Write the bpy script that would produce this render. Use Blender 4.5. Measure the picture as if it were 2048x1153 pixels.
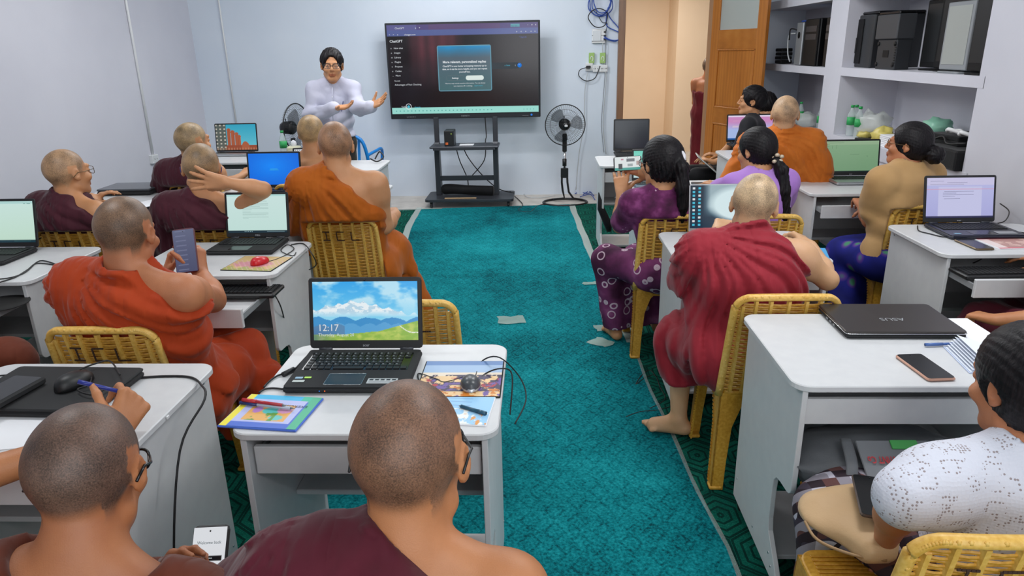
import bpy, math, random
import numpy as np
from math import pi, sin, cos, radians, atan2, sqrt
from mathutils import Vector, Matrix, Euler

# ---------------------------------------------------------------- scene, camera, world, lights, exposure
for o in list(bpy.data.objects): bpy.data.objects.remove(o)
SC = bpy.context.scene
COL = SC.collection
FPX, PITCH, ROLL, YAW, CH = 1418.5, .32562, -.020538, .042758, 1.70
_f = np.array([-sin(YAW)*cos(PITCH), cos(YAW)*cos(PITCH), -sin(PITCH)])
_r0 = np.array([cos(YAW), sin(YAW), 0.]); _u0 = np.cross(_r0, _f)
_r = cos(ROLL)*_r0+sin(ROLL)*_u0; _u = -sin(ROLL)*_r0+cos(ROLL)*_u0
cam = bpy.data.cameras.new('camera'); cam.sensor_width = 36; cam.lens = 36*FPX/2048; cam.clip_start = .02
co = bpy.data.objects.new('camera', cam); COL.objects.link(co)
M4 = Matrix(((_r[0], _u[0], -_f[0], 0), (_r[1], _u[1], -_f[1], 0), (_r[2], _u[2], -_f[2], CH), (0, 0, 0, 1)))
co.matrix_world = M4
SC.camera = co

w = bpy.data.worlds.new('world'); SC.world = w; w.use_nodes = True
bg = w.node_tree.nodes['Background']; bg.inputs[0].default_value = (.80, .90, 1, 1); bg.inputs[1].default_value = .55

def area(name, loc, size, power, col=(1, 1, 1), rot=(0, 0, 0), sy=None):
    l = bpy.data.lights.new(name, 'AREA'); l.shape = 'RECTANGLE'; l.size = size; l.size_y = sy or size
    l.energy = power; l.color = col
    o = bpy.data.objects.new(name, l); COL.objects.link(o); o.location = loc; o.rotation_euler = rot
    return o
LIGHTS = [((-2.0, 5.6), 32), ((.6, 5.6), 40), ((-1.9, 2.4), 24), ((1.1, 2.4), 38), ((.8, -1.0), 34), ((-.9, 7.0), 40)]
for i, ((x, y), p) in enumerate(LIGHTS):
    area('tube_light', (x, y, 3.0), 1.2, p*.55, (.97, .985, 1), sy=.12)
    l = bpy.data.lights.new('tube_glow', 'POINT'); l.energy = p*.75; l.shadow_soft_size = .22; l.color = (.97, .985, 1)
    o = bpy.data.objects.new('tube_glow', l); COL.objects.link(o); o.location = (x, y, 2.72)
area('added_back_fill', (.5, -1.75, 1.75), 3.2, 46, (.95, .98, 1), rot=(radians(90), 0, 0), sy=1.5)  # unseen fill light added behind the camera to brighten desk fronts and bag
area('corridor_light', (1.2, 10.6, 2.9), 1.4, 75, (1, .93, .84))
SC.view_settings.view_transform = 'Standard'; SC.view_settings.look = 'None'
SC.view_settings.gamma = 1; SC.view_settings.exposure = -.09
try: SC.view_settings.use_curve_mapping = False
except Exception: pass

# points of the room found from the photograph's own perspective
def ray(x, y): return _f*FPX+_r*(x-1024)-_u*(y-576.5)
def atz(x, y, z): d = ray(x, y); t = (z-CH)/d[2]; return np.array([d[0]*t, d[1]*t, z])
def aty(x, y, Y): d = ray(x, y); t = Y/d[1]; return np.array([d[0]*t, Y, CH+d[2]*t])
def atx(x, y, X): d = ray(x, y); t = X/d[0]; return np.array([X, d[1]*t, CH+d[2]*t])

# ---------------------------------------------------------------- materials
def srgb(c):
    if isinstance(c, str): c = tuple(int(c[i:i+2], 16)/255 for i in (0, 2, 4))
    return tuple(v/12.92 if v <= .04045 else ((v+.055)/1.055)**2.4 for v in c)
class NX:
    """tiny node expression builder"""
    def __init__(s, nt, sock): s.nt = nt; s.s = sock
    def op(s, o, b=None, c=None):
        n = s.nt.nodes.new('ShaderNodeMath'); n.operation = o
        for i, v in enumerate((s, b, c)):
            if v is None: continue
            if isinstance(v, NX): s.nt.links.new(v.s, n.inputs[i])
            else: n.inputs[i].default_value = v
        return NX(s.nt, n.outputs[0])
    def __add__(s, b): return s.op('ADD', b)
    def __sub__(s, b): return s.op('SUBTRACT', b)
    def __mul__(s, b): return s.op('MULTIPLY', b)
    def frac(s): return s.op('FRACT')
    def abs(s): return s.op('ABSOLUTE')
    def sin(s): return s.op('SINE')
    def gt(s, b): return s.op('GREATER_THAN', b)
    def lt(s, b): return s.op('LESS_THAN', b)
    def max(s, b): return s.op('MAXIMUM', b)
    def min(s, b): return s.op('MINIMUM', b)
    def fmod(s, b): return s.op('FLOORED_MODULO', b)
class MT:
    def __init__(s, name, col=(.5, .5, .5), rough=.5, metal=0., spec=.5, emit=None, es=1., alpha=None, trans=None, sheen=None):
        m = bpy.data.materials.new(name); m.use_nodes = True; s.m = m; s.nt = m.node_tree
        s.b = s.nt.nodes['Principled BSDF']
        s.b.inputs['Base Color'].default_value = (*srgb(col), 1); s.b.inputs['Roughness'].default_value = rough
        s.b.inputs['Metallic'].default_value = metal; s.b.inputs['Specular IOR Level'].default_value = spec
        if emit is not None:
            s.b.inputs['Emission Color'].default_value = (*srgb(emit), 1); s.b.inputs['Emission Strength'].default_value = es
        if alpha is not None: s.b.inputs['Alpha'].default_value = alpha
        if trans is not None: s.b.inputs['Transmission Weight'].default_value = trans
        if sheen is not None:
            s.b.inputs['Sheen Weight'].default_value = sheen; s.b.inputs['Sheen Roughness'].default_value = .4
    def n(s, t, **kw):
        n = s.nt.nodes.new(t)
        for k, v in kw.items():
            if k in n.inputs.keys(): n.inputs[k].default_value = v
            else: setattr(n, k, v)
        return n
    def link(s, a, b): s.nt.links.new(a, b)
    def co(s, kind='Object', scale=None, rot=None):
        t = s.n('ShaderNodeTexCoord').outputs[kind]
        if scale is not None or rot is not None:
            mp = s.n('ShaderNodeMapping'); s.link(t, mp.inputs[0])
            if scale is not None: mp.inputs['Scale'].default_value = scale
            if rot is not None: mp.inputs['Rotation'].default_value = rot
            t = mp.outputs[0]
        return t
    def noise(s, scale=5, detail=3, co=None, rough=.5):
        n = s.n('ShaderNodeTexNoise'); n.inputs['Scale'].default_value = scale; n.inputs['Detail'].default_value = detail
        n.inputs['Roughness'].default_value = rough
        s.link(co if co is not None else s.co(), n.inputs['Vector']); return NX(s.nt, n.outputs['Fac'])
    def ramp(s, fac, stops, interp='LINEAR'):
        r = s.n('ShaderNodeValToRGB'); r.color_ramp.interpolation = interp
        el = r.color_ramp.elements
        while len(el) < len(stops): el.new(.5)
        for e, (p, c) in zip(el, stops): e.position = p; e.color = (*srgb(c), 1)
        s.link(fac.s, r.inputs[0]); return r.outputs[0]
    def mix(s, fac, a, b):
        m = s.n('ShaderNodeMix'); m.data_type = 'RGBA'
        for v, i in ((fac, 0), (a, 6), (b, 7)):
            if isinstance(v, NX): s.link(v.s, m.inputs[i])
            elif isinstance(v, bpy.types.NodeSocket): s.link(v, m.inputs[i])
            elif i == 0: m.inputs[i].default_value = v
            else: m.inputs[i].default_value = (*srgb(v), 1)
        return m.outputs[2]
    def base(s, c): s.link(c, s.b.inputs['Base Color']); return s
    def bump(s, h, strength=.3, dist=.01):
        b = s.n('ShaderNodeBump'); b.inputs['Strength'].default_value = strength; b.inputs['Distance'].default_value = dist
        s.link(h.s, b.inputs['Height']); s.link(b.outputs[0], s.b.inputs['Normal']); return s
    def xyz(s, kind='Object', scale=None, rot=None):
        x = s.n('ShaderNodeSeparateXYZ'); s.link(s.co(kind, scale, rot), x.inputs[0])
        return [NX(s.nt, o) for o in x.outputs]
MATS = {}
def simple(name, col, rough=.5, **kw):
    if name not in MATS: MATS[name] = MT(name, col, rough, **kw).m
    return MATS[name]
def varied(name, c1, c2, scale=4, rough=.6, bump=.1, bscale=60, dist=.003, detail=4, **kw):
    if name in MATS: return MATS[name]
    t = MT(name, c1, rough, **kw); f = t.noise(scale, detail)
    t.base(t.ramp(f, [(.3, c1), (.7, c2)]))
    if bump: t.bump(t.noise(bscale, 3), bump, dist)
    MATS[name] = t.m; return t.m

def wall_mat(name, c1, c2):
    return varied(name, c1, c2, scale=1.3, rough=.75, bump=.15, bscale=25, dist=.004)
WALL = wall_mat('plaster_dimmed', 'CCCCD6', 'D4D4DD')  # greyed: the weaker light on the left is put into this colour
WALLB = wall_mat('painted_plaster_front', 'D3DDEA', 'DCE4EE')
CEIL = wall_mat('ceiling_paint', 'E8E8E6', 'EDEDEB')
TAN = wall_mat('tan_plaster', 'E6CDB0', 'EBD4B9')
DESKM = varied('white_laminate', 'CBCCCE', 'D1D2D3', scale=20, rough=.38, bump=.04, bscale=200)
EDGE = simple('desk_edge_band', 'B9BBBB', .45)
BLK = simple('black_plastic', '17181A', .45)
BLKG = simple('black_gloss', '0E0F11', .2)
BLKM = simple('black_matte', '1C1D1F', .75)
DGREY = simple('dark_grey_metal', '3A3C42', .4, metal=.3)
GREY = simple('grey_plastic', '8C8F92', .45)
SILV = simple('silver', 'B9BCC0', .3, metal=.7)
CHROME = simple('chrome', 'D0D2D5', .15, metal=1.)
WHITE = simple('white_plastic', 'E4E5E6', .4)
PAPER = simple('paper', 'EDEEF2', .8)
CABLE = simple('cable_rubber', '141416', .5)
CABLEB = simple('blue_cable', '2B4FA8', .5)
CABLEW = simple('white_cable', 'BFC3C6', .5)
GLASSM = MT('clear_lens', 'FFFFFF', .3, alpha=.05, spec=.1).m

def wood_mat(name, c1, c2, c3, scale=(3, 3, .6), rot=None):
    t = MT(name, c1, .35)
    v = t.co('Object', scale, rot)
    n = t.noise(1.6, 5, v, .6)
    wv = t.n('ShaderNodeTexWave', wave_type='BANDS', bands_direction='X'); wv.inputs['Scale'].default_value = 2.2
    wv.inputs['Distortion'].default_value = 5; wv.inputs['Detail'].default_value = 3; wv.inputs['Detail Scale'].default_value = 1.2
    t.link(v, wv.inputs['Vector'])
    f = NX(t.nt, wv.outputs['Fac'])*.12+n*.78
    t.base(t.ramp(f, [(.2, c1), (.5, c2), (.8, c3)])); t.bump(f, .06, .002); return t.m
WOOD = wood_mat('teak', '9A5A1E', 'B8722C', 'C98A42')
WOODH = wood_mat('teak_rail', '96561C', 'B06C28', 'C0803A', scale=(.8, 3, 3))
FRAMEW = wood_mat('brown_frame_wood', '6E4F3A', '8A6448', '7A5840')

def carpet_aisle():
    t = MT('teal_carpet', '08706F', .95, spec=.1)
    x, y, z = t.xyz()
    big = t.noise(1.1, 3); fine = t.noise(85, 3, None, .7); mid = t.noise(9, 4)
    # small lozenge figure woven into the pile
    px = (x*11).frac()-.5; py = (y*8+(x*11).op('FLOOR')*.5).frac()-.5
    dd = (px.abs()+py.abs())
    ln = (dd-.42).abs().lt(.07)
    f = big*.34+mid*.16+fine*.53-ln*.045
    t.base(t.ramp(f, [(.37, '023A42'), (.50, '067078'), (.64, '1E959C')])); t.bump(fine+mid*.4, .6, .006)
    return t.m
def carpet_side():
    t = MT('green_figured_carpet', '0B4A44', .95, spec=.1)
    x, y, z = t.xyz()
    S = 5.2
    X = x*S; Y = y*S*.8; rx, ry = 1., 1.732
    ax = X.fmod(rx)-rx/2; ay = Y.fmod(ry)-ry/2
    bx = (X-rx/2).fmod(rx)-rx/2; by = (Y-ry/2).fmod(ry)-ry/2
    def hx(a, b): return a.abs().max(a.abs()*.5+b.abs()*.866)
    h = hx(ax, ay).min(hx(bx, by))
    rg = ((h*7.+.2).frac()-.5).abs().lt(.16)
    fine = t.noise(160, 2); mid = t.noise(5, 3)
    f = fine*.45+mid*.5
    g = t.ramp(f, [(.3, '03382F'), (.5, '0A5A4C'), (.7, '1F7A66')])
    c = t.mix(rg*.8, g, '03211F'); t.base(c); t.bump(fine-rg*.5, .5, .006); return t.m
AISLE, SIDE = carpet_aisle(), carpet_side()
TILE = varied('beige_floor', 'B9B2AA', 'D2CCC4', scale=6, rough=.5, bump=.1)

# yellow moulded plastic
def chair_mat(name, c1, c2, c3):
    t = MT(name, c1, .42)
    f = t.noise(3.5, 2)*.5+t.noise(90, 2)*.5
    t.base(t.ramp(f, [(.35, c1), (.52, c2), (.66, c3)])); t.bump(t.noise(220, 2), .15, .002); return t.m
YEL = chair_mat('yellow_plastic', 'B98420', 'CF9A34', 'DDAE4A')
YEL2 = chair_mat('yellow_rim', 'CC9A3C', 'DDB157', 'E8C270')
YELD = chair_mat('yellow_strand', 'AD7A1C', 'C48F30', 'D5A344')

# ---------------------------------------------------------------- object helpers
def prop(o, label=None, cat=None, group=None, kind=None):
    if label: o['label'] = label
    if cat: o['category'] = cat
    if group: o['group'] = group
    if kind: o['kind'] = kind
    return o
def empty(name, loc=(0, 0, 0), rz=0, label=None, cat=None, group=None, parent=None):
    o = bpy.data.objects.new(name, None); COL.objects.link(o); o.location = loc; o.rotation_euler = (0, 0, rz)
    o.empty_display_size = .05
    if parent: o.parent = parent
    return prop(o, label, cat, group)
def link_mesh(name, me, mat, parent=None, loc=None, rot=None):
    o = bpy.data.objects.new(name, me); COL.objects.link(o)
    if mat is not None: me.materials.append(mat)
    if parent is not None: o.parent = parent
    if loc is not None: o.location = loc
    if rot is not None: o.rotation_euler = rot
    return o
def set_smooth(me, v=True):
    me.polygons.foreach_set('use_smooth', [v]*len(me.polygons))
def copy_tree(o, parent=None):
    c = o.copy(); COL.objects.link(c)
    if parent is not None: c.parent = parent
    for ch in o.children: copy_tree(ch, c)
    return c
def rrect(w, h, r, n=5, cx=0, cy=0, corners=(1, 1, 1, 1)):
    """rounded rectangle polygon ccw; corners: +x+y, -x+y, -x-y, +x-y"""
    out = []
    for i, (sx, sy, a0) in enumerate(((1, 1, 0), (-1, 1, 90), (-1, -1, 180), (1, -1, 270))):
        rr = r*corners[i] if corners[i] else 0
        if rr == 0: out.append((cx+sx*w/2, cy+sy*h/2)); continue
        for k in range(n+1):
            a = radians(a0+90*k/n); out.append((cx+sx*(w/2-rr)+rr*cos(a), cy+sy*(h/2-rr)+rr*sin(a)))
    return out
class MB:
    def __init__(s): s.v = []; s.f = []; s.sm = []
    def add(s, v, f, smooth=False, M=None):
        o = len(s.v)
        if M is not None: v = [tuple(M @ Vector(p)) for p in v]
        s.v += [tuple(map(float, p)) for p in v]; s.f += [tuple(i+o for i in q) for q in f]; s.sm += [smooth]*len(f); return s
    def box(s, c, d, rot=None, M=None):
        x, y, z = d[0]/2, d[1]/2, d[2]/2
        v = [(i*x, j*y, k*z) for i in (-1, 1) for j in (-1, 1) for k in (-1, 1)]
        R = Euler(rot).to_matrix() if rot else None
        v = [tuple((R @ Vector(p) if R else Vector(p))+Vector(c)) for p in v]
        return s.add(v, [(0, 1, 3, 2), (4, 6, 7, 5), (0, 4, 5, 1), (2, 3, 7, 6), (0, 2, 6, 4), (1, 5, 7, 3)], False, M)
    def rbox(s, c, d, r=.004, rot=None, M=None, n=2):
        """box with rounded vertical corners and chamfered top and bottom"""
        r = min(r, d[0]*.49, d[1]*.49); ch = min(r*.6, d[2]*.35)
        lv = []
        for z, k in ((-d[2]/2, ch), (-d[2]/2+ch, 0), (d[2]/2-ch, 0), (d[2]/2, ch)):
            lv.append([(x, y, z) for x, y in rrect(d[0]-2*k, d[1]-2*k, max(r-k, r*.3), n)])
        m = len(lv[0]); v = [p for l in lv for p in l]; f = [tuple(range(m))[::-1], tuple(range(3*m, 4*m))]
        for i in range(3):
            for j in range(m): f.append((i*m+j, i*m+(j+1) % m, (i+1)*m+(j+1) % m, (i+1)*m+j))
        R = Euler(rot).to_matrix() if rot else None
        v = [tuple((R @ Vector(p) if R else Vector(p))+Vector(c)) for p in v]
        return s.add(v, f, False, M)
    def prism(s, poly, t0, t1, axis='z', M=None, smooth=False):
        """poly (a,b): axis z -> x,y ; axis x -> y,z ; axis y -> x,z"""
        m = len(poly)
        def mk(a, b, t): return (a, b, t) if axis == 'z' else ((t, a, b) if axis == 'x' else (a, t, b))
        v = [mk(a, b, t0) for a, b in poly]+[mk(a, b, t1) for a, b in poly]
        f = [tuple(range(m))[::-1], tuple(range(m, 2*m))]+[(j, (j+1) % m, m+(j+1) % m, m+j) for j in range(m)]
        if axis == 'y': f = [q[::-1] for q in f]
        return s.add(v, f, smooth, M)
    def tube(s, pts, r, seg=8, closed=False, M=None, flat=None):
        P = [Vector(p) for p in pts]; n = len(P)
        if not hasattr(r, '__len__'): r = [r]*n
        v = []; f = []; up = None
        for i in range(n):
            a = P[(i-1) % n] if (closed or i > 0) else P[i]; b = P[(i+1) % n] if (closed or i < n-1) else P[i]
            t = (b-a).normalized() if (b-a).length > 1e-9 else Vector((0, 0, 1))
            if up is None:
                up = Vector((0, 0, 1)) if abs(t.z) < .9 else Vector((1, 0, 0))
            sd = t.cross(up).normalized(); up = sd.cross(t).normalized()
            for k in range(seg):
                a_ = 2*pi*k/seg; v.append(P[i]+sd*cos(a_)*r[i]+up*sin(a_)*r[i]*(flat or 1))
        m = n if closed else n-1
        for i in range(m):
            for k in range(seg):
                j = (i+1) % n; f.append((i*seg+k, i*seg+(k+1) % seg, j*seg+(k+1) % seg, j*seg+k))
        if not closed: f += [tuple(range(seg))[::-1], tuple((n-1)*seg+k for k in range(seg))]
        return s.add(v, [q[::-1] for q in f], True, M)
    def lathe(s, prof, seg=24, c=(0, 0, 0), M=None):
        v = []; f = []
        for r, z in prof:
            for k in range(seg): a = 2*pi*k/seg; v.append((c[0]+r*cos(a), c[1]+r*sin(a), c[2]+z))
        n = len(prof)
        for i in range(n-1):
            for k in range(seg): f.append((i*seg+k, i*seg+(k+1) % seg, (i+1)*seg+(k+1) % seg, (i+1)*seg+k))
        f += [tuple(range(seg))[::-1], tuple((n-1)*seg+k for k in range(seg))]
        return s.add(v, f, True, M)
    def ball(s, c, r, seg=12, M=None):
        r = r if hasattr(r, '__len__') else (r, r, r); v = []; f = []; h = seg//2
        for i in range(h+1):
            for k in range(seg):
                th = pi*(i/h*.98+.01); a = 2*pi*k/seg
                v.append((c[0]+r[0]*sin(th)*cos(a), c[1]+r[1]*sin(th)*sin(a), c[2]-r[2]*cos(th)))
        for i in range(h):
            for k in range(seg): f.append((i*seg+k, i*seg+(k+1) % seg, (i+1)*seg+(k+1) % seg, (i+1)*seg+k))
        f += [tuple(range(seg))[::-1], tuple(h*seg+k for k in range(seg))]
        return s.add(v, f, True, M)
    def mesh(s, name):
        me = bpy.data.meshes.new(name); me.from_pydata(s.v, [], s.f); me.polygons.foreach_set('use_smooth', s.sm); me.update(); return me
    def obj(s, name, mat, parent=None, loc=None, rot=None, bevel=0, seg=2, label=None, kind=None):
        o = link_mesh(name, s.mesh(name), mat, parent, loc, rot)
        if bevel:
            b = o.modifiers.new('bevel', 'BEVEL'); b.width = bevel; b.segments = seg; b.limit_method = 'ANGLE'; b.angle_limit = radians(40)
        return prop(o, label, kind=kind)
def smooth_pts(pts, n=6, closed=False):
    """Catmull-Rom through the points"""
    P = [np.array(p, float) for p in pts]; m = len(P); out = []
    for i in range(m if closed else m-1):
        g = lambda k: P[k % m] if closed else P[min(max(k, 0), m-1)]
        a, b, c, d = g(i-1), g(i), g(i+1), g(i+2)
        for k in range(n):
            t = k/n; out.append(tuple(.5*((2*b)+(-a+c)*t+(2*a-5*b+4*c-d)*t*t+(-a+3*b-3*c+d)*t**3)))
    if not closed: out.append(tuple(P[-1]))
    return out
def text(s, size, mat, parent=None, loc=(0, 0, 0), rot=(0, 0, 0), name='lettering', align='LEFT', depth=0., scale=None, bold=0):
    c = bpy.data.curves.new('txt', 'FONT'); c.body = s; c.size = size; c.align_x = align; c.extrude = depth; c.resolution_u = 2
    c.offset = bold
    t = bpy.data.objects.new('txt', c)
    me = bpy.data.meshes.new_from_object(t); bpy.data.objects.remove(t); bpy.data.curves.remove(c)
    me.name = name
    o = link_mesh(name, me, mat, parent, loc, rot)
    if scale: o.scale = scale
    return o
# ---------------------------------------------------------------- signed-distance modelling of bodies, cloth and hair
def V(*a): return np.array(a if len(a) > 1 else a[0], float)
def nrm(v): return v/max(np.linalg.norm(v), 1e-9)
class SDF:
    def __init__(s, lo, hi, h, fine=()):
        s.ax = []
        for k in range(3):
            c = lo[k]; out = [c]
            while c < hi[k]:
                st = h
                for a, b, hf in fine:
                    if a[k]-h < c < b[k]: st = min(st, hf)
                c += st; out.append(c)
            s.ax.append(np.array(out, np.float32))
        s.D = np.full([len(a) for a in s.ax], .08, np.float32)
    def _sl(s, lo, hi):
        sl = []
        for k in range(3):
            a = int(np.searchsorted(s.ax[k], lo[k])); b = int(np.searchsorted(s.ax[k], hi[k]))
            sl.append(slice(max(a-1, 0), b+1))
        g = [s.ax[k][sl[k]] for k in range(3)]
        return tuple(sl), g[0][:, None, None], g[1][None, :, None], g[2][None, None, :]
    def comb(s, sl, d, k, mode):
        A = s.D[sl]
        if A.size == 0: return
        if mode == 'u':
            if k > 0:
                h = np.clip(.5+.5*(A-d)/k, 0, 1); s.D[sl] = A+(d-A)*h-k*h*(1-h)
            else: s.D[sl] = np.minimum(A, d)
        elif mode == 's':
            d = -d
            if k > 0:
                h = np.clip(.5-.5*(A-d)/k, 0, 1); s.D[sl] = A+(d-A)*h+k*h*(1-h)
            else: s.D[sl] = np.maximum(A, d)
    def cone(s, a, b, ra, rb, k=.02, mode='u', flat=None, fl=1.):
        """tapered capsule; flat = unit direction along which it is thinned by factor fl"""
        a, b = V(a), V(b); m = max(ra, rb)+k+.02
        sl, X, Y, Z = s._sl(np.minimum(a, b)-m, np.maximum(a, b)+m)
        ba = b-a; L = max(ba.dot(ba), 1e-9)
        px, py, pz = X-a[0], Y-a[1], Z-a[2]
        h = np.clip((px*ba[0]+py*ba[1]+pz*ba[2])/L, 0, 1)
        qx, qy, qz = px-ba[0]*h, py-ba[1]*h, pz-ba[2]*h
        r = ra+(rb-ra)*h
        if flat is None: d = np.sqrt(qx*qx+qy*qy+qz*qz)-r
        else:
            f = V(flat); w_ = (qx*f[0]+qy*f[1]+qz*f[2]); e = 1/(fl*fl)-1
            d = (np.sqrt(qx*qx+qy*qy+qz*qz+e*w_*w_)-r)*(.5+.5*fl)
        s.comb(sl, d, k, mode); return s
    def ell(s, c, r, A=None, k=.02, mode='u'):
        """ellipsoid; A = rows are its axes"""
        c, r = V(c), V(r); A = np.eye(3) if A is None else np.array(A)
        ext = np.sqrt(((A*r[:, None])**2).sum(0))+k+.02
        sl, X, Y, Z = s._sl(c-ext, c+ext)
        px, py, pz = X-c[0], Y-c[1], Z-c[2]
        q = [(px*A[i, 0]+py*A[i, 1]+pz*A[i, 2])/r[i] for i in range(3)]
        k0 = np.sqrt(q[0]**2+q[1]**2+q[2]**2); k1 = np.sqrt((q[0]/r[0])**2+(q[1]/r[1])**2+(q[2]/r[2])**2)+1e-6
        s.comb(sl, k0*(k0-1)/k1, k, mode); return s
    def near(s, m=.05):
        idx = np.nonzero(np.abs(s.D) < m)
        P = np.stack([s.ax[k][idx[k]] for k in range(3)], 1)
        return idx, P
    def cut(s, fn, k=.006, reg=None):
        """intersect with fn(X,Y,Z) < 0"""
        X, Y, Z = s.ax[0][:, None, None], s.ax[1][None, :, None], s.ax[2][None, None, :]
        d = fn(X, Y, Z); A = s.D
        h = np.clip(.5-.5*(A-d)/k, 0, 1); s.D = (A+(d-A)*h+k*h*(1-h)).astype(np.float32)
    def mesh(s, name, origin):
        D = s.D; ax = s.ax; ins = D < 0
        c = ins.astype(np.int8)
        cs = c[:-1, :-1, :-1]+c[1:, :-1, :-1]+c[:-1, 1:, :-1]+c[:-1, :-1, 1:]+c[1:, 1:, :-1]+c[1:, :-1, 1:]+c[:-1, 1:, 1:]+c[1:, 1:, 1:]
        act = (cs > 0) & (cs < 8); I = np.nonzero(act); n = len(I[0])
        idm = np.full(act.shape, -1, np.int32); idm[I] = np.arange(n)
        corn = [(i, j, k) for i in (0, 1) for j in (0, 1) for k in (0, 1)]
        vals = np.stack([D[I[0]+a, I[1]+b, I[2]+c_] for a, b, c_ in corn], 1)
        acc = np.zeros((n, 3), np.float32); cnt = np.zeros(n, np.float32)
        for e0, ca in enumerate(corn):
            for e1, cb in enumerate(corn):
                if e1 <= e0 or sum(abs(ca[q]-cb[q]) for q in range(3)) != 1: continue
                v0, v1 = vals[:, e0], vals[:, e1]; m = (v0 < 0) != (v1 < 0)
                t = np.where(m, v0/np.where(m, v0-v1, 1), 0)
                for q in range(3): acc[:, q] += np.where(m, ca[q]+(cb[q]-ca[q])*t, 0)
                cnt += m
        u = acc/cnt[:, None]
        P = np.stack([ax[k][I[k]]+(ax[k][I[k]+1]-ax[k][I[k]])*u[:, k] for k in range(3)], 1)
        F = []
        for axis in range(3):
            b, c2 = (axis+1) % 3, (axis+2) % 3
            lo = [slice(None)]*3; hi = [slice(None)]*3; lo[axis] = slice(0, -1); hi[axis] = slice(1, None)
            A, B = ins[tuple(lo)], ins[tuple(hi)]
            E = np.nonzero(A != B); E = [e.copy() for e in E]
            ok = (E[b] > 0) & (E[b] < act.shape[b]) & (E[c2] > 0) & (E[c2] < act.shape[c2])
            E = [e[ok] for e in E]; fl = A[tuple(E)]
            def g(db, dc):
                q = [e.copy() for e in E]; q[b] = q[b]+db; q[c2] = q[c2]+dc; return idm[tuple(q)]
            q = np.stack([g(-1, -1), g(0, -1), g(0, 0), g(-1, 0)], 1)
            q[~fl] = q[~fl][:, ::-1]; F.append(q)
        F = np.concatenate(F); F = F[(F >= 0).all(1)]
        return np_mesh(name, P-V(origin), F), P
def np_mesh(name, P, F, smooth=True):
    me = bpy.data.meshes.new(name); n = len(F); k = F.shape[1]
    me.vertices.add(len(P)); me.vertices.foreach_set('co', np.ascontiguousarray(P, np.float32).ravel())
    me.loops.add(n*k); me.loops.foreach_set('vertex_index', np.ascontiguousarray(F, np.int32).ravel())
    me.polygons.add(n); me.polygons.foreach_set('loop_start', np.arange(0, n*k, k, dtype=np.int32))
    me.polygons.foreach_set('loop_total', np.full(n, k, np.int32))
    me.polygons.foreach_set('use_smooth', np.full(n, smooth, bool))
    me.update(calc_edges=True); me.validate(); return me
def set_attr(me, name, vals):
    a = me.attributes.new(name, 'FLOAT', 'POINT'); a.data.foreach_set('value', np.ascontiguousarray(vals, np.float32))

# ---------------------------------------------------------------- skin, cloth, hair materials
def skin_mat(name, c1, c2, scalp):
    if name in MATS: return MATS[name]
    t = MT(name, c1, .48, spec=.45)
    base = t.ramp(t.noise(7, 4), [(.35, c1), (.65, c2)])
    at = t.n('ShaderNodeAttribute', attribute_name='scalp'); lip = t.n('ShaderNodeAttribute', attribute_name='lip')
    fine = t.noise(420, 2); big = t.noise(16, 3)
    sc = tuple(max(0, v*.66) for v in _c(scalp)); sc2 = tuple(min(1, v*1.25) for v in _c(scalp))
    sccol = t.ramp(fine*.55+big*.45, [(.36, sc), (.64, sc2)])
    c = t.mix(NX(t.nt, at.outputs['Fac']), base, sccol)
    lc = tuple(a*b for a, b in zip(_c(c1), (.86, .72, .70)))
    t.base(t.mix(NX(t.nt, lip.outputs['Fac']), c, lc))
    t.bump(fine*.9+t.noise(60, 3)*.6, .28, .002)
    rg = t.n('ShaderNodeMath', operation='MULTIPLY_ADD'); t.link(at.outputs['Fac'], rg.inputs[0]); rg.inputs[1].default_value = -.06; rg.inputs[2].default_value = .50; t.link(rg.outputs[0], t.b.inputs['Roughness'])
    t.b.inputs['Subsurface Weight'].default_value = .06; t.b.inputs['Subsurface Radius'].default_value = (.02, .008, .004)
    MATS[name] = t.m; return t.m
def _c(c): return tuple(int(c[i:i+2], 16)/255 for i in (0, 2, 4)) if isinstance(c, str) else c
def cloth_mat(name, c1, c2, sheen=.15, weave=900, rough=.75, crease=None):
    if name in MATS: return MATS[name]
    t = MT(name, c1, rough, spec=.2, sheen=sheen)
    t.base(t.ramp(t.noise(5, 4), [(.3, c1), (.7, c2)]))
    if crease is None: t.bump(t.noise(weave, 2)*.5+t.noise(70, 4), .25, .003)
    else:
        v = t.co('Object', (13, 4, 2.6), (0, radians(crease), 0)); v2 = t.co('Object', (22, 8, 5), (0, radians(crease+14), 0))
        a = (t.noise(1., 2, v, .4)-.5).abs()*2.2; b = (t.noise(1., 1, v2, .4)-.5).abs()*.8
        t.bump(a+b, .55, .022)
    MATS[name] = t.m; return t.m
def hair_mat():
    if 'black_hair' in MATS: return MATS['black_hair']
    t = MT('black_hair', '0C0B0D', .48, spec=.22)
    v = t.co('Object', (1, 1, .12)); n = t.noise(170, 3, v)
    t.base(t.ramp(n, [(.35, '08070A'), (.7, '1E191C')])); t.bump(n, .5, .004); MATS['black_hair'] = t.m; return t.m

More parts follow.
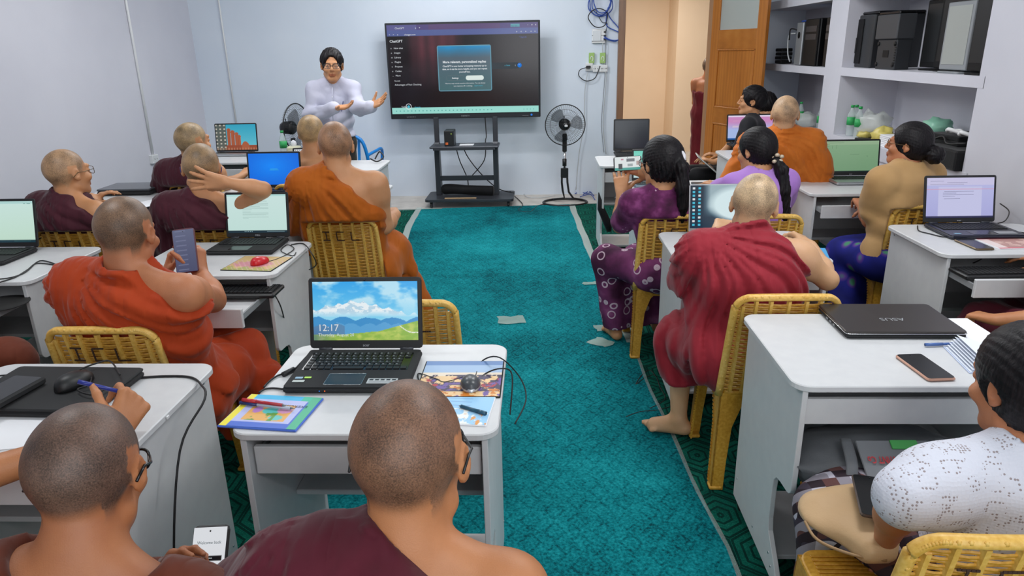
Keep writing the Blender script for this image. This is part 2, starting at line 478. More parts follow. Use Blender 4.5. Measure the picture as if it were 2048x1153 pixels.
# ---------------------------------------------------------------- people
def rotz(v, a): return V(v[0]*cos(a)-v[1]*sin(a), v[0]*sin(a)+v[1]*cos(a), v[2])
def ik(S, T, l1, l2, hint):
    d = T-S; L = min(np.linalg.norm(d), (l1+l2)*.995); d = nrm(d); T = S+d*L
    a = (l1*l1-l2*l2+L*L)/(2*L); h = sqrt(max(l1*l1-a*a, 0)); hn = V(hint)-d*V(hint).dot(d); hn = nrm(hn)
    return S+d*a+hn*h, T
def hand(S, W, D, N, side, s=1., curl=(.35, .45, .3), spread=.10, thumb=.6, thumb_curl=.3, k=.005):
    """W wrist, D direction of the fingers, N palm normal (palm faces N), side +1 right hand"""
    D = nrm(V(D)); N = V(N)-D*V(N).dot(D); N = nrm(N); R = np.cross(D, N)*-side   # towards the little finger
    # thumb is on -R
    tips = []
    L = [.086, .095, .088, .070]; base = [.093, .095, .091, .084]
    for i in range(4):
        off = (-.031+.021*i); K = W+D*base[i]*s+R*off*s-N*.002*s*abs(i-1.3)
        S.cone(W+D*.018*s+R*off*.55*s, K, .0155*s, .0125*s, .012)
        dd = nrm(D+R*(i-1.4)*spread); p = K; ang = 0
        for j, (fl, r0, r1) in enumerate(((.48, .0105, .0093), (.30, .0093, .0083), (.24, .0083, .0072))):
            ang += curl[j]*(1+.08*i); q = p+(dd*cos(ang)+N*sin(ang))*L[i]*fl*s
            S.cone(p, q, r0*s, r1*s, k if j else .007); p = q
        tips.append(p)
    T0 = W+D*.02*s-R*.022*s+N*.006*s; dT = nrm(D*(1-thumb*.5)-R*thumb+N*.25)
    T1 = T0+dT*.042*s; dT2 = nrm(dT+N*thumb_curl*.5+D*.35); T2 = T1+dT2*.034*s; dT3 = nrm(dT2+N*thumb_curl+D*.15); T3 = T2+dT3*.028*s
    S.cone(T0, T1, .0165*s, .0125*s, .012); S.cone(T1, T2, .0115*s, .0105*s, .006); S.cone(T2, T3, .0105*s, .0085*s, .005)
    return T3, tips
class Person: pass
def person(C, yaw=0, P=None, seat=.43, hyaw=0, hpitch=0, htilt=0, hs=1.06, wd=1., fat=1., arms=None, legs=None, stand=False,
           skin=('B67A50', 'C48A5E'), scalp='8A6A50', shaved=True, h=.012, hf=.006, skname=None, label='', face=True, feet=True,
           cloth=None, hairf=None, group=None, lowcut=None, chest_back=.02, shraise=(0, 0)):
    """C head centre (between the ears) in the world; yaw of the body, 0 = facing the front wall"""
    q = Person(); C = V(C); s = hs
    R = rotz((1, 0, 0), yaw); F = rotz((0, 1, 0), yaw)
    hy = yaw+hyaw; hR = rotz((1, 0, 0), hy); hF = rotz((0, 1, 0), hy); hU = V(0, 0, 1)
    hF2 = hF*cos(hpitch)+hU*sin(hpitch); hU2 = np.cross(hR, hF2)
    hR2 = hR*cos(htilt)+hU2*sin(htilt); hU2 = np.cross(hR2, hF2)
    q.H = np.array([hR2, hF2, hU2]); q.C = C; q.hs = s
    def hp(x, y, z): return C+(hR2*x+hF2*y+hU2*z)*s
    q.hp = hp
    N = hp(0, -.028, -.120)-V(0, 0, .010)
    if P is None: P = (C[0]-F[0]*.06, C[1]-F[1]*.06)
    Hc = V(P[0], P[1], seat+.095) if not stand else V(P[0], P[1], stand)
    base = V(P[0], P[1], 0)
    up = nrm(N-Hc); FF = nrm(F-up*F.dot(up)); RR = R
    q.N, q.Hc, q.R, q.F, q.up = N, Hc, RR, FF, up; q.base = base; q.cb = chest_back
    sp = lambda t, b=0.: Hc+(N-Hc)*t-FF*b
    A = np.array([RR, FF, up]); q.A = A
    TL = np.linalg.norm(N-Hc)
    Sh = {}
    for sd, nm, rz_ in ((1, 'R', shraise[0]), (-1, 'L', shraise[1])):
        Sh[nm] = N-up*.062+RR*sd*.172*wd+V(0, 0, rz_)-FF*.005
    q.Sh = Sh
    # ---- arms
    J = {}; arms = arms or {}
    for nm, sd in (('R', 1), ('L', -1)):
        a = arms.get(nm, {}); S0 = Sh[nm]
        T = V(a['hand']) if 'hand' in a else S0+RR*sd*.02+FF*.26-V(0, 0, .36)
        hint = V(a.get('hint', RR*sd*.5-V(0, 0, 1)-FF*.2))
        if 'elbow' in a:
            E = V(a['elbow']); W = T
        else: E, W = ik(S0, T, .285*a.get('l', 1), .25*a.get('l', 1), hint)
        D = V(a['D']) if 'D' in a else nrm(W-E); Nn = V(a['N']) if 'N' in a else V(0, 0, -1)+.01*F
        J[nm] = (S0, E, W, D, Nn, a)
    q.J = J
    # ---- legs
    G = {}; legs = legs or {}
    for nm, sd in (('R', 1), ('L', -1)):
        g = legs.get(nm, {}); Hj = Hc+RR*sd*.085*wd-up*.02
        if stand:
            K = V(g['knee']) if 'knee' in g else V(Hj[0], Hj[1], Hj[2]*.53)+F*.02+R*sd*.01
            An = V(g['ankle']) if 'ankle' in g else V(Hj[0], Hj[1], .08)+R*sd*.02
        else:
            K = V(g['knee']) if 'knee' in g else V(*(Hj+F*.40+R*sd*.05)[:2], seat+.06)
            An = V(g['ankle']) if 'ankle' in g else V(*(K-F*.02)[:2], .075)
        G[nm] = (Hj, K, An, V(g['toe']) if 'toe' in g else F+R*sd*.15)
    q.G = G
    # ---- skin
    pts = [C, N, Hc]+[p for j in J.values() for p in j[:3]]+[p for g in G.values() for p in g[:3]]
    for nm in 'LR':
        pts.append(J[nm][2]+nrm(J[nm][3])*.12); pts.append(G[nm][2]+nrm(G[nm][3])*.14)
    lo = np.min(pts, 0)-.16; hi = np.max(pts, 0)+.16; lo[2] = max(lo[2], -.005)
    if lowcut: lo[2] = lowcut
    fine = [(C-V(.13, .14, .16)*s, C+V(.13, .14, .16)*s, hf)]
    for nm in 'LR':
        hf2 = J[nm][5].get('hf', .010)
        c0 = J[nm][2]+nrm(J[nm][3])*.09
        fine.append((c0-.115, c0+.115, hf2))
    D = SDF(lo, hi, h*1.32, fine)
    # torso
    D.ell(Hc, (.168*wd*fat, .112*fat, .12), A, .03)
    D.ell(sp(.30, .0), (.145*wd*fat, .098*fat, TL*.26), A, .05)
    D.ell(sp(.62, chest_back), (.158*wd*fat, .102*fat, TL*.30), A, .05)
    D.ell(sp(.84, .022), (.150*wd, .085*fat, TL*.15), A, .04)
    for nm in 'LR':
        S0 = Sh[nm]
        D.cone(sp(.80, .0)+(S0-N)*.25, S0, .062, .054*fat, .03, flat=FF, fl=.85)
        D.cone(hp(0, -.028, -.105), S0+up*.004, .040, .038, .05)
    # neck, head
    D.cone(hp(0, -.022, -.05), N-up*.03, .057*s*(.5+.5*fat), .060*(.5+.5*fat), .02)
    hA = q.H
    D.ell(hp(0, -.015, .032), V(.077, .096, .088)*s, hA, .02)
    D.ell(hp(0, -.030, .022), V(.076, .078, .075)*s, hA, .02)
    D.ell(hp(0, .028, -.038), V(.061, .064, .078)*s, hA, .025)
    D.ell(hp(0, .062, -.098), V(.026, .024, .020)*s, hA, .025)
    D.cone(hp(-.048, .0, -.065), hp(-.018, .062, -.098), .020*s, .017*s, .02)
    D.cone(hp(.048, .0, -.065), hp(.018, .062, -.098), .020*s, .017*s, .02)
    D.cone(hp(-.030, .083, .022), hp(.030, .083, .022), .013*s, .013*s, .012)
    for sd in (-1, 1):
        if face: D.ell(hp(sd*.031, .098, .002), V(.017, .012, .011)*s, hA, .012, 's')
        D.ell(hp(sd*.040, .064, -.030), V(.025, .024, .022)*s, hA, .015)
        if face: D.ell(hp(sd*.031, .078, .002), V(.0155, .0155, .0125)*s, hA, .003)
        # ear: shell, then hollow
        eA = np.array([hR2*cos(.35)+hF2*-sin(.35)*sd, hF2*cos(.35)+hR2*sin(.35)*sd, hU2]) if sd > 0 else np.array([hR2*cos(.35)+hF2*sin(.35), hF2*cos(.35)-hR2*sin(.35), hU2])
        D.ell(hp(sd*.081, -.010, -.002), V(.0085, .0175, .029)*s, eA, .006)
        D.ell(hp(sd*.078, -.002, -.026), V(.0075, .009, .010)*s, eA, .005)
        D.ell(hp(sd*.0885, -.008, .003), V(.0055, .0105, .017)*s, eA, .003, 's')
    D.cone(hp(0, .090, .012), hp(0, .107, -.026), .0085*s, .0115*s, .008)
    for sd in (-1, 1): D.ell(hp(sd*.0125, .098, -.031), V(.0085, .0095, .007)*s, hA, .005)
    if face:
        D.cone(hp(-.019, .087, -.062), hp(.019, .087, -.062), .0055*s, .0055*s, .006)
        D.cone(hp(-.008, .093, -.060), hp(.008, .093, -.060), .0058*s, .0058*s, .005)
        D.cone(hp(-.014, .089, -.072), hp(.014, .089, -.072), .0065*s, .0065*s, .006)
    # limbs
    q.tips = {}
    for nm, sd in (('R', 1), ('L', -1)):
        S0, E, W, Dd, Nn, a = J[nm]; af = a.get('fat', 1)*(.6+.4*fat)
        D.cone(S0, E, .053*af, .039*af, .03)
        mid = S0+(E-S0)*.25; D.ell(mid, (.055*af, .055*af, .07), None, .03)
        D.cone(E, E+(W-E)*.35, .038*af, .040*af, .02); D.cone(E+(W-E)*.3, W, .040*af, .0245*af, .02)
        if not a.get('nohand'):
            D.cone(W, W+nrm(Dd)*.03, .026, .024, .012, flat=nrm(V(Nn)-nrm(Dd)*V(Nn).dot(nrm(Dd))), fl=.7)
            q.tips[nm] = hand(D, W, Dd, Nn, sd, a.get('s', 1.), a.get('curl', (.35, .45, .3)), a.get('spread', .10), a.get('thumb', .6), a.get('tc', .3))
        Hj, K, An, toe = G[nm]
        D.cone(Hj, K, .088*fat, .056*fat, .03); D.cone(K, K+(An-K)*.35, .054, .052, .02); D.cone(K+(An-K)*.3, An, .053, .034, .02)
        if feet and not lowcut:
            t = nrm(V(toe[0], toe[1], 0)); sl_ = np.cross(V(0, 0, 1), t); az = An[2]-.075
            D.cone(An, An-t*.02-V(0, 0, .04), .034, .030, .015)
            D.cone(V(*An[:2], az+.034)-t*.03, V(*An[:2], az+.030)+t*.11, .033, .031, .015)
            D.cone(An, V(*An[:2], az+.036)+t*.09, .030, .028, .02)
            for i in range(5):
                o = (i-2)*.0165*sd*-1; b0 = V(*An[:2], az+.024)+t*(.115-.004*i)+sl_*o
                D.cone(b0, b0+t*(.042-.006*i)-V(0, 0, .008), .0155 if i == 0 else .012, .0135 if i == 0 else .0095, .006)
    q.chair = None
    if not stand:
        cs = [o for o in bpy.data.objects if o.name.startswith('plastic_chair') and abs(o.rotation_euler[2]) < .01 and math.hypot(o.location[0]-P[0], o.location[1]-P[1]) < .34]
        if cs: q.chair = min(cs, key=lambda o: math.hypot(o.location[0]-P[0], o.location[1]-P[1])).location.copy()
    lean_cut(q, D, .004)
    me, Pv = D.mesh('person', base)
    o = bpy.data.objects.new('person', me); COL.objects.link(o); o.location = base
    me.materials.append(skin_mat(skname or ('skin_'+skin[0]+scalp), skin[0], skin[1], scalp))
    hd = ((Pv-C)@hA.T)/s
    zb = np.interp(hd[:, 1], [-.11, -.06, -.042, -.030, -.012, .01, .03, .045, .07, .1], [-.058, -.056, -.050, -.030, .018, .012, .004, .035, .058, .07])
    zb = np.where((np.abs(hd[:, 0]) > .045), zb, np.interp(hd[:, 1], [-.12, 0, .04, .1], [-.068, .0, .05, .078]))
    m = np.clip((hd[:, 2]-zb)/.040+.5, 0, 1); m = m*m*(3-2*m)*(np.linalg.norm(hd-V(0, 0, .02), axis=1) < .15)
    ear = (np.abs(hd[:, 0]) > .0775) & (np.abs(hd[:, 1]+.01) < .035) & (np.abs(hd[:, 2]) < .045)
    m = m*(~ear)
    set_attr(me, 'scalp', m if shaved else m*0)
    set_attr(me, 'lip', ((np.abs(hd[:, 0]) < .024) & (hd[:, 1] > .08) & (np.abs(hd[:, 2]+.067) < .011)).astype(float)*(1 if face else 0))
    prop(o, label, 'person', group); q.o = o; q.base = base; q.lo, q.hi = lo, hi
    if face:
        for sd in (-1, 1):
            eo = MB().ball((0, 0, 0), .0128*s, 10).obj('eye', EYE, o, tuple(hp(sd*.031, .0800, .002)-base))
            MB().ball((0, 0, 0), .0055*s, 8).obj('iris', BLKG, eo, tuple((hF2*.0092)*s))
    return q
EYE = simple('eye_white', 'D8D2CC', .3)

def lean_cut(q, D, off):
    """the sitter's back rests against the chair back instead of passing through it"""
    if q.chair is None: return
    yc = q.chair[1]
    D.cut(lambda X, Y, Z: (yc-.19-(Z-.44)*.20+off)-Y-4*np.maximum(Z-.835, 0)-4*np.maximum(.40-Z, 0)-3*np.maximum(np.abs(X-q.chair[0])-.20, 0), .02)
def cloth_obj(q, name, D, mat, label=None):
    me, Pv = D.mesh(name, q.base)
    o = link_mesh(name, me, mat, q.o); prop(o, label); return o, me, Pv
def ridge(t): return np.abs(np.sin(t))
def torso_prims(D, q, off, wd=1., fat=1., lowz=.0):
    N, Hc, A, FF, up, Sh = q.N, q.Hc, q.A, q.F, q.up, q.Sh
    sp = lambda t, b=0.: Hc+(N-Hc)*t-FF*b
    TL = np.linalg.norm(N-Hc)
    D.ell(Hc, (.170*wd*fat+off, .114*fat+off, .13+off), A, .04)
    D.ell(sp(.30, .0), (.149*wd*fat+off, .100*fat+off, TL*.27+off), A, .06)
    D.ell(sp(.62, q.cb), (.160*wd*fat+off, .104*fat+off, TL*.31+off), A, .06)
    D.ell(sp(.84, .024), (.152*wd+off, .087*fat+off, TL*.15+off), A, .05)
    for nm in 'LR': D.cone(sp(.80)+(Sh[nm]-N)*.25, Sh[nm], .062+off, .056*fat+off, .04, flat=FF, fl=.88)
    for nm in 'LR': D.cone(q.hp(0, -.028, -.112), Sh[nm]+up*.004, .040+off, .040+off, .05)
def robe(q, mat, wd=1., fat=1., off=.018, h=.011, line=(-.045, .0, .21, -.24), left_arm=1, lap=True, fold=.010, freq=13., seed=0, strip=None,
         hem=.16, armdrop=0., name='robe', lowcut=None, fan=(-.17, .03), label=None, right_arm=0, neckr=.060):
    """monk's robe: covers the left shoulder, leaves the right one bare above the line (x0,z0)-(x1,z1) in body axes from the neck base"""
    rng = np.random.RandomState(seed); N, Hc, A, FF, RR, up = q.N, q.Hc, q.A, q.F, q.R, q.up
    lo, hi = q.lo-.05, q.hi+.05
    if lowcut: lo[2] = lowcut
    D = SDF(lo, hi, h*1.1)
    torso_prims(D, q, off, wd, fat)
    for nm, on in (('L', left_arm), ('R', right_arm)):
        if not on: continue
        S0, E, W = q.J[nm][:3]
        D.cone(S0, S0+(E-S0)*min(1, on), .064+off, .060+off, .05)
        if on >= 1:
            D.cone(E, E+(W-E)*(on-1 if on > 1 else .25), .060+off, .052+off, .04)
        # cloth hanging from the arm to the hip
        sd = -1 if nm == 'L' else 1
        D.cone(S0+(E-S0)*.5, Hc+RR*sd*.15+up*.05, .055+off, .05+off, .07, flat=RR, fl=.9)
    if lap:
        G = q.G
        for nm in 'LR':
            Hj, K, An, _ = G[nm]
            D.cone(Hj, K, .098*fat+off, .072+off, .05)
            B = V(An[0], An[1], max(hem, .05)); D.cone(K, B, .070+off, .062+off, .05)
        m1, m2 = (G['L'][0]+G['R'][0])/2, (G['L'][1]+G['R'][1])/2
        D.cone(m1, m2, .09+off, .05+off, .07)
        b = (G['L'][2]+G['R'][2])/2; D.cone(m2, V(b[0], b[1], hem+.02), .06+off, .05+off, .09)
    ph = rng.rand(8)*6.28
    idx, P = D.near(.045)
    L = (P-N)@A.T                       # body axes: x right, y forward, z up
    x, y, z = L[:, 0], L[:, 1], L[:, 2]
    # folds fan out from the gathered cloth on the left shoulder
    dx, dz = x-fan[0], z-fan[1]; th = np.arctan2(dz-.15*np.abs(y), dx); r = np.sqrt(dx*dx+dz*dz)
    wob = .35*np.sin(9*x+ph[0])*np.cos(7*z+ph[1])+.25*np.sin(17*z+ph[2]+5*y)+.2*np.sin(23*x+11*y+ph[3])
    t1 = th*freq+wob*1.6+r*2.5
    f1 = (ridge(t1)**.8-.5)*np.clip((r-.05)/.16, .12, 1)+.6*np.clip(r/.15, .2, 1)*(ridge(t1*1.9+ph[4]+3*r)-.6)+.25*(ridge(t1*3.7+ph[5]+5*r)-.6)
    # lap and skirt: folds run along the thighs and down
    lowm = np.clip((-z-(TLq(q)-.10))/.10, 0, 1)
    f2 = ridge(26*x+8*z+2.2*np.sin(9*z+ph[5])+1.2*np.sin(12*y+ph[6]))**.8-.5+.4*ridge(41*x-13*y+ph[7])
    f = f1*(1-lowm)+f2*lowm*.9
    disp = fold*np.maximum(f+.35, 0)*(1+.35*lowm)
    if strip:                           # folded band laid over the left shoulder, standing proud of the rest
        x0, x1 = strip[:2]
        inside = 1/(1+np.exp(-(x-(x0+.25*z*(strip[2] if len(strip) > 2 else 0)))/.004))*1/(1+np.exp((x-(x1+.25*z*(strip[2] if len(strip) > 2 else 0)))/.004))*(1-lowm)
        disp = disp*(1-.6*inside)+.012*inside
    D.D[idx] -= disp.astype(np.float32)
    x0, z0, x1, z1 = line
    nx, nz = -(z1-z0), (x1-x0); l = sqrt(nx*nx+nz*nz); nx, nz = nx/l, nz/l
    a = (RR*nx+up*nz); c = (V(N)+RR*x0+up*z0)
    def fn(X, Y, Z):
        bx, by, bz = X-N[0], Y-N[1], Z-N[2]
        lx = bx*RR[0]+by*RR[1]+bz*RR[2]; lz = bx*up[0]+by*up[1]+bz*up[2]
        d = (X-c[0])*a[0]+(Y-c[1])*a[1]+(Z-c[2])*a[2]+.006*np.sin(lx*55+ph[0])+.004*np.sin(lz*80+ph[1])
        # the neck opening and everything below the waist
        return np.where(lz < z1-.02, np.minimum(d, -(z1-.02-lz)), d)
    if line[0] < 5: D.cut(fn, .008)
    neck = q.hp(0, -.022, -.07)
    D.cone(neck+up*.10, q.N+up*.045, neckr, neckr, .012, 's'); lean_cut(q, D, -.002)
    D.cut(lambda X, Y, Z: (hem-Z)+0*X+0*Y, .006)
    return cloth_obj(q, name, D, mat, label)
def TLq(q): return float(np.linalg.norm(q.N-q.Hc))
def garment(q, name, mat, off=.010, h=.010, wd=1., fat=1., sleeve=.75, fold=.004, top=-.0, neck=.062, low=None, seed=3, label=None, slv_r=.055, torso=True, neckdrop=.02, puff=0):
    """shirt or blouse with sleeves to a fraction of the arm (1 = elbow, 2 = wrist)"""
    rng = np.random.RandomState(seed); ph = rng.rand(8)*6.28
    lo, hi = q.lo-.04, q.hi+.04; D = SDF(lo, hi, h)
    torso_prims(D, q, off, wd, fat)
    for nm in 'LR':
        S0, E, W = q.J[nm][:3]
        D.cone(S0, S0+(E-S0)*min(sleeve, 1), slv_r+off, slv_r-.005+off, .03)
        if puff: D.ell(S0+(E-S0)*.35, (.07+puff, .07+puff, .075+puff), None, .03)
        if sleeve > 1: D.cone(E, E+(W-E)*(sleeve-1), .046+off, .034+off, .03)
    idx, P = D.near(.035); L = (P-q.N)@q.A.T; x, y, z = L[:, 0], L[:, 1], L[:, 2]
    f = ridge(18*x+9*z+2*np.sin(11*z+ph[0])+ph[1])-.6+.7*(ridge(23*z+11*np.abs(x)+2*np.sin(9*x+ph[2]))-.6)
    D.D[idx] -= (fold*np.maximum(f+.55, 0)*np.clip(-z/.12, .35, 1)).astype(np.float32)
    cc = q.hp(0, -.022, -.07)
    D.cone(cc+q.up*.12, q.N+q.up*(.045-neckdrop), neck, neck, .01, 's')
    D.cone(q.N+q.up*.05, q.N+q.up*(.03-neckdrop)+q.F*.06, neck*.9, neck*.6, .02, 's')
    zl = low if low is not None else q.Hc[2]-.06
    lean_cut(q, D, -.002)
    D.cut(lambda X, Y, Z: (zl-Z)+0*X+0*Y, .006)
    return cloth_obj(q, name, D, mat, label)
def skirt(q, mat, name='skirt', off=.016, h=.012, hem=.10, fold=.006, seed=1, top=None, label=None, fat=1.):
    rng = np.random.RandomState(seed); ph = rng.rand(8)*6.28
    D = SDF(q.lo-.05, q.hi+.05, h); G = q.G
    D.ell(q.Hc, (.175*fat+off, .13*fat+off, .12+off), q.A, .04)
    for nm in 'LR':
        Hj, K, An, _ = G[nm]; D.cone(Hj, K, .092*fat+off, .066+off, .05); D.cone(K, V(An[0], An[1], hem), .064+off, .060+off, .05)
    m1, m2 = (G['L'][0]+G['R'][0])/2, (G['L'][1]+G['R'][1])/2; D.cone(m1, m2, .09+off, .055+off, .07)
    b = (G['L'][2]+G['R'][2])/2; D.cone(m2, V(b[0], b[1], hem+.02), .06+off, .055+off, .09)
    idx, P = D.near(.035); x, y, z = ((P-q.Hc)@q.A.T).T
    D.D[idx] -= (fold*(ridge(24*x+7*z+2*np.sin(8*z+ph[0])+ph[1])-.6)).astype(np.float32)
    zt = top if top is not None else q.Hc[2]+.10
    D.cut(lambda X, Y, Z: np.maximum(hem-Z, Z-zt)+0*X+0*Y, .006)
    return cloth_obj(q, name, D, mat, label)
def trousers(q, mat, name='trousers', off=.014, h=.012, hem=.06, top=None):
    D = SDF(q.lo-.05, q.hi+.05, h)
    D.ell(q.Hc, (.17+off, .12+off, .12+off), q.A, .03)
    for nm in 'LR':
        Hj, K, An, _ = q.G[nm]; D.cone(Hj, K, .086+off, .060+off, .03); D.cone(K, An, .058+off, .050+off, .02)
    idx, P = D.near(.03); x, y, z = ((P-q.Hc)@q.A.T).T
    D.D[idx] -= (.005*(ridge(22*z+9*x+2*np.sin(14*y))-.6)).astype(np.float32)
    zt = top if top is not None else q.Hc[2]+.09
    D.cut(lambda X, Y, Z: np.maximum(hem-Z, Z-zt)+0*X+0*Y, .006)
    return cloth_obj(q, name, D, mat)
def hair(q, style='short', h=.006, tie=None, tail=None, name='hair', vol=1., seed=0, line=None):
    s, hp, hA = q.hs, q.hp, q.H; ph = np.random.RandomState(seed).rand(4)*6.28
    pts = [hp(0, 0, 0)]+([V(p) for p in tail] if tail else [])
    lo, hi = np.min(pts, 0)-.17*s, np.max(pts, 0)+.17*s
    D = SDF(lo, hi, h)
    g = .012*vol
    if style == 'short': return short_hair(q, D, g, name, ph)
    D.ell(hp(0, -.018, .036), (V(.079, .098, .090)+g)*s, hA, .02)
    D.ell(hp(0, -.036, .0), (V(.074, .075, .085)+g)*s, hA, .03)
    # face opening
    D.ell(hp(0, .105, -.03), V(.070, .075, .100)*s, hA, .012, 's')
    D.ell(hp(0, .03, -.115), V(.12, .085, .080)*s, hA, .012, 's')
    for sd in (-1, 1): D.ell(hp(sd*.095, .012, -.022), V(.028, .042, .042)*s, hA, .008, 's')
    D.ell(hp(0, -.06, -.15), V(.15, .10, .072)*s, hA, .012, 's')
    if tie is not None:
        T = V(tie); idx, P = D.near(.03); L = (P-C_(q))@hA.T/s; t = (T-C_(q))@hA.T/s; ax = nrm(t-V(0, .03, .0))
        e1 = nrm(np.cross(ax, V(1, 0, .01))); e2 = np.cross(ax, e1); rel = L-t
        a = np.arctan2(rel@e1, rel@e2); D.D[idx] -= (.0011*(np.sin(a*44+ph[0])+.6*np.sin(a*91+ph[1]))).astype(np.float32)
    else:
        idx, P = D.near(.03); L = (P-C_(q))@hA.T/s; a = np.arctan2(L[:, 0], L[:, 1]+.02)
        D.D[idx] -= (.0028*(np.sin(a*22+9*L[:, 2]*10+ph[0])+.6*np.sin(a*47+ph[1]+60*L[:, 2]))).astype(np.float32)
    if style == 'bun': D.ell(V(tie), (.052, .044, .050), None, .008); 
    if style == 'bun':
        idx, P = D.near(.02); dd = P-V(tie); m = (np.linalg.norm(dd, axis=1) < .065)
        D.D[tuple(i[m] for i in idx)] -= (.002*np.sin(np.arctan2(dd[m, 0], dd[m, 2])*9+np.linalg.norm(dd[m], axis=1)*160)).astype(np.float32)
    if tail:
        rs = tail_r(len(tail), style)
        for i in range(len(tail)-1): D.cone(tail[i], tail[i+1], rs[i], rs[i+1], .012)
        idx, P = D.near(.025); zt = tail[0][2]; m = P[:, 2] < zt-.02
        D.D[tuple(i[m] for i in idx)] -= (.0028*np.sin(P[m, 0]*330+6*np.sin(P[m, 2]*14+ph[2]))+.0022*np.sin(P[m, 0]*190+P[m, 1]*260+ph[3])).astype(np.float32)
    return cloth_obj(q, name, D, hair_mat())
def C_(q): return q.C
def short_hair(q, D, g, name, ph):
    s, hp, hA = q.hs, q.hp, q.H
    D.ell(hp(0, -.014, .036), (V(.0775, .097, .088)+g)*s, hA, .02)
    D.ell(hp(0, -.032, .010), (V(.0765, .078, .075)+g*.6)*s, hA, .03)
    D.ell(hp(0, .135, -.030), V(.078, .092, .130)*s, hA, .008, 's')
    D.ell(hp(0, .02, -.130), V(.12, .12, .110)*s, hA, .008, 's')
    for sd in (-1, 1): D.ell(hp(sd*.095, .014, -.022), V(.028, .045, .050)*s, hA, .006, 's')
    D.ell(hp(0, -.06, -.14), V(.15, .10, .075)*s, hA, .008, 's')
    idx, P = D.near(.03); L = (P-q.C)@hA.T/s; a = L[:, 0]*1.+.25*L[:, 2]
    D.D[idx] -= (.0022*(np.sin(a*230+8*np.sin(L[:, 1]*30+ph[0])+ph[1])+.7*np.sin(a*410+ph[2]+12*L[:, 1]))).astype(np.float32)
    return cloth_obj(q, name, D, hair_mat())
def tail_r(n, style):
    a = [.022]+[.036]*(n-2)+[.012]
    if n > 4: a[1] = .032; a[-2] = .028
    return a
def glasses(q, mat=None, r=.0016, lens=True, w=.0245, hh=.018, label=None):
    s, hp = q.hs, q.hp; mat = mat or BLK; L = lambda p: tuple(p-q.base)
    fr = None
    for sd in (-1, 1):
        pts = [hp(sd*.033+a, .105+(.0-abs(sd*.033+a))*.10, .000+b) for a, b in rrect(2*w, 2*hh, .012, 4)]
        rim = MB().tube([L(p) for p in pts], r*s, 6, closed=True).obj('eyeglass_rim', mat, q.o, label=None)
        if lens: MB().add([L(p) for p in pts], [tuple(range(len(pts)))]).obj('lens', GLASSM, rim)
        MB().tube([L(hp(sd*(.033+w), .101, .006)), L(hp(sd*.086, .03, .006)), L(hp(sd*.089, -.006, .008)), L(hp(sd*.085, -.03, -.012))], r*s, 6).obj('temple_arm', mat, q.o)
    MB().tube([L(hp(-.009, .105, .002)), L(hp(0, .109, .005)), L(hp(.009, .105, .002))], r*s, 6).obj('nose_bridge', mat, q.o)
# ---------------------------------------------------------------- the room
WY, LX, RX = 8.60, -4.02, 2.50      # front wall, left wall, right wall / shelf face
HT = 3.15
def S_(name, mb, mat, parent=None, **k):
    o = mb.obj(name, mat, parent, **k)
    if parent is None: o['kind'] = 'structure'
    return o
fl = S_('floor', MB().box((-.7, 3.4, -.05), (8.2, 10.6, .1)), TILE)
S_('ceiling', MB().box((-.5, 3.4, HT+.05), (8.4, 10.8, .1)), CEIL)
S_('wall_left', MB().box((LX-.1, 3.4, HT/2), (.2, 10.6, HT)), WALL)
DX0, DX1 = .97, 1.95
S_('wall_front', MB().box(((LX+.90)/2, WY+.1, HT/2), (.90-LX, .2, HT)).box(((DX1+.06+3.2)/2, WY+.1, HT/2), (3.2-DX1-.06, .2, HT))
   .box(((DX0+DX1)/2, WY+.1, 2.55+.3), (1.2, .2, .6)), WALLB)
S_('wall_right', MB().box((RX+.1, (4.245-1.9)/2, HT/2), (.2, 4.245+1.9, HT)), WALL)
# carpets: the aisle runner and the darker figured pieces at either side, laid edge to edge
def xr(y): return float(np.interp(y, [2.1, 3.0, 3.9, 5.2, 6.6, 7.87], [.65, .583, .54, .457, .393, .343]))
def xl(y): return float(np.interp(y, [2., 5.0, 6.36, 7.0, 7.87], [-1.0, -1.08, -1.285, -1.345, -1.373]))
ys = [-1.8, 0, 1, 2.1, 3, 3.9, 4.6, 5.2, 5.9, 6.6, 7.2, 7.87]
aisle = [(xr(y), y) for y in ys]+[(xl(y), y) for y in ys[::-1]]
ft = 7.87
o = MB().prism([(p[0], p[1]+(.0 if p[1] < 7 else (p[0]+.5)*.09)) for p in aisle], .002, .014).obj('aisle_carpet', AISLE)
prop(o, 'bright teal carpet runner filling the central aisle', 'carpet')
rt = [(xr(y)+.004, y) for y in ys]+[(2.49, 8.12), (2.49, -1.8)]
rt[11] = (xr(7.87)+.004, 7.87+.08)
prop(MB().prism(rt[::-1], .002, .014).obj('side_carpet', SIDE), 'dark green figured carpet right of the aisle under the desks', 'carpet')
lt = [(xl(y)-.004, y) for y in ys]; lt[11] = (xl(7.87)-.004, 7.79)
prop(MB().prism(lt+[(LX+.01, 7.55), (LX+.01, -1.8)], .002, .014).obj('side_carpet', SIDE), 'dark green figured carpet left of the aisle under the desks', 'carpet')
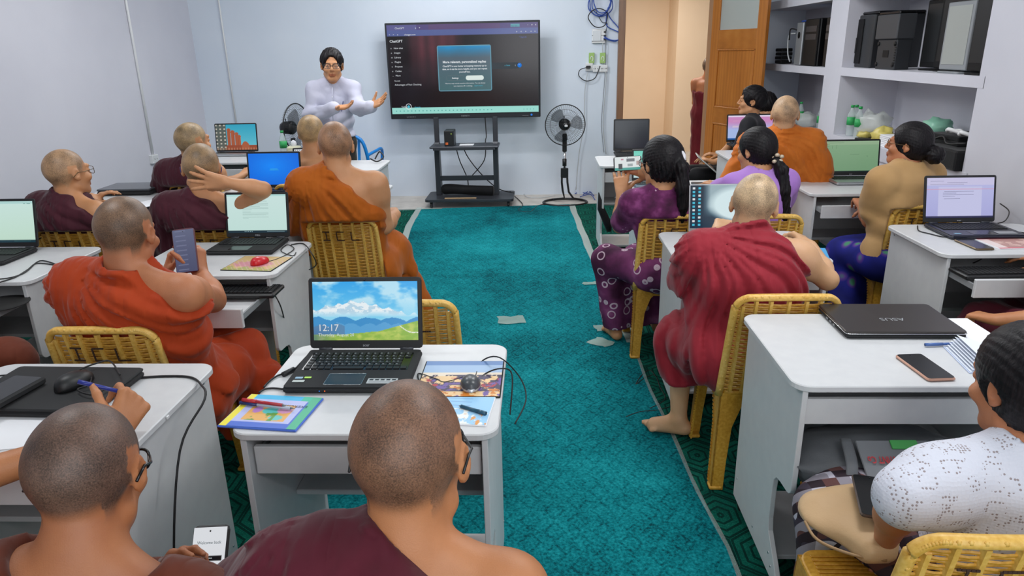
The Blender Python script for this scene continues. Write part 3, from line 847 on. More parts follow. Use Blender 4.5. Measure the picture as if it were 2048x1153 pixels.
# clear tape along the seams, with crumpled loose pieces
TAPE = MT('clear_tape', 'C9D6CE', .22, alpha=.55).m
TAPE2 = MT('worn_tape', 'A9BFB4', .3, alpha=.62).m
FILM = MT('clear_film', 'BFD0CC', .15, alpha=.22).m
def ribbon(name, pts, wd, z, mat, label, jit=0, group=None):
    rr = random.Random(len(pts)); v = []; f = []
    for i, (x, y) in enumerate(pts):
        a = pts[max(i-1, 0)]; b = pts[min(i+1, len(pts)-1)]; d = nrm(V(b[0]-a[0], b[1]-a[1], 0)); s = V(-d[1], d[0], 0)
        w_ = wd/2*(1+rr.uniform(-jit, jit))
        for k in (-1, 1): v.append((x+s[0]*w_*k, y+s[1]*w_*k, z+rr.uniform(0, jit)*.004))
        if i: f.append((2*i-2, 2*i-1, 2*i+1, 2*i))
    n = len(v); v2 = v+[(a, b, c-.0012) for a, b, c in v]
    f2 = f+[tuple(i+n for i in q[::-1]) for q in f]
    o = MB().add(v2, f2).obj(name, mat); prop(o, label, 'tape', group); return o
yy = np.linspace(3.95, 7.92, 26)
ribbon('seam_tape', [(xr(y)+.012+.004*sin(y*9), y) for y in yy], .062, .0172, TAPE, 'pale clear tape along the right seam of the aisle carpet', .08)
yy = np.linspace(1.0, 4.2, 30)
ribbon('seam_tape', [(xr(y)+.006*sin(y*7), y) for y in yy], .016, .0168, FILM, 'thin shiny film strip on the near right carpet seam', .15)
yy = np.linspace(5.6, 7.86, 16)
ribbon('seam_tape', [(xl(y)+.01, y) for y in yy], .066, .0172, TAPE, 'pale clear tape curving along the left carpet seam', .08)
ribbon('seam_tape', [(-1.62, 7.73), (-1.45, 7.74), (-1.3, 7.78), (-1.1, 7.79)], .035, .0172, TAPE2, 'short worn tape at the far left carpet edge', .3)
def scrap(px, py, w_, d_, lab, rz=0, seed=0):
    rr = random.Random(seed); p = atz(px, py, .016); v = []; f = []; n = 5
    for i in range(n):
        for j in range(4):
            a, b = (i/(n-1)-.5)*w_, (j/3-.5)*d_
            v.append((a+rr.uniform(-.01, .01), b+rr.uniform(-.012, .012), .001+rr.random()*.007))
    for i in range(n-1):
        for j in range(3): f.append((i*4+j, (i+1)*4+j, (i+1)*4+j+1, i*4+j+1))
    o = MB().add(v, f).obj('tape_scrap', TAPE2, None, tuple(p), (0, 0, rz)); prop(o, lab, 'tape'); return o
scrap(1023, 641, .17, .13, 'crumpled clear tape patch in the middle of the aisle', .1, 1)
scrap(1183, 568, .13, .07, 'small scrap of tape left of the purple dress hem', 0, 2)
scrap(1214, 657, .14, .09, 'crumpled tape scrap beside the far yellow chair leg', .2, 3)
scrap(1203, 686, .13, .10, 'pointed tape scrap on the seam nearest the right aisle chair', -.7, 4)
for (x, y, lab) in ((812, 527, 'tiny white paper bit on the carpet beside the orange robe'),):
    prop(MB().rbox((0, 0, .003), (.03, .03, .004), .006).obj('paper_bit', PAPER, None, tuple(atz(x, y, .014))), lab, 'litter')

# built-in shelves of the right wall
SB = 2.98
def sh(name, c, d): return S_(name, MB().box(c, d), WALL)
sh('trim_1', ((RX+SB)/2, 6.42, HT/2), (SB-RX, .36, HT))                       # pillar between the bays
S_('wall_back_of_shelves', MB().box((SB+.05, 6.4, HT/2), (.1, 4.6, HT)), WALL).name = 'wall_niche'
for i, z0, z1 in ((2, 1.435, 1.50), (3, 2.045, 2.12), (4, .86, .955)):
    sh('trim_%d' % i, ((RX+SB)/2, 5.24, (z0+z1)/2), (SB-RX, 2.0, z1-z0))
for i, z0, z1 in ((5, 1.425, 1.49), (6, 2.04, 2.12), (7, .82, .90)):
    sh('trim_%d' % i, ((RX+SB)/2, 7.6, (z0+z1)/2), (SB-RX, 2.0, z1-z0))
sh('trim_8', (RX+.06, 5.24, .43), (.1, 2.0, .86)); sh('trim_9', (RX+.06, 7.6, .41), (.1, 2.0, .82))
sh('trim_10', ((RX+SB)/2+.001, 4.272, HT/2), (SB-RX-.002, .06, HT))

# doorway, corridor
S_('door_frame', MB().box((.935, WY+.06, 1.3), (.075, .26, 2.6)).box((1.985, WY+.06, 1.3), (.075, .26, 2.6)).box((1.46, WY+.06, 2.58), (1.13, .26, .08)), FRAMEW, bevel=.004).name = 'trim_11'
S_('wall_corridor', MB().box((1.6, 13.05, HT/2), (7, .1, HT)).box((2.66, 12.6, HT/2), (.9, .9, HT)).box((-1.4, 10.95, HT/2), (.1, 4.1, HT)).box((5, 10.95, HT/2), (.1, 4.1, HT)), TAN)
S_('floor_corridor', MB().box((1.8, 10.85, -.05), (6.6, 4.3, .1)), TILE)
S_('ceiling_corridor', MB().box((1.8, 10.85, HT+.05), (6.6, 4.3, .1)), CEIL)
# door leaf standing open into the room
def door_leaf():
    W_, Hh, T_ = .91, 2.5, .04
    e = empty('door_1', (1.955, WY-.04, .02), radians(-67.2)); e['kind'] = 'structure'
    st = .135; m = lambda: MB()
    for i, x in enumerate((st/2, W_-st/2)): m().rbox((x, 0, Hh/2), (st, T_, Hh), .004).obj('stile', WOOD, e)
    for z0, z1 in ((0, .22), (.83, 1.0), (1.63, 1.83), (2.36, 2.5)):
        m().rbox((W_/2, 0, (z0+z1)/2), (W_-2*st, T_*.96, z1-z0), .003).obj('rail', WOODH, e)
    for z0, z1 in ((.22, .83), (1.0, 1.63)):
        pn = MB(); zc = (z0+z1)/2; hh = z1-z0; w2 = W_-2*st
        pn.rbox((W_/2, 0, zc), (w2, T_*.35, hh), .002)
        for sy in (-1, 1):
            a, b = w2/2-.035, hh/2-.035
            v = [(W_/2+i*w2/2*.99, sy*T_*.18, zc+j*hh/2*.99) for i, j in ((-1, -1), (1, -1), (1, 1), (-1, 1))]+[(W_/2+i*a, sy*T_*.42, zc+j*b) for i, j in ((-1, -1), (1, -1), (1, 1), (-1, 1))]
            f = [(0, 1, 5, 4), (1, 2, 6, 5), (2, 3, 7, 6), (3, 0, 4, 7), (4, 5, 6, 7)]
            pn.add(v, f if sy < 0 else [q[::-1] for q in f])
        pn.obj('panel', WOOD, e)
        mo = MB()
        for sy in (-1, 1):
            for zz in (z0+.008, z1-.008): mo.rbox((W_/2, sy*T_*.42, zz), (w2, .014, .016), .003)
            for xx in (st+.008, W_-st-.008): mo.rbox((xx, sy*T_*.42, zc), (.016, .014, hh), .003)
        mo.obj('moulding', WOOD, e)
    g = MT('frosted_glass', 'C3CBC8', .45, alpha=.72).m
    MB().box((W_/2, 0, 2.095), (W_-2*st, .008, .53)).obj('pane', g, e)
    MB().rbox((W_-.06, -.035, 1.05), (.03, .03, .16), .008).obj('handle', CHROME, e)
door_leaf()

# ---------------------------------------------------------------- computer desk
DH, DW, DD = .80, .68, .565
def side_profile():
    y1 = DD-.02
    return [(y1, .06), (y1, DH-.02), (.012, DH-.02), (.012, .455)]+[(.012+.03*(1-cos(a)), .455-.03*sin(a)-.0) for a in np.linspace(.2, 1.5, 4)]+\
        [(.10, .42), (.135, .412), (.155, .39), (.160, .355), (.160, .24), (.150, .20), (.075, .13), (.045, .10), (.035, .06)]
def make_desk(name='computer_desk'):
    e = empty(name); y0 = 0
    MB().prism(rrect(DW, DD, .05, 6, 0, DD/2), DH-.02, DH).obj('desktop', DESKM, e, bevel=.003, seg=1)
    for sx in (-1, 1):
        x = sx*(DW/2-.034)
        p = MB().prism(side_profile(), x-.008, x+.008, 'x').obj('side_panel', DESKM, e, bevel=.0015, seg=1)
        sc = MB()
        for yy_, zz in ((DD-.05, .15), (.13, .13), (.10, .10), (DD-.06, .76), (.30, .10)):
            sc.lathe([(.0045, 0), (.0045, .002)], 8, M=Matrix.Translation((x+sx*.009, yy_, zz)) @ Matrix.Rotation(pi/2, 4, 'Y'))
        sc.obj('screw', CHROME, p, kind='stuff')
    MB().box((0, DD-.035, .56), (DW-.09, .014, .40)).obj('modesty_panel', DESKM, e)
    tr = MB().rbox((0, .27, .698), (DW-.11, .44, .016), .004).obj('keyboard_tray', DESKM, e)
    MB().rbox((0, .045, .700), (DW-.092, .018, .082), .004).obj('tray_front', DESKM, tr)
    for sx in (-1, 1): MB().box((sx*(DW/2-.05), .26, .705), (.008, .42, .025)).obj('rail', GREY, tr)
    MB().rbox((0, .40, .43), (DW-.084, .24, .018), .004).obj('shelf', DESKM, e)
    MB().box((DW/2-.26, .34, .25), (.016, .36, .34)).obj('partition', DESKM, e)
    MB().rbox((0, .34, .085), (DW-.084, .36, .018), .004).obj('bottom_shelf', DESKM, e)
    for sx in (-1, 1):
        for yy_ in (.075, DD-.06):
            x = sx*(DW/2-.05)
            c = MB().lathe([(.0, -.012), (.026, -.012), (.028, 0), (.026, .012), (0, .012)], 16, M=Matrix.Translation((x, yy_, .042)) @ Matrix.Rotation(pi/2, 4, 'Y'))
            c.box((x, yy_, .066), (.034, .03, .014)); c.obj('caster', BLK, e)
    return e
desk0 = make_desk(); _used = [False]
def desk(xc, y, label, tray=0., rz=0, group='white computer desks'):
    e = desk0 if not _used[0] else copy_tree(desk0); _used[0] = True
    e.location = (xc, y, .014); e.rotation_euler = (0, 0, rz); prop(e, label, 'desk', group)
    for c in e.children:
        if c.name.startswith('keyboard_tray'): c.location = (0, -tray, 0)
    e.scale = (1, 1, (DH-.014)/DH)
    return e

# ---------------------------------------------------------------- yellow woven plastic chair (faces +y)
def make_chair():
    e = empty('plastic_chair')
    SZ, TOPZ = .425, .835; WB = .385
    lean = lambda z: -.19-(z-SZ)*.20; bow = lambda x: -.022*(1-(x/(WB/2))**2)*1.0
    def hw(z): return WB/2-.012*(z-SZ)/(TOPZ-SZ)
    zr = TOPZ-.055
    # rim: an arch around the back
    pts = [(-hw(SZ), SZ-.02), (-hw(.6), .6)]+[(-hw(zr)+.055-.055*cos(a), zr+.055*sin(a)) for a in np.linspace(0, pi/2, 6)]
    pts += [(-.06, TOPZ+.004), (.06, TOPZ+.004)]
    pts += [(hw(zr)-.055+.055*sin(a), zr+.055*cos(a)) for a in np.linspace(0, pi/2, 6)]+[(hw(.6), .6), (hw(SZ), SZ-.02)]
    P3 = smooth_pts([(x, lean(z)+bow(x)-.002, z) for x, z in pts], 3)
    rim = MB().tube(P3, .0125, 8, flat=1.2).obj('back_rim', YEL2, e)
    # rope edge along the rim
    rp = MB()
    for i in range(0, len(P3)-1, 1):
        p = P3[i]; q_ = P3[i+1]; m = [(a+b)/2 for a, b in zip(p, q_)]
        rp.ball((m[0], m[1]-.011, m[2]+.004), (.006, .004, .006), 6)
    rp.obj('rope_edge', YEL2, rim, kind='stuff')
    ribs = [-.155, -.112, -.062, 0, .062, .112, .155]
    for x in ribs:
        zz = np.linspace(SZ+.0, TOPZ-.012 if abs(x) < .13 else TOPZ-.035, 7); v = []; f = []
        for z in zz:
            y = lean(z)+bow(x)-.004; w_ = .0085
            v += [(x-w_, y+.006, z), (x-w_*.6, y-.006, z), (x+w_*.6, y-.006, z), (x+w_, y+.006, z)]
        for i in range(6):
            for k in range(4): f.append((i*4+k, i*4+(k+1) % 4, i*4+4+(k+1) % 4, i*4+4+k))
        f += [(0, 3, 2, 1), (24, 25, 26, 27)]
        MB().add(v, f).obj('rib', YEL2, e)
    # woven strands in the bays between ribs
    wv = MB(); edges = [-WB/2+.006]+ribs+[WB/2-.006]; rows = 40
    for r_ in range(rows):
        z = SZ+.012+(TOPZ-.03-SZ)*r_/rows
        for b in range(len(edges)-1):
            x0, x1 = edges[b], edges[b+1]
            if z > zr+.01 and (b == 0 or b == len(edges)-2): continue
            off = .003*(1 if (r_+b) % 2 else -1)
            v = []
            for x in (x0, (x0+x1)/2, x1):
                o_ = off if x == (x0+x1)/2 else 0
                y = lean(z)+bow(x)+o_
                v += [(x, y-.002, z-.0043), (x, y-.0035, z), (x, y-.002, z+.0043), (x, y+.002, z)]
            f = []
            for i in range(2):
                for k in range(4): f.append((i*4+k, i*4+(k+1) % 4, i*4+4+(k+1) % 4, i*4+4+k))
            wv.add(v, f)
    wv.obj('woven_back', YELD, e, kind='stuff')
    # seat
    seat = MB().prism(rrect(.385, .40, .05, 5, 0, 0), SZ-.018, SZ).obj('seat', YEL, e, bevel=.006)
    st = MB()
    for i in range(24): st.rbox((0, -.17+i*.0148, SZ+.0015), (.33, .009, .005), .002)
    st.obj('woven_seat', YELD, seat, kind='stuff')
    ap = MB()
    for sx in (-1, 1): ap.box((sx*.184, 0, SZ-.035), (.012, .34, .045))
    for sy in (-1, 1): ap.box((0, sy*.19, SZ-.035), (.32, .012, .045))
    ap.obj('apron', YEL, seat)
    # legs: angle section, wide under the seat, narrow at the floor, rope-edged
    for sx in (-1, 1):
        for sy in (-1, 1):
            m = MB(); xt, yt = sx*.188, sy*.192; xb, yb = sx*.205, sy*.225 if sy < 0 else .215
            prof = [(0, .145), (.15, .085), (.35, .058), (.7, .05), (1, .048)]
            for ax_ in (0, 1):
                v = []; f = []
                for t, w_ in prof:
                    z = (SZ-.012)*(1-t); x, y = xt+(xb-xt)*t, yt+(yb-yt)*t; th = .006
                    if ax_ == 0: v += [(x, y, z), (x-sx*w_, y, z), (x-sx*w_, y-sy*th, z), (x, y-sy*th, z)]
                    else: v += [(x, y, z), (x-sx*th, y, z), (x-sx*th, y-sy*w_, z), (x, y-sy*w_, z)]
                for i in range(len(prof)-1):
                    for k in range(4): f.append((i*4+k, i*4+(k+1) % 4, i*4+4+(k+1) % 4, i*4+4+k))
                n = len(v)-4; f += [(0, 1, 2, 3), (n, n+1, n+2, n+3)]
                if (sx*sy > 0) == (ax_ == 0): f = [q_[::-1] for q_ in f]
                m.add(v, f)
            for k in range(26):
                t = .1+.88*k/26; z = (SZ-.012)*(1-t); x, y = xt+(xb-xt)*t, yt+(yb-yt)*t
                wq = np.interp(t, [a for a, b in prof], [b for a, b in prof])
                m.add([(x+sx*.004, y-sy*wq, z-.006), (x+sx*.004, y-sy*(wq-.02), z), (x+sx*.004, y-sy*wq, z+.006), (x-sx*.004, y-sy*wq, z)], [(0, 1, 2), (0, 2, 3), (0, 3, 1), (1, 3, 2)])
            m.rbox((xb-sx*.02, yb-sy*.02, .008), (.05, .05, .016), .008)
            m.obj('leg', YEL, e)
    return e
chair0 = make_chair(); _uc = [False]
INK = simple('marker_ink', '3A2418', .8)
def chair(x, y, label, rz=0, z=.014, word='ICL', dark=True, sc=1.0):
    e = chair0 if not _uc[0] else copy_tree(chair0); _uc[0] = True
    e.location = (x, y, z); e.rotation_euler = (0, 0, rz); prop(e, label, 'chair', 'yellow plastic chairs'); e.scale = (sc, sc, 1)
    if word and e != chair0: pass
    for c in e.children:
        if c.name.startswith('lettering'): return e
    return e
def ink_letters(e, word='ICL'):
    strokes = {'I': [((-.5, 1), (.5, 1)), ((0, 1), (0, 0)), ((-.5, 0), (.5, 0))], 'C': [((.5, 1), (-.5, 1)), ((-.5, 1), (-.5, 0)), ((-.5, 0), (.5, 0))],
               'L': [((-.5, 1), (-.5, 0)), ((-.5, 0), (.5, 0))], 'U': [((-.5, 1), (-.5, 0)), ((-.5, 0), (.5, 0)), ((.5, 0), (.5, 1))]}
    m = MB()
    for i, ch in enumerate(word):
        cx = -.085+.078*i
        for (a, b), (c, d) in strokes[ch]:
            x0, z0, x1, z1 = cx+a*.040, .725+b*.048, cx+c*.040, .725+d*.048
            n = 5
            for k in range(n):
                t = (k+.5)/n; x = x0+(x1-x0)*t; z = z0+(z1-z0)*t; y = -.19-(z-.425)*.20-.022*(1-(x/.1925)**2)-.0125
                L = max(abs(x1-x0), abs(z1-z0))/n*.92
                m.box((x, y, z), (L if abs(x1-x0) > abs(z1-z0) else .005, .0025, L if abs(z1-z0) > abs(x1-x0) else .005))
    m.obj('lettering', INK, e)
ink_letters(chair0)
# ---------------------------------------------------------------- screens (self-lit pictures, painted as vertex colours on the panel itself)
def vnoise(u, v, f, seed=0):
    r = np.random.RandomState(seed); g = r.rand(40, 40); x = u*f; y = v*f; xi = x.astype(int) % 39; yi = y.astype(int) % 39; fx = x % 1; fy = y % 1
    fx = fx*fx*(3-2*fx); fy = fy*fy*(3-2*fy)
    return (g[yi, xi]*(1-fx)+g[yi, xi+1]*fx)*(1-fy)+(g[yi+1, xi]*(1-fx)+g[yi+1, xi+1]*fx)*fy
def fbm(u, v, f, seed=0, o=4): return sum(vnoise(u, v, f*2**i, seed+i)*.5**(i+1) for i in range(o))
def C3(h): return np.array(_c(h))
def lerp(a, b, t): return a+(b-a)*np.clip(t, 0, 1)[..., None]
def put(img, m, c, a=1.): m = (np.clip(m, 0, 1)*a)[..., None]; img[:] = img*(1-m)+C3(c)*m
def paint(kind, w_=100, h_=57):
    u, v = np.meshgrid(np.linspace(0, 1, w_), np.linspace(0, 1, h_)); t = 1-v    # v up, t down
    st = lambda a, b, x: np.clip((x-a)/(b-a), 0, 1)
    if kind == 'lock':
        img = lerp(C3('2FA6EE')+0*u[..., None], C3('8FDDF7'), st(.0, .75, t)); n = fbm(u*1.3, t*1.2, 5, 3)
        put(img, st(.42, .62, n)*st(.75, .3, t), 'D8F4FC', .8)
        mt = .30+.42*np.abs(u-.40)+.10*(fbm(u, u*0+.2, 9, 21)-.5)+.05*np.abs(np.sin(u*26)); m_ = (t > mt)*(t < .60); put(img, m_*st(.62, .50, t), 'EEF7FB'); put(img, m_*(fbm(u*2+t, t*2-u, 9, 14) > .50)*st(.6, .5, t), 'A9CFE6', .75)
        put(img, st(.0, .12, t-.60), '9FD9EE', .7)
        r1 = .70+.07*np.abs(np.sin(u*13+1))*-1-.05*fbm(u, u*0, 9, 4); put(img, (t > r1), '2E86C8', .85)
        r2 = .80-.10*(fbm(u, u*0+.3, 7, 12)-.2)-.05*np.abs(np.sin(u*21)); put(img, (t > r2)*(u > .22), '5FA9DC', .8); put(img, (t > r2+.02)*(u < .3), '5A84AC', .8)
        g = .90-.18*st(.62, 1.0, u)-.05*st(.3, .6, u); put(img, t > g, '8FB84A'); put(img, st(.4, .7, fbm(u*2, t*2, 8, 5))*(t > g), 'C8D46A', .8)
        put(img, (np.abs(t-(.80+.10*np.sin(u*14)*st(.98, .8, u)+(.95-u)*-.25+.06)) < .008)*(u > .76)*(t > g), 'F0F4E4')
        put(img, st(.0, .25, .22-u)*st(.72, .95, t), '3D5C8F', .6)
    elif kind == 'blue': img = lerp(C3('0A8CFF')+0*u[..., None], C3('0A5FD8'), np.sqrt((u-.45)**2+(t-.4)**2)*1.2)
    elif kind == 'mint':
        img = lerp(C3('DDFBF4')+0*u[..., None], C3('D3F3DF'), t); put(img, t < .07, 'BFE9E6'); put(img, (t > .93), '123A48')
    elif kind == 'doc':
        img = lerp(C3('DFFBF7')+0*u[..., None], C3('D5F6EE'), t); put(img, t < .05, 'BFEDEA'); put(img, (t > .945), '10303E')
    elif kind == 'excel':
        img = lerp(C3('A3CDA2')+0*u[..., None], C3('8DBB90'), t); put(img, (t > .955), '1B2E2A'); put(img, (t < .12), 'B4D6AE')
    elif kind == 'word':
        img = lerp(C3('C9CCFA')+0*u[..., None], C3('B9BAF0'), t); put(img, (t < .18), 'DAD6F8'); put(img, (u > .18)*(u < .82)*(t > .22), 'D6D7FC')
        put(img, np.abs(t-.285) < .006, 'E6A8C4', .8); put(img, (t > .955), '2A2A56')
    elif kind == 'temple':
        img = lerp(C3('2FA9C9')+0*u[..., None], C3('6FCBDD'), t)
        tower = np.zeros_like(u)
        for x0, x1, tp in ((.28, .36, .22), (.37, .46, .30), (.47, .55, .38), (.55, .61, .48)):
            tower = np.maximum(tower, (u > x0)*(u < x1)*(t > tp)); tower = np.maximum(tower, (((u-(x0+x1)/2)/(x1-x0)*1.6)**2+((t-tp)/.07)**2 < 1))
        put(img, tower, 'A6502E'); put(img, tower*(np.sin(u*170) > .2), 'C4714A', .7); put(img, (t > .82)*(u > .2), '9C4A2C')
        put(img, (((u-.72)/.10)**2+((t-.92)/.25)**2 < 1), 'B25E3A'); put(img, (u < .26), '5C4A3C', .8)
        put(img, (np.sin(u*62+.5) > .3)*(np.sin(t*44) > .2)*(u < .26), 'E9DFCE', .8); put(img, (t > .92)*(np.sin(u*90) > 0), 'C89A7A', .6)
    elif kind == 'desktop':
        img = lerp(C3('0B2438')+0*u[..., None], C3('10324A'), t); b = st(.0, .12, .42-np.sqrt(((u-.72)/1.15)**2+((t-.45)/1.1)**2)); put(img, b, 'E2F6FA')
        put(img, st(.18, .3, u)*st(.75, .5, t), 'E0F6FA', .7)
    elif kind == 'pink':
        img = lerp(C3('D48FC6')+0*u[..., None], C3('AFC3F2'), st(.25, .6, t)); put(img, t < .07, 'EADCF4'); put(img, (u > .62)*(t > .5)*(t < .62), 'F3EDF8', .8); put(img, (t > .93), '2A5FA8')
    elif kind == 'tv':
        img = C3('1A1418')+0*u[..., None]; st_ = .5+.5*np.sin(u*90)*fbm(u*1, t*.2, 20, 3)
        put(img, st(.12, .2, u)*st(.52, .4, u)*st(.75, .2, t)*(.45+.5*st_), '8E4452'); put(img, st(.5, 1, u)*st(1.1, .1, t)*.5, '3E3B42')
        put(img, fbm(u, t, 6, 8)*.5, '2A1E26'); put(img, (t < .058), '5C5088'); put(img, (t >= .058)*(t < .125), '5E6AA6'); put(img, (t < .06)*(u < .2), '6A6AA4', .8)
        put(img, (t < .06)*(u > .28)*(u < .75), '6F4F76', .5)
    elif kind == 'modal':
        img = lerp(C3('1FA3E8')+0*u[..., None], C3('5A6E7C'), st(0, .26, t)); img = lerp(img, C3('4E7C80'), st(.3, 1, t)); put(img, fbm(u, t, 5, 2)*.4, '51606E')
    elif kind == 'phone_white': img = C3('F2F5FA')+0*u[..., None]; put(img, (np.abs(t-.38) < .035)*(np.abs(u-.5) < .42), '16181C')
    elif kind == 'phone_dim':
        img = lerp(C3('6F7694')+0*u[..., None], C3('565C7C'), t); put(img, (np.sin(t*55) > .75)*(u > .12)*(u < .6), '8E94B4', .6)
    elif kind == 'phone_cam':
        img = C3('E6ECEC')+0*u[..., None]; put(img, (t > .82), '2F9C90'); put(img, (np.abs(u-.62) < .16)*(np.abs(t-.25) < .11), '6A6E74'); put(img, (np.abs(u-.22) < .08)*(t > .5)*(t < .9), '2A2E33')
        put(img, (np.abs(u-.6) < .1)*(np.abs(t-.62) < .1), '9CA6A8'); put(img, (np.abs(u-.9) < .06)*(np.abs(t-.5) < .16), 'B9A4A0'); put(img, (np.abs(u-.3) < .05)*(np.abs(t-.2) < .05), 'C2889A')
    elif kind == 'sheet': img = C3('E9EEF8')+0*u[..., None]
    elif kind == 'purp':
        img = lerp(C3('6FE0C8')+0*u[..., None], C3('D4EEF0'), t); put(img, (np.sin(u*30) > .2)*(t > .4)*(t < .75), '4E8FA0', .7)
    return img
def screen_mat(es=1., rough=.25, key='screen'):
    k = '%s_%g' % (key, es)
    if k in MATS: return MATS[k]
    t = MT(k, '050505', rough); a = t.n('ShaderNodeAttribute', attribute_name='Col')
    t.link(a.outputs['Color'], t.b.inputs['Emission Color']); t.b.inputs['Emission Strength'].default_value = es
    MATS[k] = t.m; return t.m
def print_mat(key='printed', rough=.45):
    if key in MATS: return MATS[key]
    t = MT(key, 'FFFFFF', rough); a = t.n('ShaderNodeAttribute', attribute_name='Col'); t.base(a.outputs['Color']); MATS[key] = t.m; return t.m
def picture(name, img, w_, h_, mat, parent, loc=(0, 0, 0), rot=(0, 0, 0), axes='xz'):
    """grid in the x-z (upright) or x-y (flat) plane, centred, coloured from img (row 0 = bottom)"""
    H_, W_ = img.shape[:2]; u, v = np.meshgrid(np.linspace(-.5, .5, W_)*w_, np.linspace(-.5, .5, H_)*h_)
    z = np.zeros_like(u); P = np.stack([u, z, v] if axes == 'xz' else [u, v, z], -1).reshape(-1, 3)
    i = np.arange(H_-1)[:, None]*W_+np.arange(W_-1)[None]; F = np.stack([i, i+1, i+W_+1, i+W_], -1).reshape(-1, 4)
    me = np_mesh(name, P, F, False); c = me.color_attributes.new('Col', 'FLOAT_COLOR', 'POINT')
    im = img.reshape(-1, 3); lin = np.where(im <= .04045, im/12.92, ((im+.055)/1.055)**2.4)
    c.data.foreach_set('color', np.concatenate([lin, np.ones((len(lin), 1))], 1).astype(np.float32).ravel())
    return link_mesh(name, me, mat, parent, loc, rot)
def glow(name, col, es=1.):
    if name in MATS: return MATS[name]
    MATS[name] = MT(name, '000000', .4, emit=col, es=es).m; return MATS[name]
GW = glow('screen_white', 'F4FAFF', .75); GD = glow('screen_ink', '3A5A66', .5); GC = glow('screen_cyan', '49D0F0', .75); GB = glow('screen_blue', '2A86F0', .8)
ES = .62
KEYM = simple('key_caps', '1B1C1E', .5); KEYL = simple('key_legend', '8F9499', .5)

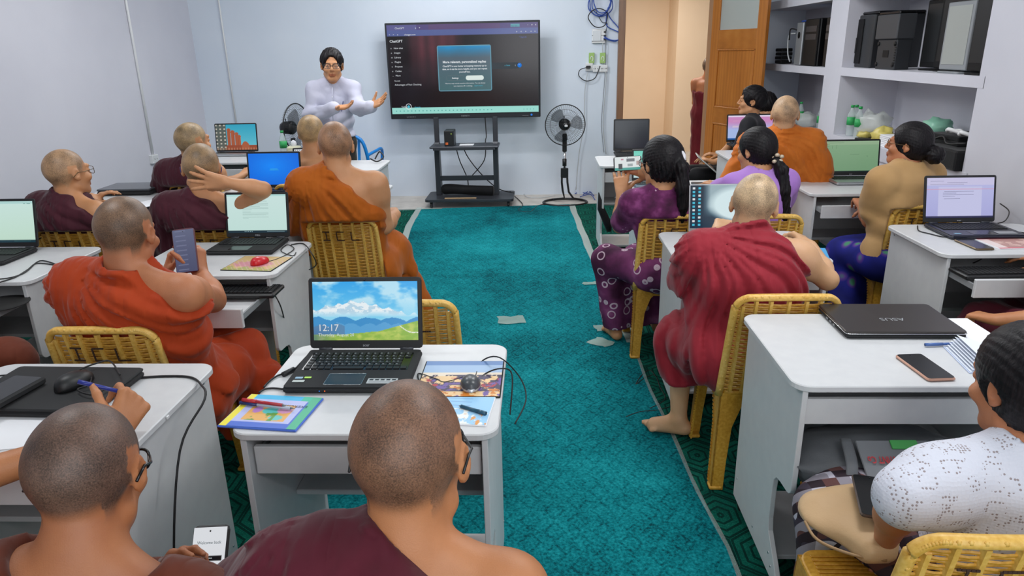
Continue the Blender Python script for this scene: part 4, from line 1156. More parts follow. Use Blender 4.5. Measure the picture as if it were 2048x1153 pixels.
# ---------------------------------------------------------------- laptops
def laptop(label, hl, hr, kind, tilt=18, depth=.245, scrh=None, body=BLKM, lidm=BLK, keys='stuff', logo=None, rz=None, z=DH, cat='laptop', es=ES, bez=.012, chin=.022, extras=None, palm=None, lbl2=None, res=(100, 57), yoff=0):
    """hl, hr: photograph pixels of the two ends of the hinge, lying on the plane z"""
    a, b = atz(*hl, z), atz(*hr, z); w_ = float(np.linalg.norm(b-a)); ang = atan2(b[1]-a[1], b[0]-a[0]) if rz is None else rz
    c = (a+b)/2; e = empty('laptop', (c[0], c[1]+yoff, z), ang, label, cat)
    return laptop_body(e, w_, depth, kind, tilt, scrh, body, lidm, keys, logo, es, bez, chin, palm, res)
def laptop_body(e, w_, depth, kind, tilt, scrh=None, body=BLKM, lidm=BLK, keys='stuff', logo=None, es=ES, bez=.012, chin=.022, palm=None, res=(100, 57)):
    T = .018; scrh = scrh or w_*.66
    bs = MB().rbox((0, -depth/2, T/2+.003), (w_, depth, T), .012).obj('base', body, e)
    pl = MB().rbox((0, -depth/2, T+.0035), (w_-.006, depth-.006, .002), .01).obj('palm_rest', palm or body, e)
    ft = MB()
    for x in (-1, 1):
        for y in (.1, .9): ft.lathe([(.006, 0), (.006, .004)], 8, (x*w_*.42, -depth*y, 0))
    ft.obj('rubber_foot', BLKM, e)
    kw, kh = w_*.86, depth*.44; ky = -depth*.12-kh/2; rows = 6; kz = T+.0065
    MB().box((0, ky, T+.0048), (kw+.006, kh+.004, .001)).obj('key_well', BLKG, pl)
    if keys == 'full':
        pit = kw/15.; rp = kh/rows; cap = MB().rbox((0, 0, 0), (pit*.84, rp*.78, .0028), .0015, n=1).mesh('key'); cap.materials.append(KEYM)
        lay = [15, 15, 14.5, 13.5, 13, 0]
        leg = MB()
        for r_ in range(rows-1):
            n = 15 if r_ < 2 else 14
            off = (0, 0, .5, .75, 0)[r_]
            for k in range(n):
                x = -kw/2+pit*(k+.5)+(off*pit*.5 if k else 0)*(1 if k < n-1 else 0); y = ky+kh/2-rp*(r_+.5)
                o = bpy.data.objects.new('key', cap); COL.objects.link(o); o.parent = pl; o.location = (x, y, kz)
                leg.box((x-pit*.15, y+rp*.12, kz+.0016), (pit*.22, rp*.2, .0003))
        for x0, x1 in ((0, 1), (1, 2), (2, 3), (3, 4), (4, 9), (9, 10), (10, 11), (11, 12), (12, 13), (13, 14), (14, 15)):
            y = ky+kh/2-rp*5.5; wk = (x1-x0)*pit*.88
            MB().rbox((-kw/2+pit*(x0+x1)/2, y, kz), (wk, rp*.78, .0028), .0015, n=1).obj('key', KEYM, pl)
        leg.obj('lettering', KEYL, pl, kind='stuff')
    else:
        m = MB(); pit = kw/15.; rp = kh/rows
        for r_ in range(rows):
            k = 0
            while k < 15:
                n = 5 if (r_ == 5 and k == 4) else 1
                m.box((-kw/2+pit*(k+n/2), ky+kh/2-rp*(r_+.5), kz), (pit*(n-.16), rp*.78, .0026)); k += n
        m.obj('keys', KEYM, pl, kind='stuff')
    tp = MB().rbox((-w_*.03, -depth*.80, T+.0048), (w_*.30, depth*.27, .0012), .003).obj('touchpad', BLKG if palm is None else SILV, pl)
    if keys == 'full': MB().tube([(p[0]-w_*.03, p[1]-depth*.80, T+.0052) for p in rrect(w_*.30, depth*.27, .003, 2)], .0007, 4, closed=True).obj('chrome_edge', CHROME, pl)
    lid = empty('lid', (0, .002, T+.004), 0, parent=e); lid.rotation_euler = (radians(-tilt), 0, 0)
    MB().rbox((0, 0, 0), (w_, scrh, .007), .010, M=Matrix.Translation((0, .004, scrh/2+.002)) @ Matrix.Rotation(pi/2, 4, 'X')).obj('lid_shell', lidm, lid)
    sw, shh = w_-2*bez, scrh-bez-chin
    if kind:
        img = paint(kind, *res); picture('screen', img, sw, shh, screen_mat(es), lid, (0, -.0008, chin+shh/2+.002))
    else: MB().box((0, -.0004, chin+shh/2+.002), (sw, .001, shh)).obj('screen', simple('dead_screen', '1A2029', .18), lid)
    for x in (-.36, .36): MB().tube([(x*w_-.02, 0, 0), (x*w_+.02, 0, 0)], .006, 8).obj('hinge', DGREY, lid)
    if logo: text(logo, .012, simple('logo_grey', 'C4C8CC', .3, metal=.5), lid, (0, -.0012, chin*.25+.002), (pi/2, 0, 0), align='CENTER')
    e['w'] = w_; e['h'] = scrh; e['sw'] = sw; e['sh'] = shh; e['chin'] = chin; del e['w'], e['h']
    return e, lid, sw, shh, chin
def on_screen(lid, sw, shh, chin, u, t, s, size, mat, align='LEFT', sx=1.):
    return text(s, size, mat, lid, ((u-.5)*sw, -.0022, chin+shh*(1-t)+.002), (pi/2, 0, 0), align=align, scale=(sx, 1, 1))
def bars(lid, sw, shh, chin, rects, mat, name='screen_text_lines', y=-.0018):
    m = MB()
    for u, t, w_, h_ in rects: m.box(((u+w_/2-.5)*sw, y, chin+shh*(1-t-h_/2)+.002), (w_*sw, .0004, h_*shh))
    return m.obj(name, mat, lid)
def cable(pts, label, r=.0022, mat=CABLE, n=6, name='cable', cat='cable', group=None, parent=None):
    o = MB().tube(smooth_pts(pts, n), r, 6).obj(name, mat, parent)
    if parent is None: prop(o, label, cat, group)
    return o
def closed_laptop(label, c, w_, d, rz, mat=BLKM, logo=None, t=.024, rim=None, z=DH, edge=None):
    e = empty('laptop', (c[0], c[1], z), rz, label, 'laptop')
    MB().rbox((0, 0, t*.36), (w_, d, t*.62), .014).obj('base', BLKM, e)
    MB().rbox((0, 0, t*.85), (w_, d, t*.30), .014).obj('lid', mat, e)
    if edge: MB().tube([(p[0], p[1], t*.70) for p in rrect(w_+.001, d+.001, .014, 3)], .0013, 5, closed=True).obj('metal_edge', edge, e)
    if logo: text(logo, .035, simple('logo_grey', 'C4C8CC', .3, metal=.5), e, (0, -.01, t+.0006), (0, 0, pi), align='CENTER')
    pt = MB()
    for k in range(3): pt.box((-w_/2-.0005, -d*.1+k*.03, t*.35), (.002, .014, .006))
    pt.obj('port', GREY, e)
    return e
def mouse(p, label, rz=0, mat=BLK, side=None, z=None, sc=1.):
    e = empty('mouse', tuple(p), rz, label, 'mouse'); e.scale = (sc,)*3
    m = MB(); n, sg = 9, 14; v = []; f = []
    for i in range(n+1):
        a = pi*i/n; y = -.052*cos(a); w_ = .030*(sin(a)**.6)*(1-.12*cos(2*a)) if 0 < i < n else .002; hh = .032*(max(sin(a), 0)**.6)*(1-.22*y/.052)+.002
        for k in range(sg):
            t = pi*k/(sg-1); v.append((-w_*cos(t), y, hh*sin(t)**.8 if sin(t) > 0 else 0))
    for i in range(n):
        for k in range(sg-1): f.append((i*sg+k, i*sg+k+1, (i+1)*sg+k+1, (i+1)*sg+k))
        f.append((i*sg+sg-1, i*sg, (i+1)*sg, (i+1)*sg+sg-1))
    m.add(v, [q[::-1] for q in f], True).obj('shell', mat, e, (0, 0, .001))
    MB().lathe([(.0, -.003), (.008, -.003), (.008, .003), (0, .003)], 12, M=Matrix.Translation((0, .024, .0215)) @ Matrix.Rotation(pi/2, 4, 'Y')).obj('scroll_wheel', BLKG, e)
    if side: MB().add([(a*1.03, b*1.02, c*.62) for a, b, c in v], [q[::-1] for q in f], True).obj('side_band', side, e, (0, 0, .0005))
    return e
def keyboard(p, w_, d, label, rz=0, mat=BLK):
    e = empty('keyboard', tuple(p), rz, label, 'keyboard')
    MB().rbox((0, 0, .010), (w_, d, .018), .008).obj('case', mat, e)
    m = MB(); nx = 20
    for r_ in range(6):
        for k in range(nx): m.box((-w_/2+.012+(w_-.024)*(k+.5)/nx, d/2-.014-(d-.03)*(r_+.5)/6, .022), ((w_-.024)/nx*.82, (d-.03)/6*.8, .006))
    m.obj('keys', KEYM, e, kind='stuff'); return e
def flat_sheet(name, p4, label, cat, mat, t=.003, img=None, z=DH, parent_parts=None, group=None):
    """thin printed thing from four pixel corners (tl,tr,br,bl) on the plane z"""
    P = [atz(*q, z) for q in p4]; c = sum(P)/4
    ux = nrm(((P[1]-P[0])+(P[2]-P[3]))); ang = atan2(ux[1], ux[0]); w_ = (np.linalg.norm(P[1]-P[0])+np.linalg.norm(P[2]-P[3]))/2; d = (np.linalg.norm(P[0]-P[3])+np.linalg.norm(P[1]-P[2]))/2
    e = empty(name, tuple(c), ang, label, cat, group); e.location[2] = z
    MB().rbox((0, 0, t/2), (w_, d, t), .003).obj('body' if cat != 'book' else 'cover', mat, e)
    if img is not None: picture('print', img, w_*.97, d*.97, print_mat(), e, (0, 0, t+.0006), axes='xy')
    return e, w_, d
def bottle(p, label, h=.22, r=.031, group=None, water=True):
    e = empty('water_bottle', tuple(p), 0, label, 'bottle', group)
    cl = MATS.get('pet') or MT('clear_bottle_plastic', 'DDEBEA', .08, alpha=.32).m; MATS['pet'] = cl
    MB().lathe([(r*.8, 0), (r, .008), (r*.94, h*.2), (r, h*.3), (r, h*.62), (r*.9, h*.70), (r*.42, h*.87), (r*.40, h*.93)], 18).obj('bottle_body', cl, e)
    MB().lathe([(r*1.01, h*.36), (r*1.01, h*.62)], 18).obj('paper_label', simple('green_label', '2FA55A', .5), e)
    MB().lathe([(r*.46, h*.92), (r*.46, h*1.0)], 14).obj('cap', simple('green_cap', '1E9A4C', .4), e)
    return e
def pen(a, b, label, mat, r=.0045, tip=None):
    a, b = V(a), V(b); m = (a+b)/2; e = empty('pen', tuple(m), 0, label, 'pen'); L = b-a
    MB().tube([tuple(a-m), tuple(a-m+L*.92)], r, 8).obj('barrel', mat, e)
    MB().tube([tuple(a-m+L*.0), tuple(a-m+L*.32)], r*1.15, 8).obj('cap', tip or mat, e)
    MB().tube([tuple(a-m+L*.92), tuple(b-m)], [r*.8, r*.2], 8).obj('nib', GREY, e)
    return e
def phone(c, R, U, w_, l, label, kind=None, case=BLK, es=.8, holes=None):
    """c centre, R right axis, U up axis of the screen face"""
    R, U = nrm(V(R)), V(U); U = nrm(U-R*U.dot(R)); Nn = np.cross(R, U)
    e = empty('phone', tuple(c), 0, label, 'phone'); M = Matrix((tuple(R)+(0,), tuple(U)+(0,), tuple(Nn)+(0,), (0, 0, 0, 1))).transposed()
    e.rotation_euler = M.to_euler()
    MB().rbox((0, 0, 0), (w_, l, .009), .010).obj('case', case, e)
    if kind: picture('screen', paint(kind, 40, 80) if l > w_ else paint(kind, 80, 40), w_*.92, l*.95, screen_mat(es), e, (0, 0, .0053), axes='xy')
    else: MB().rbox((0, 0, .0048), (w_*.93, l*.96, .0008), .008).obj('screen', BLKG, e)
    MB().lathe([(.0018, 0), (.0018, .0006)], 8, (0, l*.43, .0054)).obj('camera_hole', BLKG, e)
    return e
# ---------------------------------------------------------------- desks (front edge y, centre x)
desk(-.448, 1.535, 'white computer desk in the centre foreground holding the snowy-mountain laptop')
desk(-1.335, 1.395, 'near left white desk with closed black laptop and thumb mark on its edge')
desk(-2.02, 1.395, 'white desk cut by the left picture edge, nearest the camera')
desk(-1.48, 2.855, 'white desk of the person in rust-orange robe, keyboard tray pulled out', tray=.30)
desk(-2.52, 2.79, 'white desk at the left picture edge with open tray and round mouse pad', tray=.26)
desk(-2.78, 4.40, 'white desk below the wall socket carrying a closed laptop and paper')
desk(-2.08, 4.40, 'white desk carrying the bright blue laptop screen')
desk(-1.38, 4.42, 'white desk hidden in front of the person in amber robe')
desk(-1.64, 5.63, 'front-row white desk beside the standing presenter')
desk(-2.80, 6.16, 'far left white desk with the red temple wallpaper laptop', tray=.05)
desk(1.042, 1.795, 'large near right white desk with closed grey laptop and phone')
desk(.935, 2.975, 'white desk in front of the person in crimson robe', tray=.0)
desk(2.12, 3.08, 'white desk at the right edge with tray pulled out and lilac document laptop', tray=.22)
desk(2.035, 4.46, 'white desk of the person in tan shirt, green spreadsheet laptop on it', tray=.12)
desk(.95, 4.43, 'white desk the person in purple batik films over')
desk(.815, 5.68, 'front-row white desk by the doorway with a dark switched-off screen')
desk(1.905, 5.92, 'white desk by the shelves with the pink web page laptop')

# ---------------------------------------------------------------- chairs
def chair_at(px, py, label, side='C', rz=0, yoff=.28, xoff=0, z=.835):
    p = atz(px, py, z); dx = {'C': 0, 'L': .19, 'R': -.19}[side]
    return chair(p[0]+dx+xoff, p[1]+yoff, label, rz)
chair_at(198, 668, 'yellow woven chair lettered ICL behind the person in rust-orange robe')
chair_at(137, 464, 'yellow chair behind the person in glasses and brown-maroon robe')
chair_at(358, 462, 'yellow chair of the person holding his head, seen over the left phone', 'L')
chair_at(682, 446, 'yellow chair with straight upright ribs behind the person in amber robe')
chair_at(914, 613, 'yellow chair standing beyond the snowy-mountain laptop', 'R')
chair_at(1281, 440, 'yellow chair on the seam of the aisle carrying the person in purple batik', 'L')
chair_at(1577, 602, 'bright yellow chair behind the person in crimson robe')
chair_at(1609, 438, 'yellow chair of the person in lilac, its corner right of the shaved head', 'R')
chair_at(1608, 342, 'yellow chair behind the person in orange robe by the shelves')
chair_at(1787, 420, 'yellow chair of the person in the tan shirt', 'L', radians(0))
chair_at(1822, 1090, 'yellow chair in the bottom right corner under the person in white lace', 'L')
chair_at(337, 375, 'yellow chair of the person in dark maroon robe', 'L')
chair(-.33, .86, 'yellow chair under the person in the centre foreground')
chair(-.86, .76, 'yellow chair under the person with glasses at the lower left')
chair(-1.62, 5.0, 'yellow chair of the person beside the floor fan, hidden by his neighbours')
chair(-1.72, .62, 'yellow chair of the writer off the left edge')
chair(-2.95, 2.25, 'yellow chair of the brown-robed sitter at the left edge')
chair(2.28, 2.55, 'yellow chair of the maroon-robed sitter at the right edge')
chair(1.93, 6.95, 'yellow chair of the black-trousered person with a tablet', radians(70))
chair(1.86, 6.15, 'yellow chair in front of the shelves, behind the pink web page', radians(50)).location[1] = 7.35

# ---------------------------------------------------------------- wall screen on its trolley
def big_screen():
    y = 8.30; a, b, c_, d = aty(768, 46, y), aty(1080, 40, y), aty(782, 240, y), aty(1080, 233, y)
    W_ = float(b[0]-a[0]+b[0]-c_[0])/2; zt = float(a[2]+b[2])/2; zb = float(c_[2]+d[2])/2; H_ = zt-zb; xc = float(a[0]+b[0])/2
    e = empty('television', (xc, y, zb), 0, 'large wide flat touch screen showing a dark chat page, on a wheeled stand', 'screen')
    MB().rbox((0, .035, H_/2), (W_, .055, H_), .010).obj('casing', simple('screen_casing', '2A2C31', .4, metal=.4), e)
    fw = .022; sh_ = H_-.022-.058; sw = W_-2*fw; zc = .058+sh_/2
    MB().box((0, .0065, zc), (sw+.008, .003, sh_+.008)).obj('bezel', BLK, e)
    s = picture('screen', paint('tv', 200, 112), sw, sh_, screen_mat(.8, .18), e, (0, .003, zc))
    def P(u, t): return ((u-.5)*sw, -.001, zc+sh_*(.5-t))
    def T(u, t, st, sz, m=GW, al='LEFT', bold=0): return text(st, sz, m, e, P(u, t), (pi/2, 0, 0), align=al, bold=bold)
    tb = MB(); tb.box((0, .001, zc-sh_/2+sh_*.036), (sw, .003, sh_*.072)); tb.obj('taskbar', glow('taskbar', 'A8F0E4', .8), e)
    ic = MB()
    for k in range(26): ic.box((P(.03+.026*k, 0)[0], -.001, zc-sh_/2+sh_*.034), (.013, .001, .012))
    for k in range(4): ic.box((P(.9+.022*k, 0)[0], -.001, zc-sh_/2+sh_*.034), (.010, .001, .008))
    ic.obj('taskbar_icons', glow('tb_icons', '6CC6C0', .7), e, kind='stuff')
    T(.055, .045, 'ChatGPT', .028); T(.19, .045, 'x', .026); T(.215, .045, '+', .03); T(.115, .115, 'chatgpt.com', .026)
    for u, c in ((.013, '<'), (.04, '>'), (.068, 'o')): T(u, .112, c, .024)
    T(.015, .19, 'ChatGPT', .038, bold=.0006)
    for i, s_ in enumerate(('New chat', 'Images', 'Library', 'Plugins', 'Projects', 'Codex', 'More')):
        T(.040, .262+.051*i, s_, .026); T(.018, .262+.051*i, ('o', 'o', 'm', 'o', 'n', 'o', '...')[i], .024)
    T(.03, .625, 'Recents', .02); T(.03, .672, 'Advantages of Fact Checking', .026)
    T(.065, .955-.03, 'Twilight', .022); T(.155, .93, 'Upgrade', .020, GC)
    MB().tube([(P(.115, .915)[0]+.030*cos(a), -.002, P(.115, .915)[2]+.030*sin(a)) for a in np.linspace(0, 2*pi, 20)[:-1]], .0035, 5, closed=True).obj('round_icon', GW, e)
    MB().lathe([(.014, 0), (.014, .001)], 14, M=Matrix.Translation(P(.115, .915)) @ Matrix.Rotation(pi/2, 4, 'X')).obj('round_icon', GC, e)
    for u, s_ in ((.93, '-'), (.955, 'o'), (.98, 'x')): T(u, .035, s_, .03)
    MB().box((P(.85, 0)[0], 0, P(0, .03)[2]), (.10, .002, .030)).obj('button', glow('btn', '7CC6D8', .6), e); T(.85, .042, 'Ask Gemini', .018, GD, 'CENTER')
    T(.875, .165, '* Upgrade', .02, glow('up_blue', '6F7FD0', .7)); 
    for u in (.855, .885, .915, .95, .975): T(u, .105, 'o', .026)
    MB().prism(rrect(.50, .068, .034, 5, P(.73, 0)[0], P(0, .47)[2]), -.0008, .0005, 'y').obj('prompt_bar', glow('prompt', '3A4650', .5), e)
    T(.775, .475, 'o Think', .02, GC); T(.845, .478, 'i', .03)
    MB().lathe([(.024, 0), (.024, .001)], 18, M=Matrix.Translation((P(.875, 0)[0], -.0012, P(0, .468)[2])) @ Matrix.Rotation(pi/2, 4, 'X')).obj('send_button', GB, e)
    # dialog box
    mw, mh = sw*.355, sh_*.505; mx, mz = P(.508, 0)[0], P(0, .475+.015)[2]
    md = empty('dialog', (mx, -.004, mz), 0, parent=e)
    MB().prism(rrect(mw+.008, mh+.008, .02, 4), -.0015, .001, 'y').obj('dialog_border', glow('dlg_b', '78B8D0', .6), md)
    picture('dialog_face', paint('modal', 60, 40), mw-.012, mh-.012, screen_mat(.8, .18), md, (0, -.0022, 0))
    def TT(x, z, s_, sz, m=GW, bold=0): return text(s_, sz, m, md, (x*mw, -.0034, z*mh), (pi/2, 0, 0), align='CENTER', bold=bold)
    TT(0, .12, 'More relevant, personalized replies', .034, bold=.0012)
    TT(0, .035, 'ChatGPT is now better at keeping memory up to', .0245, bold=.0006); TT(0, -.03, 'date, so it can be more helpful, and you can repeat', .0245, bold=.0006); TT(0, -.095, 'yourself less.', .0245, bold=.0006)
    pl = MB().prism(rrect(mw*.34, mh*.105, mh*.05, 6, mw*.185, -mh*.215), -.0034, -.0024, 'y').obj('button', glow('btn_w', 'F2FFFA', .8), md)
    MB().tube([(a, -.003, b) for a, b in rrect(mw*.34, mh*.105, mh*.05, 6, -mw*.185, -mh*.215)], .0016, 4, closed=True).obj('button_outline', glow('btn_o', '7F9098', .5), md)
    TT(-.185, -.23, 'Settings', .024, bold=.0005)
    TT(0, -.345, 'Memory may include sensitive information. You can always', .019); TT(-.04, -.405, 'turn memory off in settings.', .019); TT(.25, -.405, 'Learn more', .019, GC)
    T(.60+.0, 1.045, '', .02)
    text('INFINITY', .024, GREY, e, (0, .006, .018), (pi/2, 0, 0), align='CENTER')
    MB().box((W_*.40, .006, .018), (.07, .003, .003)).obj('indicator_strip', GREY, e)
    MB().ball((W_*.44, .005, .026), (.012, .004, .012), 10).obj('power_light', GB, e)
    m = MB()
    for k in range(6): m.box((-W_*.39+.018*k, .006, .022), (.008, .003, .008))
    m.obj('front_keys', GREY, e)
    MB().rbox((0, .09, H_/2), (W_*.5, .07, H_*.55), .01).obj('mount_plate', DGREY, e)
    return e, xc, zb
tv, TX, TZ = big_screen()
def trolley():
    y = 8.20; e = empty('screen_trolley', (TX, y-.12, .0), 0, 'dark grey wheeled metal stand with one shelf under the big screen', 'stand')
    xl_ = float(aty(876, 320, y)[0])-TX; xr_ = float(aty(992, 320, y)[0])-TX
    zsh = float(aty(930, 291, y-.1)[2]); zbar = float(aty(930, 355, y)[2]); top = TZ+.02
    for sx, x in ((-1, xl_), (1, xr_)):
        MB().rbox((x, .13, (zsh+top)/2), (.055, .04, top-zsh), .006).obj('upright', DGREY, e)
        MB().add([(x+a*.028, b, z) for z, y0, y1 in ((.105, .04, .20), (zsh-.02, .04, .15), (zsh+.03, .08, .15)) for a in (-1, 1) for b in (y0, y1)],
                 [(0, 1, 5, 4), (2, 6, 7, 3), (0, 4, 6, 2), (1, 3, 7, 5), (4, 5, 9, 8), (6, 10, 11, 7), (4, 8, 10, 6), (5, 7, 11, 9), (8, 9, 11, 10), (0, 2, 3, 1)]).obj('side_post', DGREY, e)
    MB().rbox(((xl_+xr_)/2, .0, zsh), (xr_-xl_+.10, .34, .022), .012).obj('shelf', simple('shelf_metal', '4C4F56', .35, metal=.3), e)
    MB().rbox(((xl_+xr_)/2, -.165, zsh-.012), (xr_-xl_+.02, .012, .035), .004).obj('shelf_lip', DGREY, e)
    MB().rbox(((xl_+xr_)/2, .08, zbar), (xr_-xl_, .025, .055), .004).obj('cross_bar', DGREY, e)
    x0, x1 = float(atz(848, 402, .1)[0])-TX, float(atz(1027, 398, .1)[0])-TX
    MB().prism(rrect(x1-x0, .50, .04, 4, (x0+x1)/2, .02), .072, .102).obj('base_plate', DGREY, e, bevel=.004)
    for x in (x0+.07, x1-.06):
        for yy_ in (-.19, .22):
            MB().lathe([(0, -.011), (.026, -.011), (.028, 0), (.026, .011), (0, .011)], 16, M=Matrix.Translation((x, yy_, .029)) @ Matrix.Rotation(pi/2, 4, 'Y')).box((x, yy_+.008, .06), (.03, .034, .022)).obj('caster', BLK, e)
    # black tripod bag lying on the base, power unit on the shelf
    pts = [(TX+xl_+.03, y-.08, .165), (TX+xl_+.15, y-.06, .17), (TX+(xl_+xr_)/2, y-.08, .160), (TX+xr_-.10, y-.11, .155), (TX+xr_-.03, y-.12, .155)]
    b = MB().tube(smooth_pts(pts, 6), list(np.interp(np.linspace(0, 1, 25), [0, .1, .5, .9, 1], [.03, .062, .055, .058, .05])), 16).obj('carrying_bag', cloth_mat('black_nylon', '0E0E10', '1A1A1C'), None)
    prop(b, 'long black cloth bag lying on the stand base under the screen', 'bag')
    prop(MB().rbox((TX+(xl_+xr_)/2-.06, y-.30, .108), (.36, .018, .010), .003).obj('wooden_stick', simple('stick', 'C9A77C', .6)), 'thin pale stick in front of the black bag', 'stick')
    u = empty('power_unit', (TX+xl_+.17, y-.15, zsh+.011), 0, 'small black battery backup unit on the shelf of the screen stand', 'power unit')
    MB().rbox((0, 0, .085), (.11, .20, .17), .010).obj('case', simple('ups_case', '33363B', .4), u)
    MB().rbox((0, -.1, .09), (.104, .012, .155), .008).obj('front_panel', BLK, u)
    MB().rbox((-.025, -.107, .03), (.03, .003, .025), .003).obj('orange_label', simple('orange_label', 'D1642B', .5), u)
    MB().ball((.028, -.107, .135), (.009, .003, .009), 8).obj('power_button', simple('ups_button', '8FA34A', .4), u)
    prop(MB().rbox((TX+(xl_+xr_)/2+.02, y-.15, zsh+.014), (.16, .12, .006), .004).obj('paper_sheet', PAPER), 'white leaflet on the shelf beside the battery unit', 'paper')
    return xl_, xr_, zsh
XL, XR, ZSH = trolley()
cable([(TX+XL+.2, 8.25, ZSH), (TX+XL+.24, 8.3, ZSH-.2), (TX+XL+.32, 8.25, ZSH-.38), (TX+XL+.34, 8.2, .2)], 'black cable hanging in a slant left under the stand shelf', .006)
cable([(TX-.05, 8.3, ZSH), (TX+.0, 8.32, ZSH-.15), (TX+.15, 8.3, ZSH-.35), (TX+.35, 8.25, .15), (TX+.55, 8.1, .12)], 'black cable crossing below the stand shelf to the right', .006)
cable([(TX+.22, 8.33, TZ+.05), (TX+.23, 8.34, TZ-.2), (TX+.22, 8.33, ZSH+.02), (TX+.2, 8.32, ZSH-.2), (TX+.05, 8.3, ZSH-.38)], 'black power lead dropping behind the screen', .006)
def fl_(px, py): p = atz(px, py, .012); return (p[0], p[1], .012)
cable([(TX+.5, 8.2, .12), fl_(1020, 385), fl_(1045, 408), fl_(1037, 421), fl_(1060, 424), fl_(1075, 412), fl_(1095, 408)], 'thin black cable looping over the carpet edge between stand and fan', .005)
cable([fl_(1030, 378), fl_(1044, 378), fl_(1052, 393), fl_(1075, 396), fl_(1110, 392)], 'thin grey cable on the floor behind the fan base', .004, CABLEW)

# ---------------------------------------------------------------- fans
def fan(loc, rz, zh, R_, label, tilt=0, base='ring', cz=.0):
    e = empty('standing_fan', loc, rz, label, 'fan')
    if base == 'ring':
        MB().tube([(.25*cos(a), .20*sin(a)-.02, .016) for a in np.linspace(0, 2*pi, 40)[:-1]], .013, 8, closed=True).obj('base_ring', BLK, e)
        MB().tube([(-.03, .06, .32), (-.03, .06, .23), (-.02, .06, .14), (.0, .05, .05), (-.12, .12, .02)], .012, 8).tube([(.03, .06, .32), (.035, .06, .23), (.05, .05, .12), (.10, .03, .05), (.20, .06, .02)], .012, 8).obj('leg_tube', BLK, e)
        MB().rbox((0, .06, .34), (.085, .05, .11), .008).obj('bracket', BLK, e)
        MB().tube([(0, .06, .38), (0, .06, .60)], .012, 10).obj('inner_pole', CHROME, e)
        MB().tube([(0, .06, .42), (0, .06, .50)], .024, 12).obj('collar', BLK, e)
    else:
        MB().lathe([(.0, 0), (.17, 0), (.165, .02), (.03, .04), (0, .04)], 24, (0, .06, 0)).obj('base_plate', BLK, e)
        MB().tube([(0, .06, .03), (0, .06, .60)], .014, 10).obj('inner_pole', BLK, e)
    MB().rbox((0, .06, (.58+zh-.10)/2), (.05, .035, zh-.10-.58), .01).obj('neck_column', BLK, e)
    hd = empty('fan_head', (0, 0, zh), 0, parent=e); hd.rotation_euler = (tilt, 0, 0)
    Mx = Matrix.Rotation(pi/2, 4, 'X')
    MB().lathe([(0, -.17), (.045, -.17), (.062, -.13), (.066, -.05), (.05, -.03), (0, -.03)], 20, M=Mx).obj('motor_housing', BLK, hd)
    MB().tube([(0, .12, .065), (0, .12, .09)], .006, 6).obj('oscillation_knob', BLK, hd)
    wires = MB(); n = 56
    for k in range(n):
        a = 2*pi*k/n
        wires.tube([(r*cos(a+tw), y, r*sin(a+tw)) for r, y, tw in ((.035, -.088, 0), (R_*.4, -.082, .05), (R_*.75, -.062, .1), (R_*.97, -.025, .12), (R_, .0, .12))], .0011, 3)
        wires.tube([(r*cos(a), y, r*sin(a)) for r, y in ((R_, .0), (R_*.95, .03), (R_*.7, .05), (.06, .055))], .0011, 3)
    for r, y in ((R_*.5, -.079), (R_*.78, -.058), (R_*.75, .048)): wires.tube([(r*cos(a), y, r*sin(a)) for a in np.linspace(0, 2*pi, 36)[:-1]], .0012, 3, closed=True)
    wires.obj('wire_guard', BLK, hd, kind='stuff')
    MB().tube([(R_*cos(a), 0, R_*sin(a)) for a in np.linspace(0, 2*pi, 48)[:-1]], .006, 6, closed=True).obj('guard_rim', BLK, hd)
    MB().lathe([(0, .0), (.036, .0), (.034, .014), (.028, .018), (0, .018)], 20, M=Matrix.Translation((0, -.078, 0)) @ Mx).obj('centre_cap', BLKG, hd)
    MB().rbox((0, -.0975, .0), (.034, .002, .018), .003).obj('maker_badge', WHITE, hd)
    bl = MT('smoky_blade', '2A2D33', .25, alpha=.38).m if 'smoky_blade' not in MATS else MATS['smoky_blade']; MATS['smoky_blade'] = bl
    for k in range(3):
        v = []; f = []
        for i, r in enumerate((.03, .07, .12, .165, R_*.86)):
            w_ = (.22, .42, .52, .50, .30)[i]
            for j in range(5):
                a = 2*pi*k/3+w_*(j/4-.3)*2; v.append((r*cos(a), -.03+.022*(j/4-.5)*2*(1-r), r*sin(a)))
        for i in range(4):
            for j in range(4): f.append((i*5+j, i*5+j+1, i*5+j+6, i*5+j+5))
        n0 = len(v); v += [(a, b+.002, c) for a, b, c in v]; f += [tuple(i+n0 for i in q[::-1]) for q in f]
        MB().add(v, f, True).obj('blade', bl, hd)
    return e
fh = aty(1131, 252, 7.98)
fan((float(fh[0]), 8.07, .0), radians(4), float(fh[2]), .222, 'black standing fan facing the room between screen and doorway')
f2 = aty(590, 256, 7.1)
fan((float(f2[0])+.02, 7.1, 0), radians(76), float(f2[2]), .235, 'black fan turned sideways behind the far left row', base='disc')

